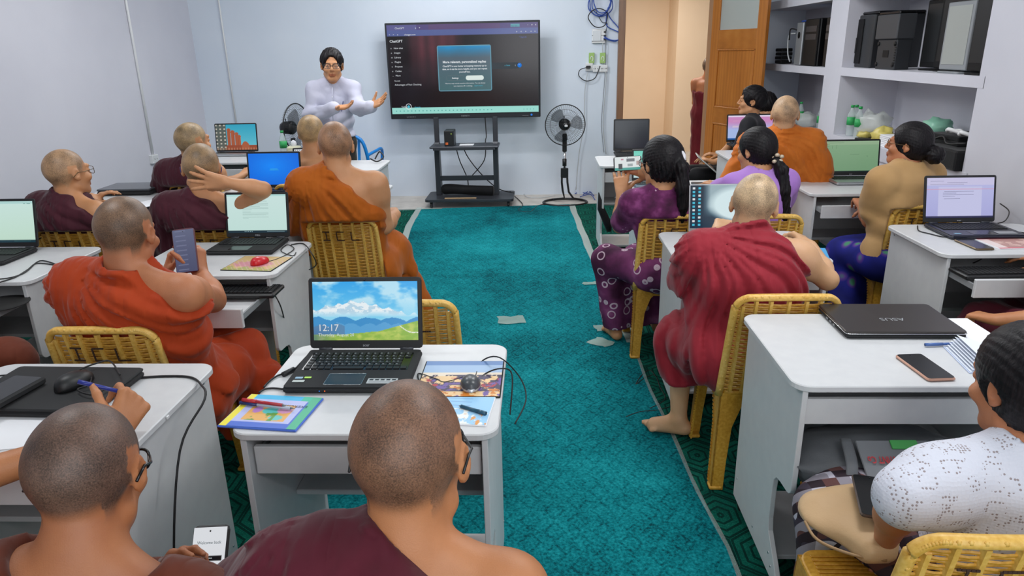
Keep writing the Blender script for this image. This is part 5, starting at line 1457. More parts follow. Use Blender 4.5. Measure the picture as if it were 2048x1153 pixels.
# ---------------------------------------------------------------- sockets, conduit and cabling on the walls
MB_ = MB
def wall_box(p, w_, h_, label, t=.035, parts=0, yaw=0, cat='socket'):
    e = empty('wall_socket', tuple(p), yaw, label, cat)
    MB().rbox((0, -t/2, 0), (w_, t, h_), .004).obj('box', WHITE, e)
    m = MB()
    for k in range(max(parts, 1)):
        x = (k+.5)/max(parts, 1)*w_-w_/2; m.rbox((x, -t-.001, 0), (w_/max(parts, 1)*.8, .003, h_*.8), .003)
    pl_ = m.obj('face_plate', simple('socket_face', 'D8DADC', .35), e)
    h = MB()
    for k in range(max(parts, 1)):
        x = (k+.5)/max(parts, 1)*w_-w_/2
        for a in (-1, 1): h.box((x+a*w_/max(parts, 1)*.18, -t-.003, 0), (.006, .002, .014))
    h.obj('socket_holes', BLK, pl_); return e
p1 = atx(305, 318, LX)
wall_box((LX, p1[1], p1[2]), .12, .085, 'white socket box low on the left wall below the conduit', yaw=-pi/2*-1)
pa, pb = atx(244, 0, LX), atx(299, 304, LX); 
prop(MB().tube([(LX+.012, float(p1[1])+.02, 2.9), (LX+.012, float(p1[1])+.01, 2.), (LX+.012, float(p1[1]), p1[2]+.04)], .013, 8).obj('conduit_pipe', WHITE), 'white conduit pipe running down the left wall to the socket', 'pipe')
p2 = aty(478, 257, WY); wall_box(tuple(p2), .16, .075, 'pale twin socket on the front wall above the temple laptop', parts=2)
prop(MB().tube([(aty(437.5, 0, WY)[0], WY-.01, 3.0), (float(p2[0])-.02, WY-.01, float(p2[2])+.03)], .010, 8).obj('conduit_pipe', WHITE), 'thin white conduit on the front wall left of the presenter', 'pipe')
cable([tuple(aty(480, 256, WY-.05)), tuple(aty(488, 255, WY-.08)), tuple(aty(496, 262, WY-.08)), (float(aty(497, 280, 8.3)[0]), 8.3, .75), (float(aty(497, 280, 8.0)[0]), 7.9, .3)], 'black plug lead curling from the front wall socket', .008)
def W3(px, py, d=.03): p = aty(px, py, WY-d); return tuple(map(float, p))
lab = wall_box(W3(1178, 134, 0), .085, .085, 'white square socket with black plug right of the screen')
wall_box(W3(1200, 137, 0), .17, .075, 'wide four-gang white socket below the green adapters', parts=4)
MB().rbox((0, -.05, 0), (.05, .04, .03), .006).obj('plug', BLK, None).name = 'plug'
pg = bpy.data.objects['plug']; pg.location = W3(1176, 134, .0); prop(pg, 'black plug pushed into the square white socket', 'plug')
for px_, l_ in ((1183, 'left green power adapter on the wall'), (1205, 'right green power adapter on the wall')):
    e = empty('power_adapter', W3(px_, 116, 0), 0, l_, 'adapter')
    MB().rbox((0, -.02, 0), (.062, .035, .115), .006).obj('case', simple('green_case', '9CC06A', .4), e)
    MB().tube([(.015*cos(a), -.039, -.01+.028*sin(a)) for a in np.linspace(-1.2, 3.6, 12)], .004, 5).obj('handle_mark', WHITE, e)
e = empty('network_box', W3(1197, 72, 0), 0, 'white network box with cables high beside the doorway', 'network box')
MB().rbox((0, -.02, 0), (.15, .035, .155), .008).obj('case', WHITE, e)
MB().rbox((-.02, -.042, .0), (.09, .008, .11), .006).obj('cover', simple('router_cover', 'D0D4D8', .3), e)
for z in (-.04, .0, .04): MB().box((.07, -.03, z), (.03, .02, .018)).obj('port', BLK, e)
MB().box((0, -.04, .005), (.155, .004, .004)).box((0, -.04, -.055), (.155, .004, .004)).obj('binding_wire', BLK, e)
rr = random.Random(4)
for i, (cx, cy, rx, ry, mt, lb) in enumerate(((1201, 5, 24, 28, CABLEB, 'outermost'), (1202, 0, 19, 30, CABLEB, 'tallest'), (1199, 8, 21, 24, CABLEB, 'lowest'), (1204, 3, 17, 23, CABLEB, 'innermost'), (1197, 36, 19, 19, CABLE, 'black'))):
    pts = [W3(cx+rx*cos(a)*(1+.1*sin(3*a+i)), cy+ry*sin(a), .03+.012*i+.02*(i % 2)) for a in np.linspace(0, 2*pi, 13)[:-1]]
    o = MB().tube(smooth_pts(pts, 4, True), .006, 6, closed=True).obj('cable_coil', mt)
    prop(o, ('%s loop of the blue cable bundle high by the doorway' % lb) if mt is CABLEB else 'single black cable ring under the blue bundle', 'cable')
cable([W3(1212, 20), W3(1222, 38), W3(1238, 58, .04), W3(1239, 78, .05), W3(1222, 80, .05), W3(1208, 73, .04)], 'blue network cable sweeping right into the network box', .006, CABLEB)
cable([W3(1216, 15), W3(1213, 50), W3(1236, 64, .04), W3(1240, 74, .05), W3(1230, 83, .04), W3(1207, 76, .04)], 'second blue cable curving round to the network box', .006, CABLEB)
cable([W3(1191, 20), W3(1204, 44), W3(1214, 46), W3(1212, 62), W3(1206, 70)], 'thin dark cable between the coils and the network box', .004)
cable([W3(1208, 78), W3(1205, 100), W3(1212, 150), W3(1209, 200), W3(1206, 250), W3(1212, 308)], 'long white cable hanging down the wall left of the door frame', .005, CABLEW)
cable([W3(1212, 80), W3(1211, 130), W3(1207, 190), W3(1203, 250), W3(1208, 305)], 'grey cable hanging beside the long white one', .004, simple('grey_cable', '878B90', .5))
cable([W3(1174, 135, .06), W3(1160, 140, .06), W3(1158, 152, .05), W3(1172, 162, .04), W3(1190, 156, .04), W3(1200, 132, .04)], 'black lead looping left below the sockets', .005)
cable([W3(1175, 146), W3(1170, 180), W3(1169, 230), W3(1166, 262, .05), W3(1158, 310, .04), W3(1152, 380, .05)], 'pale fan lead hanging from the socket to the floor', .005, CABLEW)
for i, (a, b, c) in enumerate((((1150, 388), (1172, 380), (1188, 386)), ((1160, 394), (1180, 392), (1190, 400)), ((1162, 384), (1176, 390), (1188, 380)), ((1166, 390), (1178, 386), (1188, 392)))):
    cable([fl_(*a), (fl_(*b)[0], fl_(*b)[1], .03), fl_(*c)], 'blue cable end scattered on the floor right of the fan, strand %s' % ('left', 'low', 'high', 'middle')[i], .005, CABLEB, group='blue cable ends on the floor')

# ---------------------------------------------------------------- things on the wall shelves
CB = simple('case_black', '08080A', .55, spec=.25)
CB2 = simple('case_black_gloss', '0A0A0D', .3, spec=.35)
def tower_pc(c, w_, d, h_, label, mat, face='side', rz=0):
    e = empty('computer_tower', c, rz, label, 'computer')
    MB().rbox((0, 0, h_/2), (d, w_, h_), .008).obj('case', mat, e)
    MB().rbox((-d/2-.006, 0, h_/2), (.014, w_*.96, h_*.97), .006).obj('front_panel', BLKG, e)
    MB().box((-d*.05, -w_/2-.0015, h_*.5), (d*.75, .003, h_*.8)).obj('side_door', mat, e)
    MB().rbox((d*.0, -w_/2-.004, h_*.45), (d*.22, .003, h_*.3), .004).obj('vent', BLKM, e)
    m = MB()
    for k in range(3): m.box((-d/2-.014, 0, h_*(.9-.07*k)), (.004, w_*.8, .03))
    m.obj('drive_bay', DGREY, e); return e
zR, zL = 1.50, 1.49
sil = simple('silver_case', 'A9ADB1', .3, metal=.5)
def S3(px, py, X): return atx(px, py, X)
# left bay: tower seen from its shiny side
e = empty('computer_tower', (2.74, float(S3(1608, 128, 2.6)[1]), zL), 0, 'silver-fronted computer tower with coiled lead in the left shelf bay', 'computer')
MB().rbox((0, 0, .20), (.40, .18, .40), .01).obj('case', CB2, e); MB().rbox((-.205, 0, .20), (.02, .17, .39), .008).obj('front_panel', sil, e)
MB().lathe([(.03, 0), (.03, .004)], 16, M=Matrix.Translation((-.216, 0, .28)) @ Matrix.Rotation(-pi/2, 4, 'Y')).obj('round_vent', CB, e)
MB().rbox((0, 0, .408), (.36, .16, .012), .004).obj('blue_top_trim', CABLEB, e)
for px_, lb, wd_ in ((1629, 'black glossy computer case in the left shelf bay, middle one', .36), (1663, 'dark blue-edged computer case at the right of the left bay', .12)):
    yy_ = float(S3(px_, 130, 2.6)[1]); e = empty('computer_tower', (2.76, yy_, zL), 0, lb, 'computer')
    MB().rbox((0, 0, .21), (.42, wd_, .42), .01).obj('case', CB2, e); MB().rbox((-.215, 0, .21), (.016, wd_*.94, .41), .006).obj('front_panel', CB, e)
    MB().box((-.224, 0, .33), (.004, wd_*.75, .05)).box((-.224, 0, .26), (.004, wd_*.75, .05)).obj('drive_bay', DGREY, e)
e = empty('cable_stack', (2.62, float(S3(1553, 126, 2.55)[1]), zL), 0, 'small stack of black adapters at the far end of the shelf', 'adapters')
for k in range(4): MB().rbox((0, .01*(k % 2), .02+.04*k), (.12, .20, .034), .01).obj('adapter', CB, e)
cable([(2.56, 7.62, zL+.30), (2.53, 7.72, zL+.28), (2.54, 7.74, zL+.12), (2.55, 7.68, zL+.03)], 'white lead coiled beside the silver tower', .007, CABLEW)
cable([(2.56, 7.58, zL+.33), (2.52, 7.66, zL+.34), (2.53, 7.70, zL+.24)], 'black lead bent from the top of the silver tower', .007)
# right bay
y1 = float(S3(1722, 136, 2.6)[1]); y2 = float(S3(1752, 138, 2.56)[1])
e = empty('computer_tower', (2.80, float(S3(1722, 140, 2.62)[1])+.02, zR), 0, 'large dark grey tower case at the left of the right shelf bay', 'computer')
MB().rbox((0, 0, .20), (.40, .40, .40), .012).obj('case', simple('tower_grey', '26282B', .45), e); MB().rbox((-.204, .08, .20), (.008, .2, .34), .01).obj('side_relief', CB, e); MB().rbox((-.21, .10, .17), (.006, .08, .12), .004).obj('vent', CB2, e)
MB().rbox((0, -.03, .412), (.36, .34, .022), .01).obj('top_trim', CB2, e)
yb = float(S3(1779, 140, 2.60)[1])
e = empty('computer_case', (2.61, yb, zR), 0, 'small dark desktop case standing in front with screws and label', 'computer')
MB().rbox((0, 0, .105), (.11, .30, .21), .008).obj('case', simple('case_grey', '303236', .5, metal=.3), e)
m = MB()
for a in (-.13, .13):
    for b in (.035, .18): m.lathe([(.016, 0), (.016, .004)], 12, M=Matrix.Translation((-.056, a, b)) @ Matrix.Rotation(-pi/2, 4, 'Y'))
m.obj('rubber_foot', CB, e); MB().box((-.0565, .0, .11), (.002, .09, .05)).obj('spec_label', CB, e)
m = MB()
for k in range(9): m.box((-.0565, -.145, .03+.018*k), (.003, .022, .008))
m.obj('vent', CB, e)
e = empty('computer_case', (2.61, yb, zR+.213), 0, 'flat grey computer case lying on the small desktop case', 'computer')
MB().rbox((0, .02, .085), (.13, .34, .17), .008).obj('case', simple('case_grey2', '3A3C40', .5), e); MB().rbox((0, .02, .18), (.12, .32, .02), .008).obj('top_cover', CB2, e)
def monitor_on_end(yc, w_, h_, label, scr, X=2.62, frame=CB, depth_=.05):
    e = empty('monitor', (X, yc, zR), 0, label, 'monitor')
    MB().rbox((0, 0, h_/2+.02), (depth_, w_, h_), .008).obj('frame', frame, e)
    MB().rbox((-depth_/2-.0015, 0, h_/2+.025), (.003, w_*.84, h_*.86), .004).obj('screen', scr, e)
    MB().rbox((.06, 0, .006), (.22, w_*.8, .012), .01).obj('stand_foot', frame, e); MB().rbox((.05, 0, h_*.3), (.03, .08, h_*.5), .006).obj('stand_neck', frame, e); return e
dk = simple('dark_screen', '060607', .4)
monitor_on_end(float(S3(1838, 150, 2.62)[1]), .34, .44, 'black monitor turned to the wall behind the small cases', dk, 2.72)
monitor_on_end(float(S3(1890, 150, 2.66)[1]), .40, .55, 'tall black monitor behind the silver-framed one', dk, 2.70)
monitor_on_end(4.74, .30, .40, 'silver-framed old monitor with pale grey screen on the shelf', simple('pale_screen', 'A4A8A4', .35), 2.60, simple('mon_silver', '8E9296', .4))
monitor_on_end(4.44, .20, .60, 'big black monitor at the near end of the shelf', dk, 2.58)
# lower shelves
zb1, zb0 = .955, .90
for i, (px_, X) in enumerate(((1697, 2.58), (1705, 2.62), (1713, 2.58), (1708, 2.70))):
    p = S3(px_, 280, X); bottle((X, float(p[1]), zb1), '%s green-labelled bottle of the cluster on the right bay ledge' % ('leftmost front', 'middle', 'rightmost front', 'hindmost')[i], .25, .032, 'water bottles on the right bay ledge')
for px_, l_ in ((1597, 'green-capped bottle behind the orange-robed shoulder'), (1638, 'green-labelled bottle pair at the pillar foot, left one'), (1646, 'green-labelled bottle pair at the pillar foot, right one')):
    p = S3(px_, 262, 2.62); bottle((2.62, float(p[1]), zb0), l_, .24, .032)
def crumple(name, c, r, label, mat, cat, seed=0, n=18, k=.35):
    rr = np.random.RandomState(seed); m = MB().ball((0, 0, 0), 1, n); v = np.array(m.v); ph = rr.rand(9)*6
    d = 1+k*(.4*np.sin(5*v[:, 0]+ph[0])*np.cos(6*v[:, 1]+ph[1])+.35*np.sin(11*v[:, 2]+ph[2]+4*v[:, 0])+.25*np.sin(17*v[:, 1]+ph[3]+9*v[:, 2]))
    v = v*d[:, None]*np.array(r); v[:, 2] = np.maximum(v[:, 2]+r[2]*.8, 0); m.v = [tuple(q) for q in v]
    o = m.obj(name, mat, None, c); prop(o, label, cat); return o
bagm = MT('thin_plastic', 'DDE2DE', .25, alpha=.55).m; bagy = MT('yellow_plastic_bag', 'E0D070', .35, alpha=.85).m; bagg = MT('green_plastic_bag', '8FCBB0', .35, alpha=.85).m
def LZ(px, X): return float(S3(px, 275, X)[1])
crumple('plastic_bag', (2.70, LZ(1745, 2.7), zb1), (.13, .17, .12), 'crumpled clear plastic bag on the ledge right of the bottles', bagm, 'bag', 1)
crumple('plastic_bag', (2.62, LZ(1765, 2.62), zb1), (.07, .10, .07), 'yellow wrapped food bag on the ledge', bagy, 'bag', 2)
crumple('plastic_bag', (2.62, LZ(1730, 2.62), zb1), (.06, .08, .045), 'small yellow packet beside the bottles', bagy, 'bag', 3)
crumple('plastic_bag', (2.80, LZ(1872, 2.8), zb1+.12), (.09, .11, .06), 'pale green plastic bag on top of the black folders', bagg, 'bag', 4)
crumple('plastic_bag', (2.66, float(S3(1610, 262, 2.66)[1]), zb0), (.10, .14, .08), 'grey crumpled bag on the left bay ledge', bagm, 'bag', 5)
for k in range(7):
    o = MB().rbox((0, 0, .006), (.24, .32, .011), .003).obj('paper_pile', PAPER, None, (2.66+.004*(k % 3), LZ(1800, 2.62)-.02+.005*(k % 2), zb1+.0125*k), (0, 0, .04*(k % 3)))
    prop(o, '%s booklet of the white stack on the ledge behind the tan shirt' % ('bottom', 'second from bottom', 'third from bottom', 'middle', 'third from top', 'second from top', 'top')[k], 'papers', 'white booklets on the ledge')
prop(MB().rbox((2.60, LZ(1725, 2.56)-.10, zb1+.0095), (.16, .30, .017), .006).obj('black_folder', BLKM), 'flat black tray on the ledge in front of the bottles', 'tray')
bk = cloth_mat('black_bag_cloth', '111113', '1E1E21')
yb_ = LZ(1900, 2.6)
for k in range(6):
    o = MB().rbox((0, 0, .015), (.30, .40-.02*k, .028), .01).obj('laptop_sleeve', bk, None, (2.70-.01*(k % 2), 4.62+.02*(k % 3), zb1+.03*k), (0, 0, .12*((k*7) % 3-1)))
    prop(o, '%s black sleeve in the pile at the near end of the ledge' % ('bottom', 'second lowest', 'third lowest', 'third highest', 'second highest', 'topmost')[k], 'sleeve', 'black sleeves piled on the ledge')
o = MB().rbox((0, 0, .06), (.20, .38, .12), .02).obj('black_bag', bk, None, (2.56, 4.50, zb1)); prop(o, 'low black bag at the near front corner of the ledge', 'bag')
cable([(2.52, 4.35, zb1+.16), (2.5, 4.5, zb1+.14), (2.53, 4.62, zb1+.17), (2.5, 4.72, zb1+.13), (2.55, 4.8, zb1+.15)], 'black leads tangled over the sleeves', .006)
cable([(2.60, 4.38, zb1+.19), (2.54, 4.44, zb1+.215), (2.58, 4.50, zb1+.20), (2.53, 4.56, zb1+.22), (2.56, 4.62, zb1+.2), (2.6, 4.56, zb1+.21), (2.55, 4.48, zb1+.2)], 'white knotted cable bundle on the black sleeves', .013, WHITE)

# blue plastic armchair behind the presenter
def blue_chair(x, y, rz):
    b = simple('blue_plastic', '1F86D8', .35); e = empty('plastic_armchair', (x, y, 0), rz, 'bright blue plastic armchair behind the presenter', 'chair')
    arch = smooth_pts([(-.21, -.2, .44), (-.22, -.24, .62), (-.17, -.27, .80), (0, -.285, .85), (.17, -.27, .80), (.22, -.24, .62), (.21, -.2, .44)], 5)
    MB().tube(arch, .020, 8).obj('back_rim', b, e)
    for k in range(5): x0 = -.13+.065*k; MB().rbox((x0, -.245, .63), (.032, .010, .36), .004, (-.15, 0, 0)).obj('back_slat', b, e)
    MB().prism(rrect(.44, .42, .06, 4), .415, .44).obj('seat', b, e, bevel=.008)
    for sx in (-1, 1):
        MB().tube(smooth_pts([(sx*.21, -.23, .62), (sx*.25, -.05, .65), (sx*.25, .14, .64), (sx*.22, .18, .44)], 5), .018, 8).obj('armrest', b, e)
        for sy in (-1, 1): MB().tube([(sx*.20, sy*.18, .42), (sx*.235, sy*.22, 0)], [.030, .018], 8).obj('leg', b, e)
    return e
bc = aty(736, 285, 7.75); blue_chair(float(bc[0])-.20, 7.75+.25, radians(-8))
# ---------------------------------------------------------------- laptops and things on the desks
Lp = {}
def scr(lp, rects, mat, name='screen_text_lines'): e, lid, sw, sh, ch = lp; return bars(lid, sw, sh, ch, rects, mat, name)
L = laptop('open black laptop showing a snowy mountain lock screen, centre foreground', (622, 712), (846, 712), 'lock', 14, .265, .222, keys='full', logo='acer', bez=.013, chin=.026, es=.95, res=(190, 107), rz=0)
e, lid, sw, sh, ch = L
on_screen(lid, sw, sh, ch, .04, .84, '12:17', .030, GW); on_screen(lid, sw, sh, ch, .045, .93, 'Thursday, August 20', .0135, GW)
pr = [c for c in e.children if c.name.startswith('palm_rest')][0]
for x, y, w_, d, m_, n_ in ((-.145, -.205, .022, .012, simple('blue_sticker', '7FA9C4', .4), 'sticker'), (-.120, -.203, .020, .010, simple('green_sticker', 'A4DC2A', .4), 'sticker'), (-.140, -.226, .034, .014, simple('grey_sticker', 'A9B4B0', .4), 'sticker'), (.098, -.226, .085, .032, simple('spec_sticker', 'B9BDBE', .4), 'sticker')):
    MB().rbox((x, y, .0238), (w_, d, .0006), .002).obj(n_, m_, pr)
m = MB()
for k in range(5): m.box((.066+.016*k, -.219, .0243), (.011, .008, .0003))
m.box((.098, -.234, .0243), (.074, .002, .0003)).obj('lettering', BLK, pr)
MB().ball((-.07, -.2655, .012), (.002, .0015, .002), 6).obj('status_light', GB, e); MB().ball((-.055, -.2655, .012), (.002, .0015, .002), 6).obj('status_light', simple('orange_led', 'E06020', emit='E06020'), e)
MB().lathe([(.003, 0), (.003, .001)], 10, M=Matrix.Translation((0, -.0006, .222-.006)) @ Matrix.Rotation(pi/2, 4, 'X')).obj('webcam', BLKG, lid)
docl = [(.26, .17+.028*k, w_, .004) for k, w_ in ((0, .42), (2, .44), (3, .44), (4, .44), (5, .30), (6, .44), (7, .44), (8, .16), (10, .14), (11, .44), (12, .44), (13, .4), (15, .44), (16, .1))]
GL = glow('doc_ink', '6E9C98', .5)
L = laptop('open dark laptop showing a text document on the desk of the rust-orange robe', (452, 486), (582, 482), 'doc', 12, .25, .225, logo='DELL', rz=0, es=.8); scr(L, docl, GL)
TBI = glow('task_icons', 'BFE8F0', .6)
scr(L, [(.28+.03*k, .955, .014, .02) for k in range(5)]+[(.66, .962, .3, .008)], TBI, 'taskbar_icons')
hp2 = atz(80, 503, DH); 
L = laptop('open black laptop with a pale mint screen cut by the left picture edge', (-42, 505), (80, 503), 'mint', 12, .25, .235, rz=radians(0), es=.8)
scr(L, [(.02+.04*k, .955, .02, .02) for k in range(3)]+[(.62, .962, .3, .008), (.84, .055, .03, .012), (.9, .055, .06, .012)], glow('min_ink', '5AA79E', .5))
Lb = laptop('open laptop with a bright blue screen between two shaved heads', (500, 383), (604, 383), 'blue', 8, .24, .245, es=.95, rz=0, body=simple('navy_body', '15204A', .4))
scr(Lb, [(.42, .49, .15, .012), (.41, .53, .18, .010)], GC)
L = laptop('thin laptop with a white calendar page behind the amber robe', (590, 372), (690, 366), 'sheet', 10, .22, .24, rz=radians(8), es=.8)
scr(L, [(.02+.045*k, .02, .02, .02) for k in range(20)], BLK)
L = laptop('laptop showing red temple towers on the far left front desk', (434, 309), (517, 308), 'temple', 8, .17, .262, body=SILV, palm=SILV, rz=0, es=.85, chin=.016, bez=.010)
closed_laptop('closed black laptop lying on the desk below the wall socket', (atz(235, 377, .8)+atz(335, 376, .8)+atz(300, 393, .8)+atz(200, 393, .8))/4, .37, .27, radians(1), simple('glossy_grey_lid', '4A4D52', .25), t=.045)
cl = closed_laptop('large closed black laptop under the hard drive and mouse, lower left', (-1.37, 1.745, .8), .39, .265, radians(-2), BLKM, t=.028)
closed_laptop('closed charcoal laptop with upside-down logo on the near right desk', (atz(1633, 622, .8)+atz(1845, 617, .8)+atz(1945, 682, .8)+atz(1690, 683, .8))/4, .375, .262, radians(-1), simple('asus_lid', '45403E', .3, metal=.5), logo='ASUS', t=.026, edge=CHROME)
L = laptop('silver-rimmed laptop with desktop icons in front of the crimson robe', (1378, 476), (1514, 472), 'desktop', 12, .24, .235, body=SILV, lidm=SILV, rz=0, es=.85, bez=.006, chin=.02)
e, lid, sw, sh, ch = L
m = MB(); m2 = MB(); rr = random.Random(7)
for c in range(2):
    for r_ in range(11): (m if (r_+c) % 3 else m2).box(((.05+.085*c-.5)*sw, -.0022, ch+sh*(1-.06-.085*r_)), (.012, .0004, .010))
m.obj('desktop_icons', GC, lid, kind='stuff'); m2.obj('desktop_icons', GW, lid, kind='stuff')
L = laptop('open silver laptop with a green spreadsheet left of the tan shirt', (1648, 360), (1753, 356), 'excel', 10, .25, .245, body=SILV, palm=SILV, logo='acer', rz=0, es=.6)
scr(L, [(.02, .1+.065*k, .05, .006) for k in range(12)]+[(.46, .42, .18, .006), (.78, .48, .02, .012), (.04, .05, .3, .006), (.12, .14, .004, .1), (.2, .12, .004, .12)], glow('xl_ink', '6E9A72', .5))
L = laptop('open black laptop with a lilac word document at the right edge', (1848, 456), (1985, 452), 'word', 14, .26, .235, logo='acer', rz=radians(0), es=.8, body=simple('navy_black', '181B2B', .3), yoff=0)
scr(L, [(.26, .34, .44, .006), (.24, .38, .20, .006), (.24, .42, .46, .006), (.24, .46, .18, .006), (.26, .52, .24, .006), (.05, .08, .2, .006), (.3, .12, .3, .006), (.05, .16, .5, .005)], glow('word_ink', '5A5A8E', .5))
prr = [c for c in L[0].children if c.name.startswith('palm_rest')][0]
MB().rbox((.10, -.215, .0238), (.09, .05, .0006), .002).obj('sticker', SILV, prr); MB().rbox((-.13, -.225, .0238), (.03, .018, .0006), .002).obj('sticker', simple('blue_sticker', '7FA9C4', .4), prr)
L = laptop('laptop with a pink web page in front of the doorway-side person', (1460, 292), (1537, 286), 'pink', 8, .22, .255, rz=radians(2), es=.9)
scr(L, [(.10, .22, .3, .012), (.10, .40, .22, .01), (.10, .44, .3, .05), (.25, .70, .4, .012)], glow('pink_ink', 'F7E4F4', .7))
L = laptop('dark switched-off laptop screen on the front desk by the doorway', (1228, 309), (1296, 306), None, 6, .22, .275, rz=0)
L = laptop('laptop with teal screen half hidden behind the raised phone', (1264, 370), (1335, 368), 'purp', 12, .22, .215, rz=0, es=.8, body=simple('slate_body', '4A5566', .4), palm=simple('slate_body', '4A5566', .4))

# keyboards, mice, pads
def Zt(px, py, z=DH): return atz(px, py, z)
MP = simple('black_pad', '141414', .8)
yy, xx = np.mgrid[0:1:60j, 0:1:80j]
img = np.zeros((60, 80, 3))+C3('C9A870'); put(img, ((xx-.45)/.38)**2+((yy-.42)/.22)**2 < 1+.5*np.sin(xx*40)*np.sin(yy*31), 'C97A94', .8); put(img, (yy < .18+.08*np.sin(xx*20)), '9AA04A', .9); put(img, (np.sin(xx*60+yy*40) > .85)*(yy < .7), 'D8A8B4', .7)
e, *_ = flat_sheet('mouse_pad', [(487, 514), (583, 515), (545, 545), (443, 541)], 'floral gold and pink mouse pad under the red mouse', 'mouse pad', MP, .003, img)
mouse(Zt(520, 527, DH+.004), 'red computer mouse with black wheel on the floral pad', radians(-20), simple('red_plastic', 'C81E28', .3), sc=.95, side=None)
img = np.zeros((60, 80, 3))+C3('E8C490'); t_ = 1-yy
put(img, (t_ < .35), '9CB8D8'); put(img, (t_ < .12), '5F84B8'); put(img, (t_ > .35)*(t_ < .45), 'E6D8C4')
n_ = fbm(xx, yy, 12, 4); put(img, (t_ > .42)*(t_ < .88)*(n_ > .44), '3A2F4E'); put(img, (t_ > .5)*(t_ < .75)*(fbm(xx, yy, 10, 8) > .56), 'B02A34'); put(img, (t_ > .75)*(n_ < .42), 'D07A20'); put(img, (t_ > .5)*(n_ > .62), '6A4F9A')
e, *_ = flat_sheet('mouse_pad', [(832, 727), (1000, 724), (1011, 798), (850, 795)], 'mouse pad printed with racing cars on the centre desk', 'mouse pad', MP, .004, img)
mouse(Zt(941, 772, DH+.005), 'small black and silver mouse on the racing car pad', radians(8), simple('mouse_grey', '45484C', .3), side=SILV, sc=.86)
keyboard(tuple(Zt(468, 588, .722)), .40, .14, 'black keyboard on the pulled-out tray by the bare elbow', 0)
keyboard(tuple(Zt(2010, 550, .722)), .42, .14, 'black keyboard on the open tray at the right edge', radians(2))
keyboard((1.04, 2.0, .721), .40, .13, 'black keyboard in the tray slot of the near right desk', 0)
keyboard((-.44, 1.73, .721), .42, .14, 'black keyboard hidden in the slot of the centre desk', 0)
o = MB().lathe([(0, 0), (.11, 0), (.11, .004), (0, .004)], 30).obj('round_pad', MP, None, tuple(Zt(0, 609, .722))); prop(o, 'round black pad on the tray at the left edge', 'mouse pad')
mouse((-1.31, 1.755, .829), 'black wired mouse lying on the closed laptop at lower left', radians(-12), BLK, sc=1.1)
e = empty('hard_drive', (-1.455, 1.69, .829), radians(-8), 'flat black external drive on the closed laptop at lower left', 'drive')
MB().rbox((0, 0, .011), (.10, .165, .020), .008).obj('case', BLKM, e); MB().rbox((0, 0, .0215), (.088, .150, .001), .006).obj('top_plate', simple('drive_top', '2A2C30', .35), e); MB().box((.02, -.083, .012), (.014, .002, .006)).obj('port', GREY, e)
mouse(Zt(352, 384, DH), 'black mouse on the desk left of the person holding his head', 0, BLK, sc=.95)

# centre desk: exercise book, pens, writing sheet, adapters
img = np.zeros((60, 80, 3))+C3('4A6FD0'); t_ = 1-yy
put(img, (t_ < .18), '35B6E6'); put(img, (t_ < .18)*(xx > .75), '3FC0A0'); put(img, (xx > .88), '4FB890'); put(img, (xx < .10), 'F2E23A'); put(img, (t_ > .15)*(t_ < .86)*(xx > .10)*(xx < .86), 'BCC2EE')
put(img, (t_ > .30)*(t_ < .80)*(xx > .2)*(xx < .76), 'E8B060'); put(img, (((xx-.5)/.13)**2+((t_-.5)/.1)**2 < 1), '58C4C0'); put(img, (((xx-.66)/.1)**2+((t_-.46)/.1)**2 < 1), 'D89AC0'); put(img, (((xx-.62)/.09)**2+((t_-.7)/.08)**2 < 1), '6CC8C4')
put(img, (((xx-.3)/.06)**2+((t_-.48)/.1)**2 < 1), 'B884CC'); put(img, (fbm(xx, yy, 10, 3) > .6)*(t_ > .3)*(t_ < .8)*(xx > .2)*(xx < .6), '5E9A3A', .9)
e, w_, d_ = flat_sheet('exercise_book', [(497, 792), (652, 800), (588, 866), (440, 856)], 'colourful exercise book under two pens at the centre desk corner', 'book', simple('book_cover', '4A6FD0', .4), .006, img)
text('EXERCISE', .016, simple('book_ink', '2A3A6A', .5), e, (w_*.40, d_*.20, .0072), (0, 0, pi), align='LEFT')
img = np.zeros((60, 80, 3))+C3('9CCDF0'); put(img, (fbm(xx, yy, 9, 12) > .52)*(yy < .45)*(xx > .3), 'EFF2EE'); put(img, (fbm(xx, yy, 12, 4) > .6)*(yy < .3), 'E39A4A'); put(img, (np.sin(yy*60) > .9)*(xx < .6)*(yy > .5), '7FA8D8')
flat_sheet('writing_sheet', [(880, 782), (1006, 790), (960, 852), (870, 850)], 'blue patterned sheet with handwriting under the open pen', 'paper', PAPER, .003, img)
pen(Zt(480, 806, DH+.013), Zt(590, 818, DH+.013), 'blue capped pen on the exercise book', simple('clear_pen', 'B9C4D6', .25), tip=simple('navy_cap', '26356E', .3))
pen(Zt(485, 800, DH+.022), Zt(572, 812, DH+.020), 'red pen on the exercise book', simple('red_pen', 'B02A38', .3), tip=simple('red_cap', 'C22A34', .3))
pen(Zt(972, 828, DH+.008), Zt(918, 812, DH+.008), 'dark teal pen lying on the blue sheet', simple('teal_pen', '28566E', .3), .005)
def dz(px, py, z=DH): p = atz(px, py, z+.004); return tuple(map(float, p))
cable([dz(612, 715), dz(600, 728), dz(590, 738), dz(575, 746), dz(555, 752), dz(538, 764), dz(528, 775)], 'black power lead with a thick ferrite left of the centre laptop', .0028)
prop(MB().tube([dz(588, 739, DH+.004), dz(566, 750, DH+.004)], .008, 8).obj('ferrite_core', BLK), 'thick black ferrite on the power lead left of the centre laptop', 'ferrite')
cable([dz(572, 780), dz(548, 777), dz(530, 779), dz(518, 786)], 'usb lead plugged in the near left side of the centre laptop', .0028)
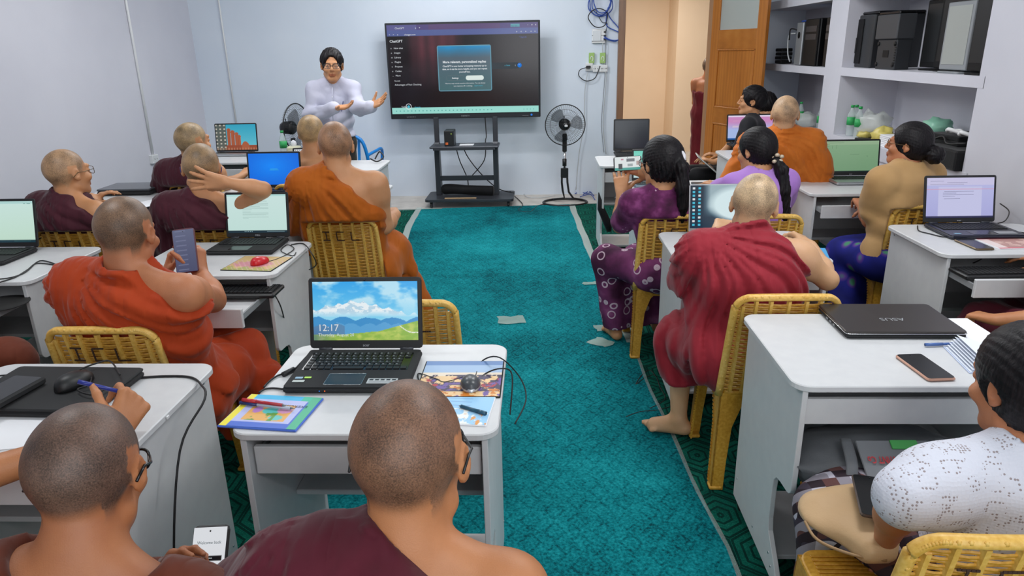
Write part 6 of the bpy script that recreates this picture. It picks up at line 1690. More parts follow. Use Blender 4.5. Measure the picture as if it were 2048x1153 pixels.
cable([dz(950, 756), dz(965, 722), dz(1000, 716, DH+.03), (float(dz(1040, 730)[0]), float(dz(1040, 730)[1]), .76), tuple(map(float, atz(1052, 800, .72))), tuple(map(float, atz(1030, 848, .70)))], 'mouse lead looping off the right side of the centre desk', .0022)
cable([dz(955, 772), dz(968, 750), dz(1000, 738, DH+.02), tuple(map(float, atz(1024, 750, .80))), tuple(map(float, atz(1020, 830, .72)))], 'second thin lead hanging right of the centre desk', .0022)
cable([dz(838, 762), dz(836, 752), dz(840, 748), dz(870, 758), dz(890, 765), dz(925, 755)], 'short black lead between laptop and mouse on the centre desk', .0022)
# left near desk cables
cable([dz(0, 752), dz(20, 750), dz(45, 745)], 'thin lead at the left picture edge on the near left desk', .0025)
cable([dz(130, 775, DH+.04), dz(150, 745, DH+.04), dz(200, 725, DH+.04), dz(222, 724, DH+.04), dz(240, 750, DH+.04)], 'mouse lead arching over the closed laptop', .0025)
cable([dz(150, 760, DH+.035), dz(180, 752, DH+.035), dz(178, 770, DH+.035), dz(155, 780, DH+.035), dz(185, 790, DH+.035), dz(215, 775, DH+.035)], 'coiled mouse lead on the closed laptop', .0025)
cable([dz(280, 756), dz(330, 753), dz(380, 755), dz(402, 770), tuple(map(float, atz(409, 800, .80))), (-.965, 1.62, .70), (-.965, 1.50, .45), (-.975, 1.52, .30), (-1.02, 1.45, .15), (-1.1, 1.35, .06)], 'long black lead running off the near left desk down its side panel', .0035)
cable([(-1.02, 1.30, .48), (-.972, 1.40, .42), (-.968, 1.48, .35), (-.968, 1.53, .28), (-.99, 1.50, .15)], 'second black lead hooked across the side panel', .0035)
prop(MB().rbox((0, 0, 0), (.004, .012, .008), .001).obj('white_tag', WHITE, None, (-.992, 1.64, .79)), 'tiny white tag on the edge of the near left desk', 'tag')
flat_sheet('paper_sheet', [(-60, 815), (255, 790), (190, 880), (-60, 905)], 'white paper under the writing hands at lower left', 'paper', PAPER, .002)
# left rear desk
flat_sheet('paper_sheet', [(292, 397), (335, 401), (305, 416), (275, 412)], 'white paper on the desk of the person in glasses', 'paper', PAPER, .002)
cable([dz(95, 470), dz(60, 488, DH), dz(40, 505), dz(0, 512)], 'lead of the mint-screen laptop trailing to the left', .003)
cable([dz(120, 532), dz(75, 527), dz(55, 540), dz(30, 555), dz(0, 565)], 'black lead crossing the left edge desk', .0028)
cable([dz(115, 530), dz(80, 522), dz(50, 545), dz(20, 556), dz(-20, 560)], 'twin black lead crossing the left edge desk', .0028)
cable([dz(582, 490), dz(607, 488), dz(625, 510), tuple(map(float, atz(632, 530, .72))), tuple(map(float, atz(618, 540, .7)))], 'lead curling off the right end of the document laptop desk', .003)
cable([dz(530, 525), dz(550, 520), dz(572, 510), dz(588, 498), dz(575, 490), dz(562, 502), dz(585, 512), dz(592, 505)], 'red mouse lead tangled beside the document laptop', .0022)
cable([tuple(map(float, atz(515, 569, .72))), tuple(map(float, atz(540, 580, .72))), tuple(map(float, atz(560, 610, .66))), tuple(map(float, atz(570, 650, .5))), tuple(map(float, atz(566, 662, .45)))], 'keyboard lead falling from the open tray', .003)
# right desks
RG = simple('rose_gold', 'C79A86', .3, metal=.6)
c = (Zt(1790, 715)+Zt(1850, 710)+Zt(1918, 765)+Zt(1840, 768))/4
flat_ph = phone(V(c[0], c[1], DH+.0055), (1, .08, 0), (-.42, 1, 0), .082, .170, 'rose gold phone lying dark on the near right desk edge', None, RG)
c = (Zt(1907, 483)+Zt(1948, 480)+Zt(1990, 500)+Zt(1945, 505))/4
phone(V(c[0], c[1], DH+.0055), (1, .05, 0), (-.25, 1, 0), .085, .175, 'phone with dark gold edge in front of the lilac document laptop', None, simple('gold_dark', '6A5A44', .3, metal=.6))
img = np.zeros((60, 80, 3))+C3('B98C86'); put(img, (fbm(xx, yy, 7, 3) > .5), 'D8B4AA'); put(img, (xx < .2), 'EBD9D6'); put(img, (yy < .08)+(yy > .9), 'D8707E')
flat_sheet('magazine', [(1952, 480), (2070, 477), (2080, 497), (1995, 499)], 'pink-bordered picture booklet beside the right edge laptop', 'booklet', PAPER, .004, img)
e = empty('notebook', (1.325, 1.955, DH), radians(-8), 'open notebook with curling white pages on the near right desk', 'notebook')
pg_ = MB()
for k in range(7):
    n = 7; v = []
    for j in range(n):
        t = j/(n-1); x = -.095+.004*k+.185*t; z = .004+.0014*k+.0055*k*(1-t)**2
        v += [(x, -.09, z), (x, .09, z)]
    f = [(2*j, 2*j+2, 2*j+3, 2*j+1) for j in range(n-1)]; pg_.add(v, f, True)
pg_.obj('pages', simple('page_blue_white', 'E4EAF6', .8), e); MB().rbox((0, 0, .0015), (.20, .19, .003), .003).obj('cover', simple('nb_cover', 'B9C4DC', .6), e)
o = MB().rbox((0, 0, .002), (.12, .24, .003), .003).obj('paper_sheet', PAPER, None, (1.385, 2.18, DH)); prop(o, 'white sheet behind the closed charcoal laptop, at its right end', 'paper')
pen(Zt(1850, 690, DH+.008), Zt(1960, 686, DH+.008), 'blue striped pen between the charcoal laptop and the notebook', simple('blue_pen', '4A6AA8', .3))
flat_sheet('booklet', [(1605, 495), (1655, 500), (1655, 520), (1610, 520)], 'blue cover corner by the right hand of the crimson robe', 'booklet', simple('cyan_cover', '4AA3DC', .4), .005)
cable([dz(1835, 452), dz(1838, 462), dz(1860, 468), dz(1885, 474), dz(1900, 474)], 'black lead along the left side of the right edge laptop', .0028)
cable([dz(1990, 448), dz(2010, 442, DH+.03), (2.46, 3.75, .84), (2.47, 3.85, .86)], 'black leads rising behind the right edge laptop', .003)
cable([dz(2010, 460), dz(2040, 465), dz(2060, 468)], 'lead on the wall side of the right edge laptop', .003)
cable([tuple(map(float, atz(1972, 510, .78))), tuple(map(float, atz(1960, 520, .74))), tuple(map(float, atz(1943, 528, .70)))], 'keyboard lead under the right edge desk top', .0028)
e = empty('handbag_dark', tuple(Zt(1413, 372, DH)), radians(10), 'dark tablet case lying open by the lilac blouse', 'case')
MB().rbox((0, 0, .008), (.17, .14, .014), .006, (0, .05, 0)).obj('flap', simple('dark_case', '2B2A2C', .4), e); MB().rbox((-.01, -.02, .02), (.12, .06, .006), .004, (0, -.06, .3)).obj('cover', simple('brown_case', '5A4A40', .5), e)
e.name = 'tablet_case'
pen(Zt(1418, 379, DH+.02), Zt(1442, 372, DH+.03), 'white paper roll in the hand of the lilac blouse', WHITE, .008)
# black bag hanging inside the front desk, bottles on the left front desk
p = aty(1203, 440, 5.75)
prop(MB().tube([(float(p[0])-.03, 5.72, .58), (float(p[0])-.01, 5.72, .45), (float(p[0])+.05, 5.70, .32), (float(p[0])+.06, 5.70, .26)], [.004, .03, .035, .02], 10).obj('hanging_bag', bk), 'black strap bag hanging inside the front desk by the aisle', 'bag')
pb = atz(577, 312, DH); bottle((float(pb[0]), float(pb[1])-.1, DH), 'green-labelled bottle on the front left desk before the side-on fan', .24, .033)
e = empty('tissue_pack', (float(atz(596, 312, DH)[0]), float(atz(596, 312, DH)[1])-.08, DH), 0, 'patterned tissue pack beside the bottle on the front left desk', 'tissues')
MB().rbox((0, 0, .05), (.12, .09, .10), .02).obj('pack', varied('tissue_print', 'C9C9A0', 'E6E2D2', 60, .6, 0), e); MB().ball((0, 0, .12), (.03, .02, .035), 8).obj('tissue', PAPER, e)
cable([(-1.42, 6.1, .82), (-1.38, 6.12, .88), (-1.34, 6.08, .84), (-1.38, 6.0, .815), (-1.45, 6.06, .83)], 'black lead bundled on the front desk behind the big amber robe', .006)
# leads on the carpet by the right seam
cable([fl_(1313, 755), fl_(1300, 742), fl_(1285, 750), fl_(1272, 770), fl_(1290, 757), fl_(1310, 752), fl_(1320, 775), fl_(1330, 800), fl_(1300, 818)], 'dark strap on the carpet below the near right chair', .004)
cable([fl_(1340, 815), fl_(1312, 822), fl_(1280, 825), fl_(1252, 835)], 'dark cable end lying on the carpet seam', .004)
# grey cloth bag on the shelf of the near right desk
def work_bag():
    e = empty('cloth_bag', (1.00, 1.86, .455), 0, 'grey cloth bag with red lettering stowed in the near right desk', 'bag')
    g = cloth_mat('grey_bag_cloth', '63666A', '787B7F', weave=500)
    crumple('body', (0, .02, -.005), (.27, .17, .085), '', g, None, 9, 28, .12).parent = e
    MB().rbox((-.01, -.105, .138), (.20, .010, .12), .01, (-1.05, 0, 0)).obj('pocket', simple('bag_pocket', '7E8185', .8), e)
    for sx in (-1, 1): MB().tube(smooth_pts([(sx*.13, -.04, .165), (sx*.14, -.12, .13), (sx*.16, -.18, .06)], 4), .016, 8, flat=.3).obj('strap', g, e)
    MB().tube(smooth_pts([(-.26, -.08, .0), (-.1, -.13, -.005), (.1, -.14, -.005), (.25, -.10, .0)], 5), .006, 6).obj('zipper', simple('zip', '2E3236', .4), e)
    text('MYANMAR MYINT Co', .030, simple('bag_red', 'C8323A', .6), e, (.085, -.105, .149), (-.52, 0, pi), bold=.0006).scale = (.62, 1, 1)
    MB().rbox((.02, -.070, .166), (.075, .006, .028), .008, (-1.05, 0, 0)).obj('green_patch', simple('bag_green', '4FAF5A', .5), e)
    return e
wb = work_bag()

# red maker's label on the pulled-out tray front
tr_ = [c for c in bpy.data.objects['computer_desk.003'].children if c.name.startswith('keyboard_tray')][0]
MB().rbox((.09, .034, .700), (.085, .003, .020), .003).obj('red_label', simple('red_label', '7A1E22', .4), tr_)
# ---------------------------------------------------------------- people
def mo_(name, c1, c2): return cloth_mat(name, c1, c2, crease=35)
MAROON = mo_('maroon_cloth', '4A1622', '5C1D2C'); DMAR = mo_('dark_maroon_cloth', '3A1620', '4A1E2A'); CRIM = mo_('crimson_cloth', '86202C', '982A36')
RUST = mo_('rust_orange_cloth', '9C3210', 'AC3E16'); AMBER = mo_('amber_cloth', 'A2500E', 'B25E18'); BROWNC = mo_('brown_cloth', '5A2818', '6A3220'); ORAN = mo_('orange_cloth', 'B8601A', 'C87028')
SK = dict(tan=('B98258', 'C8926A'), warm=('AE7148', 'C08258'), dark=('9A5E3E', 'AE7048'), pale=('C4976E', 'D0A480'), red=('A96A48', 'BC7C56'))
def L3(*a): return V(*a)

# centre foreground
q = person(L3(*aty(822, 917, .99)), yaw=radians(-3), P=(-.30, .84), seat=.44, hyaw=radians(-3), hpitch=radians(-14), htilt=radians(3), hs=1.09, wd=.99, fat=1.05, skin=SK['warm'], scalp='72523F', h=.010, hf=.0042,
           arms={'L': {'hand': (-.50, 1.30, .66), 'hint': (-1, -.3, -.5), 'nohand': 0, 'D': (.3, .9, -.1)}, 'R': {'hand': (-.22, 1.16, .56), 'hint': (1, -.3, -.6), 'D': (-.3, .9, -.1)}}, lowcut=.30,
           label='person seen from behind at the centre foreground, glasses, maroon robe off right shoulder')
robe(q, MAROON, .99, 1.05, left_arm=.8, h=.0085, line=(-.06, .07, .26, -.13), fold=.016, freq=8, seed=4, strip=(-.165, -.105, .3), hem=.30, lowcut=.30, off=.018)
glasses(q, BLK, r=.0022)
# lower left, with a phone
q = person(L3(*aty(178, 950, .98)), yaw=radians(2), P=(-.87, .82), seat=.44, hyaw=radians(8), hpitch=radians(-20), htilt=radians(0), hs=1.0, wd=.96, shraise=(-.05, -.04), skin=SK['dark'], scalp='5C463B', h=.010, hf=.0042,
           arms={'R': {'hand': tuple(aty(520, 1280, 1.06)), 'hint': (1, -.4, -.6), 'D': (-.45, .45, .75), 'N': (-.8, -.2, -.1), 'curl': (.5, .7, .5), 's': .95}, 'L': {'hand': tuple(aty(318, 1225, 1.08)), 'hint': (-.6, -.2, -1), 'D': (.22, .45, .85), 'N': (.9, -.25, -.1), 'curl': (.5, .7, .5), 's': .95, 'thumb': .5}}, lowcut=.30,
           label='person with black glasses and brown robe looking at a phone, lower left')
robe(q, BROWNC, .96, 1.0, h=.0095, off=.012, line=(9, 0, 9.2, -.5), fold=.010, freq=9, seed=6, hem=.30, lowcut=.30, right_arm=.3, left_arm=.5, neckr=.115)
glasses(q, BLKG, r=.0026)
pc = V(*aty(416, 1138, 1.14))
phone(pc, (.97, -.05, .10), (.12, .62, .78), .078, .165, 'phone with a white welcome page in the lower left hands', 'phone_white', BLK, .8)
ph = bpy.data.objects[[o.name for o in bpy.data.objects if o.name.startswith('phone')][-1]]
text('Welcome back', .0085, GD, ph, (0, .046, .0058), align='CENTER'); text('Continue', .005, GW, ph, (0, .018, .0060), align='CENTER'); text('or', .006, GD, ph, (0, -.02, .0058), align='CENTER')
# writer off the left edge
wr = V(*aty(262, 812, 1.50)); wl = V(*aty(78, 838, 1.52))
q = person((-1.60, 1.02, 1.12), yaw=radians(-6), P=(-1.66, .80), seat=.44, hs=1.08, wd=1.1, fat=1.05, skin=SK['warm'], scalp='4E3A32', h=.011, hf=.006, hpitch=radians(-25),
           arms={'R': {'hand': (wr[0]-.02, 1.46, .85), 'elbow': (-1.36, 1.16, .84), 'D': (.05, .75, .45), 'N': (-.75, .2, -.45), 'curl': (.9, 1.1, .7), 'thumb': .75, 'hf': .0045},
                 'L': {'hand': (-1.60, 1.49, .835), 'elbow': (-1.90, 1.30, .84), 'D': (1, .28, -.03), 'N': (0, 0, -1), 'curl': (.15, .25, .2), 'hf': .0045, 'thumb': .35}}, lowcut=.30,
           label='mostly hidden person at the left edge whose two hands write on paper')
robe(q, RUST, 1.1, 1.05, h=.012, line=(-.04, .06, .24, -.18), seed=8, hem=.30, lowcut=.30)
t = q.tips['R'][0]
pen(t+V(-.03, -.005, .015), t+V(.06, .01, -.02), 'blue pen held in the writing hand at lower left', simple('blue_barrel', '27348A', .3), .005)
# rust-orange robe, phone
q = person(L3(*aty(255, 468, 2.30)), yaw=radians(-10), P=(-1.42, 2.36), seat=.44, hyaw=radians(10), hpitch=radians(-10), hs=1.07, wd=1.2, fat=1.18, skin=SK['red'], scalp='6E5440', h=.010, hf=.005,
           arms={'R': {'hand': tuple(aty(402, 548, 2.60)), 'elbow': tuple(aty(425, 600, 2.48)), 'D': (-.2, .25, .85), 'N': (-.85, .3, 0), 'curl': (.6, .8, .5), 'fat': 1.12},
                 'L': {'hand': tuple(aty(332, 552, 2.68)), 'hint': (-.6, 0, -1), 'D': (.3, .2, .8), 'N': (.85, .3, .1), 'curl': (.6, .8, .5)}},
           legs={'R': {'knee': tuple(aty(478, 712, 2.72)), 'ankle': (-1.02, 2.62, .10)}, 'L': {'knee': (-1.55, 2.78, .50), 'ankle': (-1.55, 2.75, .10)}},
           label='person in rust-orange robe with a bare right shoulder holding up a phone')
robe(q, RUST, 1.2, 1.18, h=.009, line=(-.02, .09, .29, -.12), fold=.020, freq=9, seed=11, hem=.14, left_arm=1.2, strip=(-.23, -.12, 0))
phone(V(*aty(371, 502, 2.585)), (.98, .15, .08), (-.05, .35, .92), .085, .172, 'phone held up by the person in the rust-orange robe', 'phone_dim', simple('maroon_case', '5A2A34', .4), .75)
# amber robe
q = person(L3(*aty(671, 293, 3.72)), yaw=radians(6), P=(-1.03, 3.80), seat=.44, hyaw=radians(10), hpitch=radians(-2), hs=1.08, wd=1.06, fat=1.10, skin=SK['tan'], scalp='8E6A50', h=.011, hf=.006,
           arms={'R': {'hand': (-.84, 4.02, .80), 'elbow': tuple(aty(768, 452, 3.78)), 'D': (-.5, .8, .1), 'fat': 1.15}, 'L': {'hand': (-1.22, 4.05, .80), 'hint': (-1, -.2, -1)}},
           legs={'R': {'knee': tuple(aty(778, 492, 4.02)), 'ankle': (-.72, 4.0, .10)}, 'L': {'knee': (-1.18, 4.08, .5)}},
           label='person in amber robe seen from behind with right shoulder bare')
robe(q, AMBER, 1.06, 1.10, h=.010, line=(-.03, .05, .26, -.25), fold=.019, freq=9, seed=21, strip=(-.13, -.05, 0), hem=.12)
# holding his head
hd4 = aty(403, 338, 3.56)
q = person(L3(*hd4), yaw=radians(0), P=(float(hd4[0])-.04, 3.56), seat=.44, hyaw=radians(20), htilt=radians(-4), hs=1.1, wd=1.02, skin=SK['tan'], scalp='8A7052', h=.011, hf=.0055,
           arms={'R': {'hand': tuple(aty(455, 366, 3.38)), 'elbow': tuple(aty(526, 380, 3.46)), 'D': (-1, .02, .14), 'N': (.1, 1, .1), 'curl': (.05, .12, .1), 'spread': .22, 's': 1.05, 'hf': .0045, 'thumb': .4}, 'L': {'hand': (float(hd4[0])-.2, 3.85, .8), 'hint': (-1, 0, -1)}},
           label='person in dark maroon robe with the right hand spread on the back of the head')
robe(q, DMAR, 1.02, 1.0, h=.010, line=(-.04, .06, .24, -.12), fold=.012, freq=10, seed=31, hem=.12)
glasses(q, simple('purple_frame', '3A2E6A', .3), r=.002)
# far left with glasses
p_ = aty(136, 346, 3.60)
q = person(L3(*p_), yaw=radians(-16), P=(float(p_[0])-.03, 3.56), seat=.44, hyaw=radians(-8), hpitch=radians(2), hs=1.04, wd=1.05, skin=SK['tan'], scalp='9A7A5C', h=.011, hf=.0055,
           arms={'R': {'hand': tuple(aty(152, 402, 3.82)), 'hint': (1, -.2, -.6), 'D': (.6, .5, .10), 'N': (0, .3, -.9), 'curl': (.5, .6, .4), 's': .9}, 'L': {'hand': (float(p_[0])-.12, 3.9, .9), 'hint': (-1, 0, -1)}},
           label='person with thin glasses in dark maroon over brown robe, turned right at the left wall')
robe(q, DMAR, 1.05, 1.0, h=.010, line=(-.02, .07, .28, -.10), fold=.012, freq=10, seed=33, hem=.12, off=.022)
glasses(q, simple('gold_frame', '6A5A40', .3, metal=.8), r=.0015)
# dark maroon, second row left
p_ = aty(386, 284, 4.80)
q = person(L3(*p_), yaw=radians(-6), P=(float(p_[0])-.10, 4.80), seat=.44, hyaw=radians(-20), hpitch=radians(4), htilt=radians(-6), hs=1.12, wd=1.02, skin=SK['tan'], scalp='9A8260', h=.013, hf=.007,
           arms={'R': {'hand': tuple(aty(484, 352, 5.05)), 'elbow': tuple(aty(448, 372, 4.85)), 'D': (.2, .8, .3)}, 'L': {'hand': (float(p_[0])-.2, 5.1, .85), 'hint': (-1, 0, -1)}},
           label='person in dark maroon robe looking right in front of the temple wallpaper laptop')
robe(q, DMAR, 1.02, 1.0, h=.012, line=(-.02, .05, .24, -.16), fold=.010, freq=10, seed=41, hem=.12)
# beside the fan
p_ = aty(624, 268, 5.05)
q = person(L3(*p_), yaw=0, P=(float(p_[0]), 5.0), seat=.44, hs=1.12, wd=1., skin=SK['tan'], scalp='9A7E58', h=.014, hf=.007, label='person half hidden in front of the side-on fan, seen from behind')
robe(q, DMAR, 1., 1., h=.013, line=(.0, -.12, .24, -.30), hem=.12, seed=42)
# crimson robe
q = person(L3(*aty(1508, 412, 2.80)), yaw=radians(-4), P=(.82, 2.62), seat=.44, hyaw=radians(-12), hpitch=radians(-16), htilt=radians(-5), hs=1.06, wd=1.06, fat=1.04, skin=SK['pale'], scalp='B09676', h=.009, hf=.005, chest_back=.055,
           arms={'R': {'hand': tuple(aty(1622, 492, 3.10)), 'elbow': tuple(aty(1655, 560, 2.70)), 'D': (-.35, .8, .25), 'N': (-.3, -.3, -1), 'curl': (.7, .9, .5)},
                 'L': {'hand': tuple(aty(1436, 462, 3.00)), 'hint': (-.6, -.3, -1), 'D': (.5, .8, .2), 'N': (0, .2, -1), 'curl': (.5, .7, .4)}},
           legs={'L': {'knee': (.62, 2.92, .49), 'ankle': (.62, 2.88, .095), 'toe': (-.35, .1, 0)}, 'R': {'knee': (.98, 2.94, .49)}},
           label='person in bright crimson robe leaning over a laptop, bare foot on the carpet')
robe(q, CRIM, 1.06, 1.04, h=.009, line=(.10, .03, .24, -.15), fold=.020, freq=9, seed=51, hem=.30, left_arm=.9, off=.020)
# orange robe by the shelves
p_ = aty(1570, 230, 5.0)
q = person(L3(*p_), yaw=radians(-8), P=(float(p_[0])-.02, 5.08), seat=.44, hyaw=radians(-10), hs=1.08, wd=1.08, fat=1.12, skin=SK['pale'], scalp='B09070', h=.012, hf=.007,
           label='person wrapped in orange robe in front of the shelf ledge')
robe(q, ORAN, 1.08, 1.12, h=.011, line=(9, 0, 9.2, -.5), fold=.018, freq=9, seed=61, hem=.12, right_arm=1.2, left_arm=1.2, off=.024)
# maroon sitter at the right edge, brown sitter at the left edge
q = person((2.24, 2.72, 1.08), yaw=radians(10), P=(2.22, 2.74), seat=.44, hs=1.08, wd=1.05, skin=SK['warm'], h=.012, hf=.009,
           arms={'L': {'hand': tuple(aty(1990, 640, 2.75)), 'elbow': (2.02, 2.66, .66), 'D': (-.3, .7, -.1), 'curl': (.8, .9, .6)}, 'R': {'hand': (2.24, 3.05, .75), 'hint': (1, 0, -1)}},
           legs={'L': {'knee': (1.98, 3.02, .49)}, 'R': {'knee': (2.28, 3.10, .50)}}, label='maroon-robed person cut by the right edge, hand resting on the knee')
robe(q, MAROON, 1.05, 1.0, h=.012, line=(.02, 0, .24, -.22), seed=71, hem=.12, left_arm=.6)
q = person((-2.95, 2.38, 1.12), yaw=radians(-4), P=(-2.93, 2.40), seat=.44, hs=1.08, skin=SK['warm'], h=.014, hf=.010, legs={'R': {'knee': tuple(V(*aty(12, 728, 2.55))), 'ankle': (-2.3, 2.55, .1)}, 'L': {'knee': (-2.9, 2.85, .5)}},
           label='brown-robed person off the left edge with only a knee showing')
robe(q, BROWNC, 1.0, 1.0, h=.013, seed=72, hem=.12)
# corridor
p_ = aty(1417, 134, 9.6)
q = person((float(p_[0])+.02, 9.6, float(p_[2])), yaw=radians(-35), P=(float(p_[0])+.03, 9.6), stand=.86, hyaw=radians(0), hs=1.08, skin=SK['red'], scalp='6A5648', h=.013, hf=.007, feet=True,
           arms={'R': {'hand': (float(p_[0])+.3, 9.75, .95), 'hint': (1, -.3, -.5)}, 'L': {'hand': (float(p_[0])+.12, 9.88, 1.05), 'hint': (-1, -.3, -.6)}}, label='person in dark red robe standing in the corridor behind the open door')
robe(q, mo_('dark_red_cloth', '5A1420', '6A1C28'), 1., 1., h=.012, line=(-.6, -.16, .6, -.16), fold=.006, freq=14, seed=81, hem=.10, left_arm=0, lap=True, off=.035)

# presenter
p_ = aty(664, 131, 6.42); px_, pz_ = float(p_[0]), float(p_[2])
q = person((px_, 6.42, pz_), yaw=radians(190), P=(px_-.05, 6.48), stand=pz_-.66, hyaw=radians(4), hpitch=radians(-2), htilt=radians(2), hs=1.12, wd=.98, fat=1.0, skin=SK['tan'], shaved=False, h=.011, hf=.005,
           arms={'L': {'hand': tuple(aty(742, 214, 6.22)), 'elbow': tuple(aty(716, 216, 6.36)), 'D': (.8, -.2, .42), 'N': (-.2, -.6, .75), 'curl': (.1, .15, .1), 'spread': .12, 'hf': .0045, 'thumb': .7},
                 'R': {'hand': tuple(aty(672, 216, 6.14)), 'elbow': tuple(aty(622, 232, 6.38)), 'D': (.9, -.2, .1), 'N': (.1, -.3, .9), 'curl': (.2, .3, .2), 'hf': .0045, 'thumb': .9}},
           label='standing presenter in pale grey shirt and glasses gesturing towards the big screen')
SH = cloth_mat('pale_grey_shirt', 'B2B3C6', 'C0C1D0', sheen=.05)
go, _, _ = garment(q, 'shirt', SH, off=.012, h=.009, wd=.98, sleeve=1.93, fold=.015, neck=.056, low=pz_-.62, neckdrop=.0, slv_r=.050)
trousers(q, cloth_mat('dark_trousers', '2E2C2A', '3A3734'), top=q.Hc[2]+.055)
hair(q, 'short', h=.005, vol=.9, seed=2); glasses(q, simple('thin_dark_frame', '2A2A2C', .3), r=.0017)
Lq = lambda p: tuple(p-q.base)
fr = lambda x, z, d=.135: q.N+q.up*z+q.R*x+q.F*d
MB().tube([Lq(fr(0, -.03, .09)), Lq(fr(0, -.10, .125)), Lq(fr(0, -.25, .148)), Lq(fr(0, -.42, .150)), Lq(fr(0, -.58, .145))], .007, 6, flat=.5).obj('placket', SH, q.o)
m = MB()
for k in range(6): m.ball(Lq(fr(0, -.11-.085*k, .148 if k else .135)), (.005, .005, .005), 6)
m.obj('button', WHITE, q.o)
W = q.J['L'][2]; d_ = nrm(q.J['L'][3])
E_ = q.J['L'][1]; ax_ = nrm(W-E_); s1 = nrm(np.cross(ax_, V(0, 0, 1))); s2 = np.cross(ax_, s1)
MB().tube([Lq(W+s1*.031*cos(a)+s2*.031*sin(a)) for a in np.linspace(0, 2*pi, 18)[:-1]], .009, 6, closed=True).obj('wristwatch', BLK, q.o)
MB().rbox(Lq(fr(-.085, -.19, .150)), (.006, .01, .09), .002, (0, .25, 0)).obj('pocket_pen', simple('navy_cap', '26356E', .3), q.o)

# women
BAT = MT('purple_batik', '5A2048', .8, spec=.2, sheen=.1)
n1 = BAT.noise(9, 4); vo = BAT.n('ShaderNodeTexVoronoi'); vo.inputs['Scale'].default_value = 30; BAT.link(BAT.co(), vo.inputs[0]); vd = NX(BAT.nt, vo.outputs['Distance'])
bc_ = BAT.ramp(n1, [(.35, '3A1830'), (.5, '5E2450'), (.68, '9A5088')]); sp_ = vd.lt(.16)*BAT.noise(11, 3).gt(.54); BAT.base(BAT.mix(sp_*.8, bc_, 'D8B8CC')); BAT = BAT.m
BAT2 = MT('purple_batik_floral', '5A2048', .8, spec=.2)
n1 = BAT2.noise(6, 4); vo = BAT2.n('ShaderNodeTexVoronoi'); vo.inputs['Scale'].default_value = 13; BAT2.link(BAT2.co(), vo.inputs[0]); vd = NX(BAT2.nt, vo.outputs['Distance'])
bc_ = BAT2.ramp(n1, [(.35, '46203C'), (.6, '7A3A68'), (.75, 'A0628E')]); rg_ = (vd-.30).abs().lt(.045); BAT2.base(BAT2.mix(rg_*.8, bc_, 'DCC4D2')); BAT2 = BAT2.m
hp_ = aty(1322, 328, 3.78)
q = person(L3(*hp_), yaw=radians(10), P=(.70, 3.80), seat=.44, hyaw=radians(18), hpitch=radians(-2), hs=1.08, wd=1.0, fat=1.02, skin=SK['tan'], shaved=False, h=.011, hf=.005,
           arms={'L': {'hand': tuple(aty(1242, 386, 3.94)), 'elbow': tuple(aty(1240, 452, 3.86)), 'D': (.08, .72, .70), 'N': (.1, 1, -.1), 'curl': (.1, .2, .3), 'hf': .005, 'spread': .12},
                 'R': {'hand': tuple(aty(1300, 350, 4.0)), 'hint': (1, -.3, -.9), 'D': (-.75, .25, .35), 'N': (-.2, .9, 0), 'curl': (.2, .4, .4), 'thumb': .9, 'hf': .005}},
           legs={'L': {'knee': tuple(aty(1213, 520, 3.98)), 'ankle': (.45, 4.02, .09)}, 'R': {'knee': (.78, 4.1, .5), 'ankle': (.72, 4.12, .09)}},
           label='person in purple batik dress photographing the screen')
garment(q, 'blouse', BAT, off=.012, h=.010, sleeve=.80, fold=.004, neckdrop=.015, slv_r=.058)
skirt(q, BAT2, hem=.09, h=.011)
tie = hp_+q.H[1]*-.115+q.H[2]*.045+q.H[0]*.02
hair(q, 'ponytail', h=.0055, tie=tie, tail=[tie, tie+V(.015, -.045, -.05), tie+V(.02, -.055, -.15), tie+V(.03, -.045, -.25), tie+V(.035, -.03, -.33)], vol=1.25)
MB().tube([tuple(tie-q.base+V(.0, -.012, .0)+V(cos(a)*.027, sin(a)*.012, sin(a)*.027)) for a in np.linspace(0, 2*pi, 16)[:-1]], .011, 7, closed=True).obj('hair_band', simple('white_band', 'D8D6DC', .7), q.o)
glasses(q, BLK, r=.0018)
Wl = q.J['L'][2]; MB().tube([tuple(Wl-q.base+V(.029*cos(a), .029*sin(a), -.03)) for a in np.linspace(0, 2*pi, 16)[:-1]], .007, 6, closed=True).obj('wristwatch', BLK, q.o)
phone(V(*aty(1255, 327, 4.02)), (.99, -.10, .06), (-.05, .12, .99), .155, .078, 'phone held sideways filming the front of the room', 'phone_cam', BLK, .85)
# lilac
hp_ = aty(1511, 302, 4.0)
LIL = cloth_mat('lilac_cloth', 'A878C8', 'B68AD4')
q = person(L3(*hp_), yaw=radians(20), P=(float(hp_[0])+.03, 3.94), seat=.44, hyaw=radians(18), hpitch=radians(-8), hs=.97, wd=.98, skin=SK['tan'], shaved=False, h=.012, hf=.0055,
           arms={'L': {'hand': tuple(aty(1438, 374, 4.30)), 'hint': (-1, -.3, -.7), 'D': (-.5, .6, .1), 'curl': (.5, .6, .4)}, 'R': {'hand': (float(hp_[0])-.02, 4.25, .82), 'hint': (1, 0, -1)}},
           label='person in lilac blouse with a flower clip in the hair, hand on desk')
garment(q, 'blouse', LIL, off=.014, h=.011, sleeve=.6, fold=.006, puff=.012)
skirt(q, cloth_mat('dark_violet_cloth', '3A2A50', '46345E'))
tie = hp_+q.H[1]*-.105+q.H[2]*-.045+q.H[0]*.025
hair(q, 'ponytail', h=.0055, tie=tie, tail=[tie, tie+V(.03, -.04, -.06), tie+V(.045, -.05, -.17), tie+V(.06, -.04, -.30), tie+V(.065, -.03, -.40), tie+V(.07, -.02, -.48)], vol=.95)
m = MB()
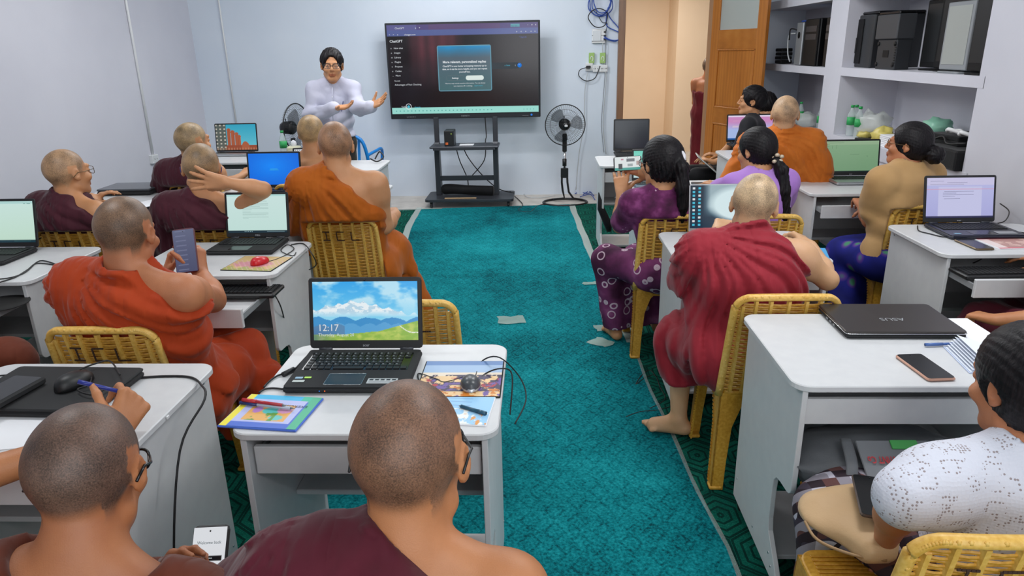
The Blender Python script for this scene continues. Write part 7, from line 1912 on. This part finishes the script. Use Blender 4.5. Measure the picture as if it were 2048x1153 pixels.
for k, (a, b, c) in enumerate(((-.025, -.02, .012), (.0, -.03, .02), (.028, -.02, .01), (.02, -.03, -.012), (-.012, -.03, -.014))): m.ball(tuple(tie-q.base+V(a, b, c)), (.014, .008, .011), 8)
m.obj('hair_clip', simple('pearl_clip', 'C9B8A0', .25, metal=.2), q.o)
# tan shirt
hp_ = aty(1815, 290, 3.98)
q = person(L3(*hp_), yaw=radians(24), P=(float(hp_[0])-.0, 3.96), seat=.44, hyaw=radians(34), hpitch=radians(6), hs=.93, wd=1.02, fat=1.05, skin=SK['red'], shaved=False, h=.011, hf=.005,
           arms={'L': {'hand': tuple(aty(1722, 410, 4.22)), 'elbow': tuple(aty(1740, 442, 3.98)), 'D': (.3, .9, .1), 'curl': (.5, .6, .4)}, 'R': {'hand': (float(hp_[0])+.05, 4.22, .74), 'hint': (1, 0, -1)}},
           legs={'L': {'knee': (float(hp_[0])-.18, 4.20, .5), 'ankle': (float(hp_[0])-.2, 4.02, .10)}, 'R': {'knee': (float(hp_[0])+.06, 4.25, .5)}},
           label='person in sandy tan shirt and glasses, turned left')
garment(q, 'shirt', cloth_mat('sandy_tan_cloth', 'B08A5A', 'BE9868'), off=.018, h=.010, sleeve=.66, fold=.009, low=.46, slv_r=.062, fat=1.05)
BLU = MT('blue_floral', '1A1E78', .8, spec=.2); vo = BLU.n('ShaderNodeTexVoronoi'); vo.inputs['Scale'].default_value = 8; BLU.link(BLU.co(), vo.inputs[0])
BLU.base(BLU.ramp(NX(BLU.nt, vo.outputs['Distance']), [(.12, '4A8A6A'), (.22, '5A3A8A'), (.32, '20247E'), (.8, '161A5E')])); BLU = BLU.m
skirt(q, BLU, hem=.10, h=.012, top=.60)
tie = hp_+q.H[1]*-.112+q.H[2]*-.020+q.H[0]*.0
hair(q, 'bun', h=.0055, tie=tie+q.H[1]*-.03-q.H[2]*.012, vol=1.1)
glasses(q, simple('gold_frame', '6A5A40', .3, metal=.8), r=.0015)
# white lace, near right
LAC = MT('white_lace', 'DADCE8', .85, spec=.2)
v1 = LAC.n('ShaderNodeTexVoronoi'); v1.inputs['Scale'].default_value = 26; LAC.link(LAC.co(), v1.inputs[0]); d1 = NX(LAC.nt, v1.outputs['Distance'])
v2 = LAC.n('ShaderNodeTexVoronoi'); v2.inputs['Scale'].default_value = 135; v2.inputs['Randomness'].default_value = .35; LAC.link(LAC.co(), v2.inputs[0]); d2 = NX(LAC.nt, v2.outputs['Distance'])
hol = d2.lt(.34)*((d1-.46).abs().lt(.10)); LAC.base(LAC.mix(hol*.75, 'D4D6E2', '7E6A66')); LAC.bump(d2*.5-hol, .5, .004); LAC = LAC.m
hp_ = V(*aty(2052, 772, 1.42)); 
q = person(L3(*hp_), yaw=radians(6), P=(float(hp_[0])-.0, 1.40), seat=.44, hyaw=radians(8), hpitch=radians(-8), hs=1.06, wd=.98, skin=SK['red'], shaved=False, h=.009, hf=.0045,
           arms={'L': {'hand': tuple(aty(1770, 1085, 1.46)), 'elbow': tuple(aty(1800, 1000, 1.30)), 'D': (.3, .3, -.45), 'N': (.6, .3, -.3), 'curl': (.9, 1., .6), 'hf': .005}, 'R': {'hand': tuple(V(*aty(1790, 1090, 1.50))+V(.05, .03, .0)), 'hint': (1, -.2, -1), 'D': (-.8, .3, -.3), 'curl': (.9, .9, .6)}},
           legs={'L': {'knee': (float(hp_[0])-.24, 1.72, .46), 'ankle': (float(hp_[0])-.26, 1.62, .10)}, 'R': {'knee': (float(hp_[0])-.05, 1.78, .47)}},
           label='person in white eyelet lace blouse at the right edge, handbag on lap')
garment(q, 'blouse', LAC, off=.014, h=.008, sleeve=.85, fold=.003, puff=.014, slv_r=.060, neckdrop=.03)
ZIG = MT('grey_brown_weave', '6A5A5C', .85, spec=.1)
x_, y_, z_ = ZIG.xyz('Object', (30, 30, 30)); zz = ((x_.op('FLOOR')*.21+(y_+z_*.8).op('FLOOR')*.37)+(ZIG.noise(3, 2)*2.)).frac()
ZIG.base(ZIG.ramp(zz, [(.0, '3A3036'), (.3, '6A4A48'), (.5, '9A949E'), (.75, 'C9C5D2'), (.9, '4A424E')], 'CONSTANT')); ZIG = ZIG.m
skirt(q, ZIG, hem=.10, h=.012)
tie = hp_+q.H[1]*-.105+q.H[2]*-.06
hair(q, 'ponytail', h=.005, tie=tie, tail=[tie, tie+V(.02, -.03, -.06), tie+V(.03, -.04, -.18), tie+V(.03, -.04, -.32)], vol=1.1)
MB().tube([tuple(q.N-q.base+q.up*(.028-.02*cos(a))+q.R*.066*sin(a)+q.F*.068*cos(a)) for a in np.linspace(0, 2*pi, 30)[:-1]], .0012, 4, closed=True).obj('gold_necklace', simple('gold', 'C9A23C', .3, metal=1.), q.o)
# handbag and phone on her lap
LE = cloth_mat('beige_leather', 'BE9C74', 'C8A880', weave=200, rough=.5)
hb = V(*aty(1722, 1052, 1.53)); e = empty('handbag', tuple(hb), radians(20), 'soft beige leather handbag on the lap of the person in lace', 'bag')
D = SDF(hb-V(.3, .3, .12), hb+V(.3, .3, .12), .008)
D.ell(hb+V(-.01, .04, .0), (.125, .10, .034), None, .02); D.cone(hb+V(-.08, .08, .0), hb+V(.05, .11, .015), .026, .026, .05); D.cone(hb+V(-.02, -.10, -.005), hb+V(.11, -.05, .0), .020, .020, .07); D.ell(hb+V(.04, -.02, .0), (.10, .09, .030), None, .04)
me, _ = D.mesh('bag_body', hb); o = link_mesh('bag_body', me, LE, e); o.rotation_euler = (0, 0, radians(-20))
MB().tube(smooth_pts([(-.12, .06, .0), (-.13, .0, -.01), (-.09, -.07, -.010), (-.03, -.115, -.008)], 5), .004, 6).obj('seam_piping', simple('beige_dark', '9A7A54', .5), e)
phone(V(*aty(1748, 995, 1.55)), (.95, -.25, 0), (.3, .95, .05), .085, .17, 'dark phone lying on the beige handbag', None, simple('brown_case2', '4A3A30', .4))
# dark-haired person by the doorway, person behind him
p_ = aty(1503, 203, 6.95)
q = person(L3(*p_), yaw=radians(62), P=(float(p_[0])+.04, 6.95), seat=.44, hyaw=radians(18), hpitch=radians(6), hs=1.10, wd=1., skin=SK['tan'], shaved=False, h=.013, hf=.006,
           arms={'L': {'hand': tuple(aty(1428, 325, 6.6)), 'hint': (-.3, -.5, -1), 'D': (-.6, .1, .2)}, 'R': {'hand': tuple(aty(1432, 316, 6.85)), 'hint': (0, 1, -1), 'D': (-.7, .0, .1)}},
           legs={'L': {'knee': tuple(aty(1392, 352, 6.65)), 'ankle': (1.38, 6.7, .1)}, 'R': {'knee': (1.50, 7.1, .5), 'ankle': (1.45, 7.1, .1)}},
           label='person in profile by the wooden door, black trousers, tablet on lap')
garment(q, 'shirt', cloth_mat('charcoal_cloth', '1E1E22', '2A2A2E'), off=.014, h=.013, sleeve=.8)
trousers(q, cloth_mat('black_cloth', '121214', '1C1C1F'), h=.013)
hair(q, 'short', h=.0065, vol=1.3, seed=5)
phone(V(*aty(1412, 326, 6.62)), (.05, .98, .1), (.75, .1, -.62), .16, .24, 'pale tablet held on black trousers by the doorway', None, simple('tablet_silver', 'C4C8C6', .3))
p_ = aty(1532, 214, 7.5)
q = person(L3(*p_), yaw=radians(10), P=(float(p_[0])+.02, 7.5), seat=.44, hs=1.08, skin=SK['tan'], shaved=False, h=.015, hf=.007, hpitch=radians(-20), label='person in charcoal shirt almost hidden behind the orange-robed sitter')
garment(q, 'shirt', cloth_mat('charcoal_cloth', '1E1E22', '2A2A2E'), off=.014, h=.014, sleeve=.8); skirt(q, cloth_mat('black_cloth', '121214', '1C1C1F'), h=.014); hair(q, 'short', h=.0065, vol=1.3, seed=9)
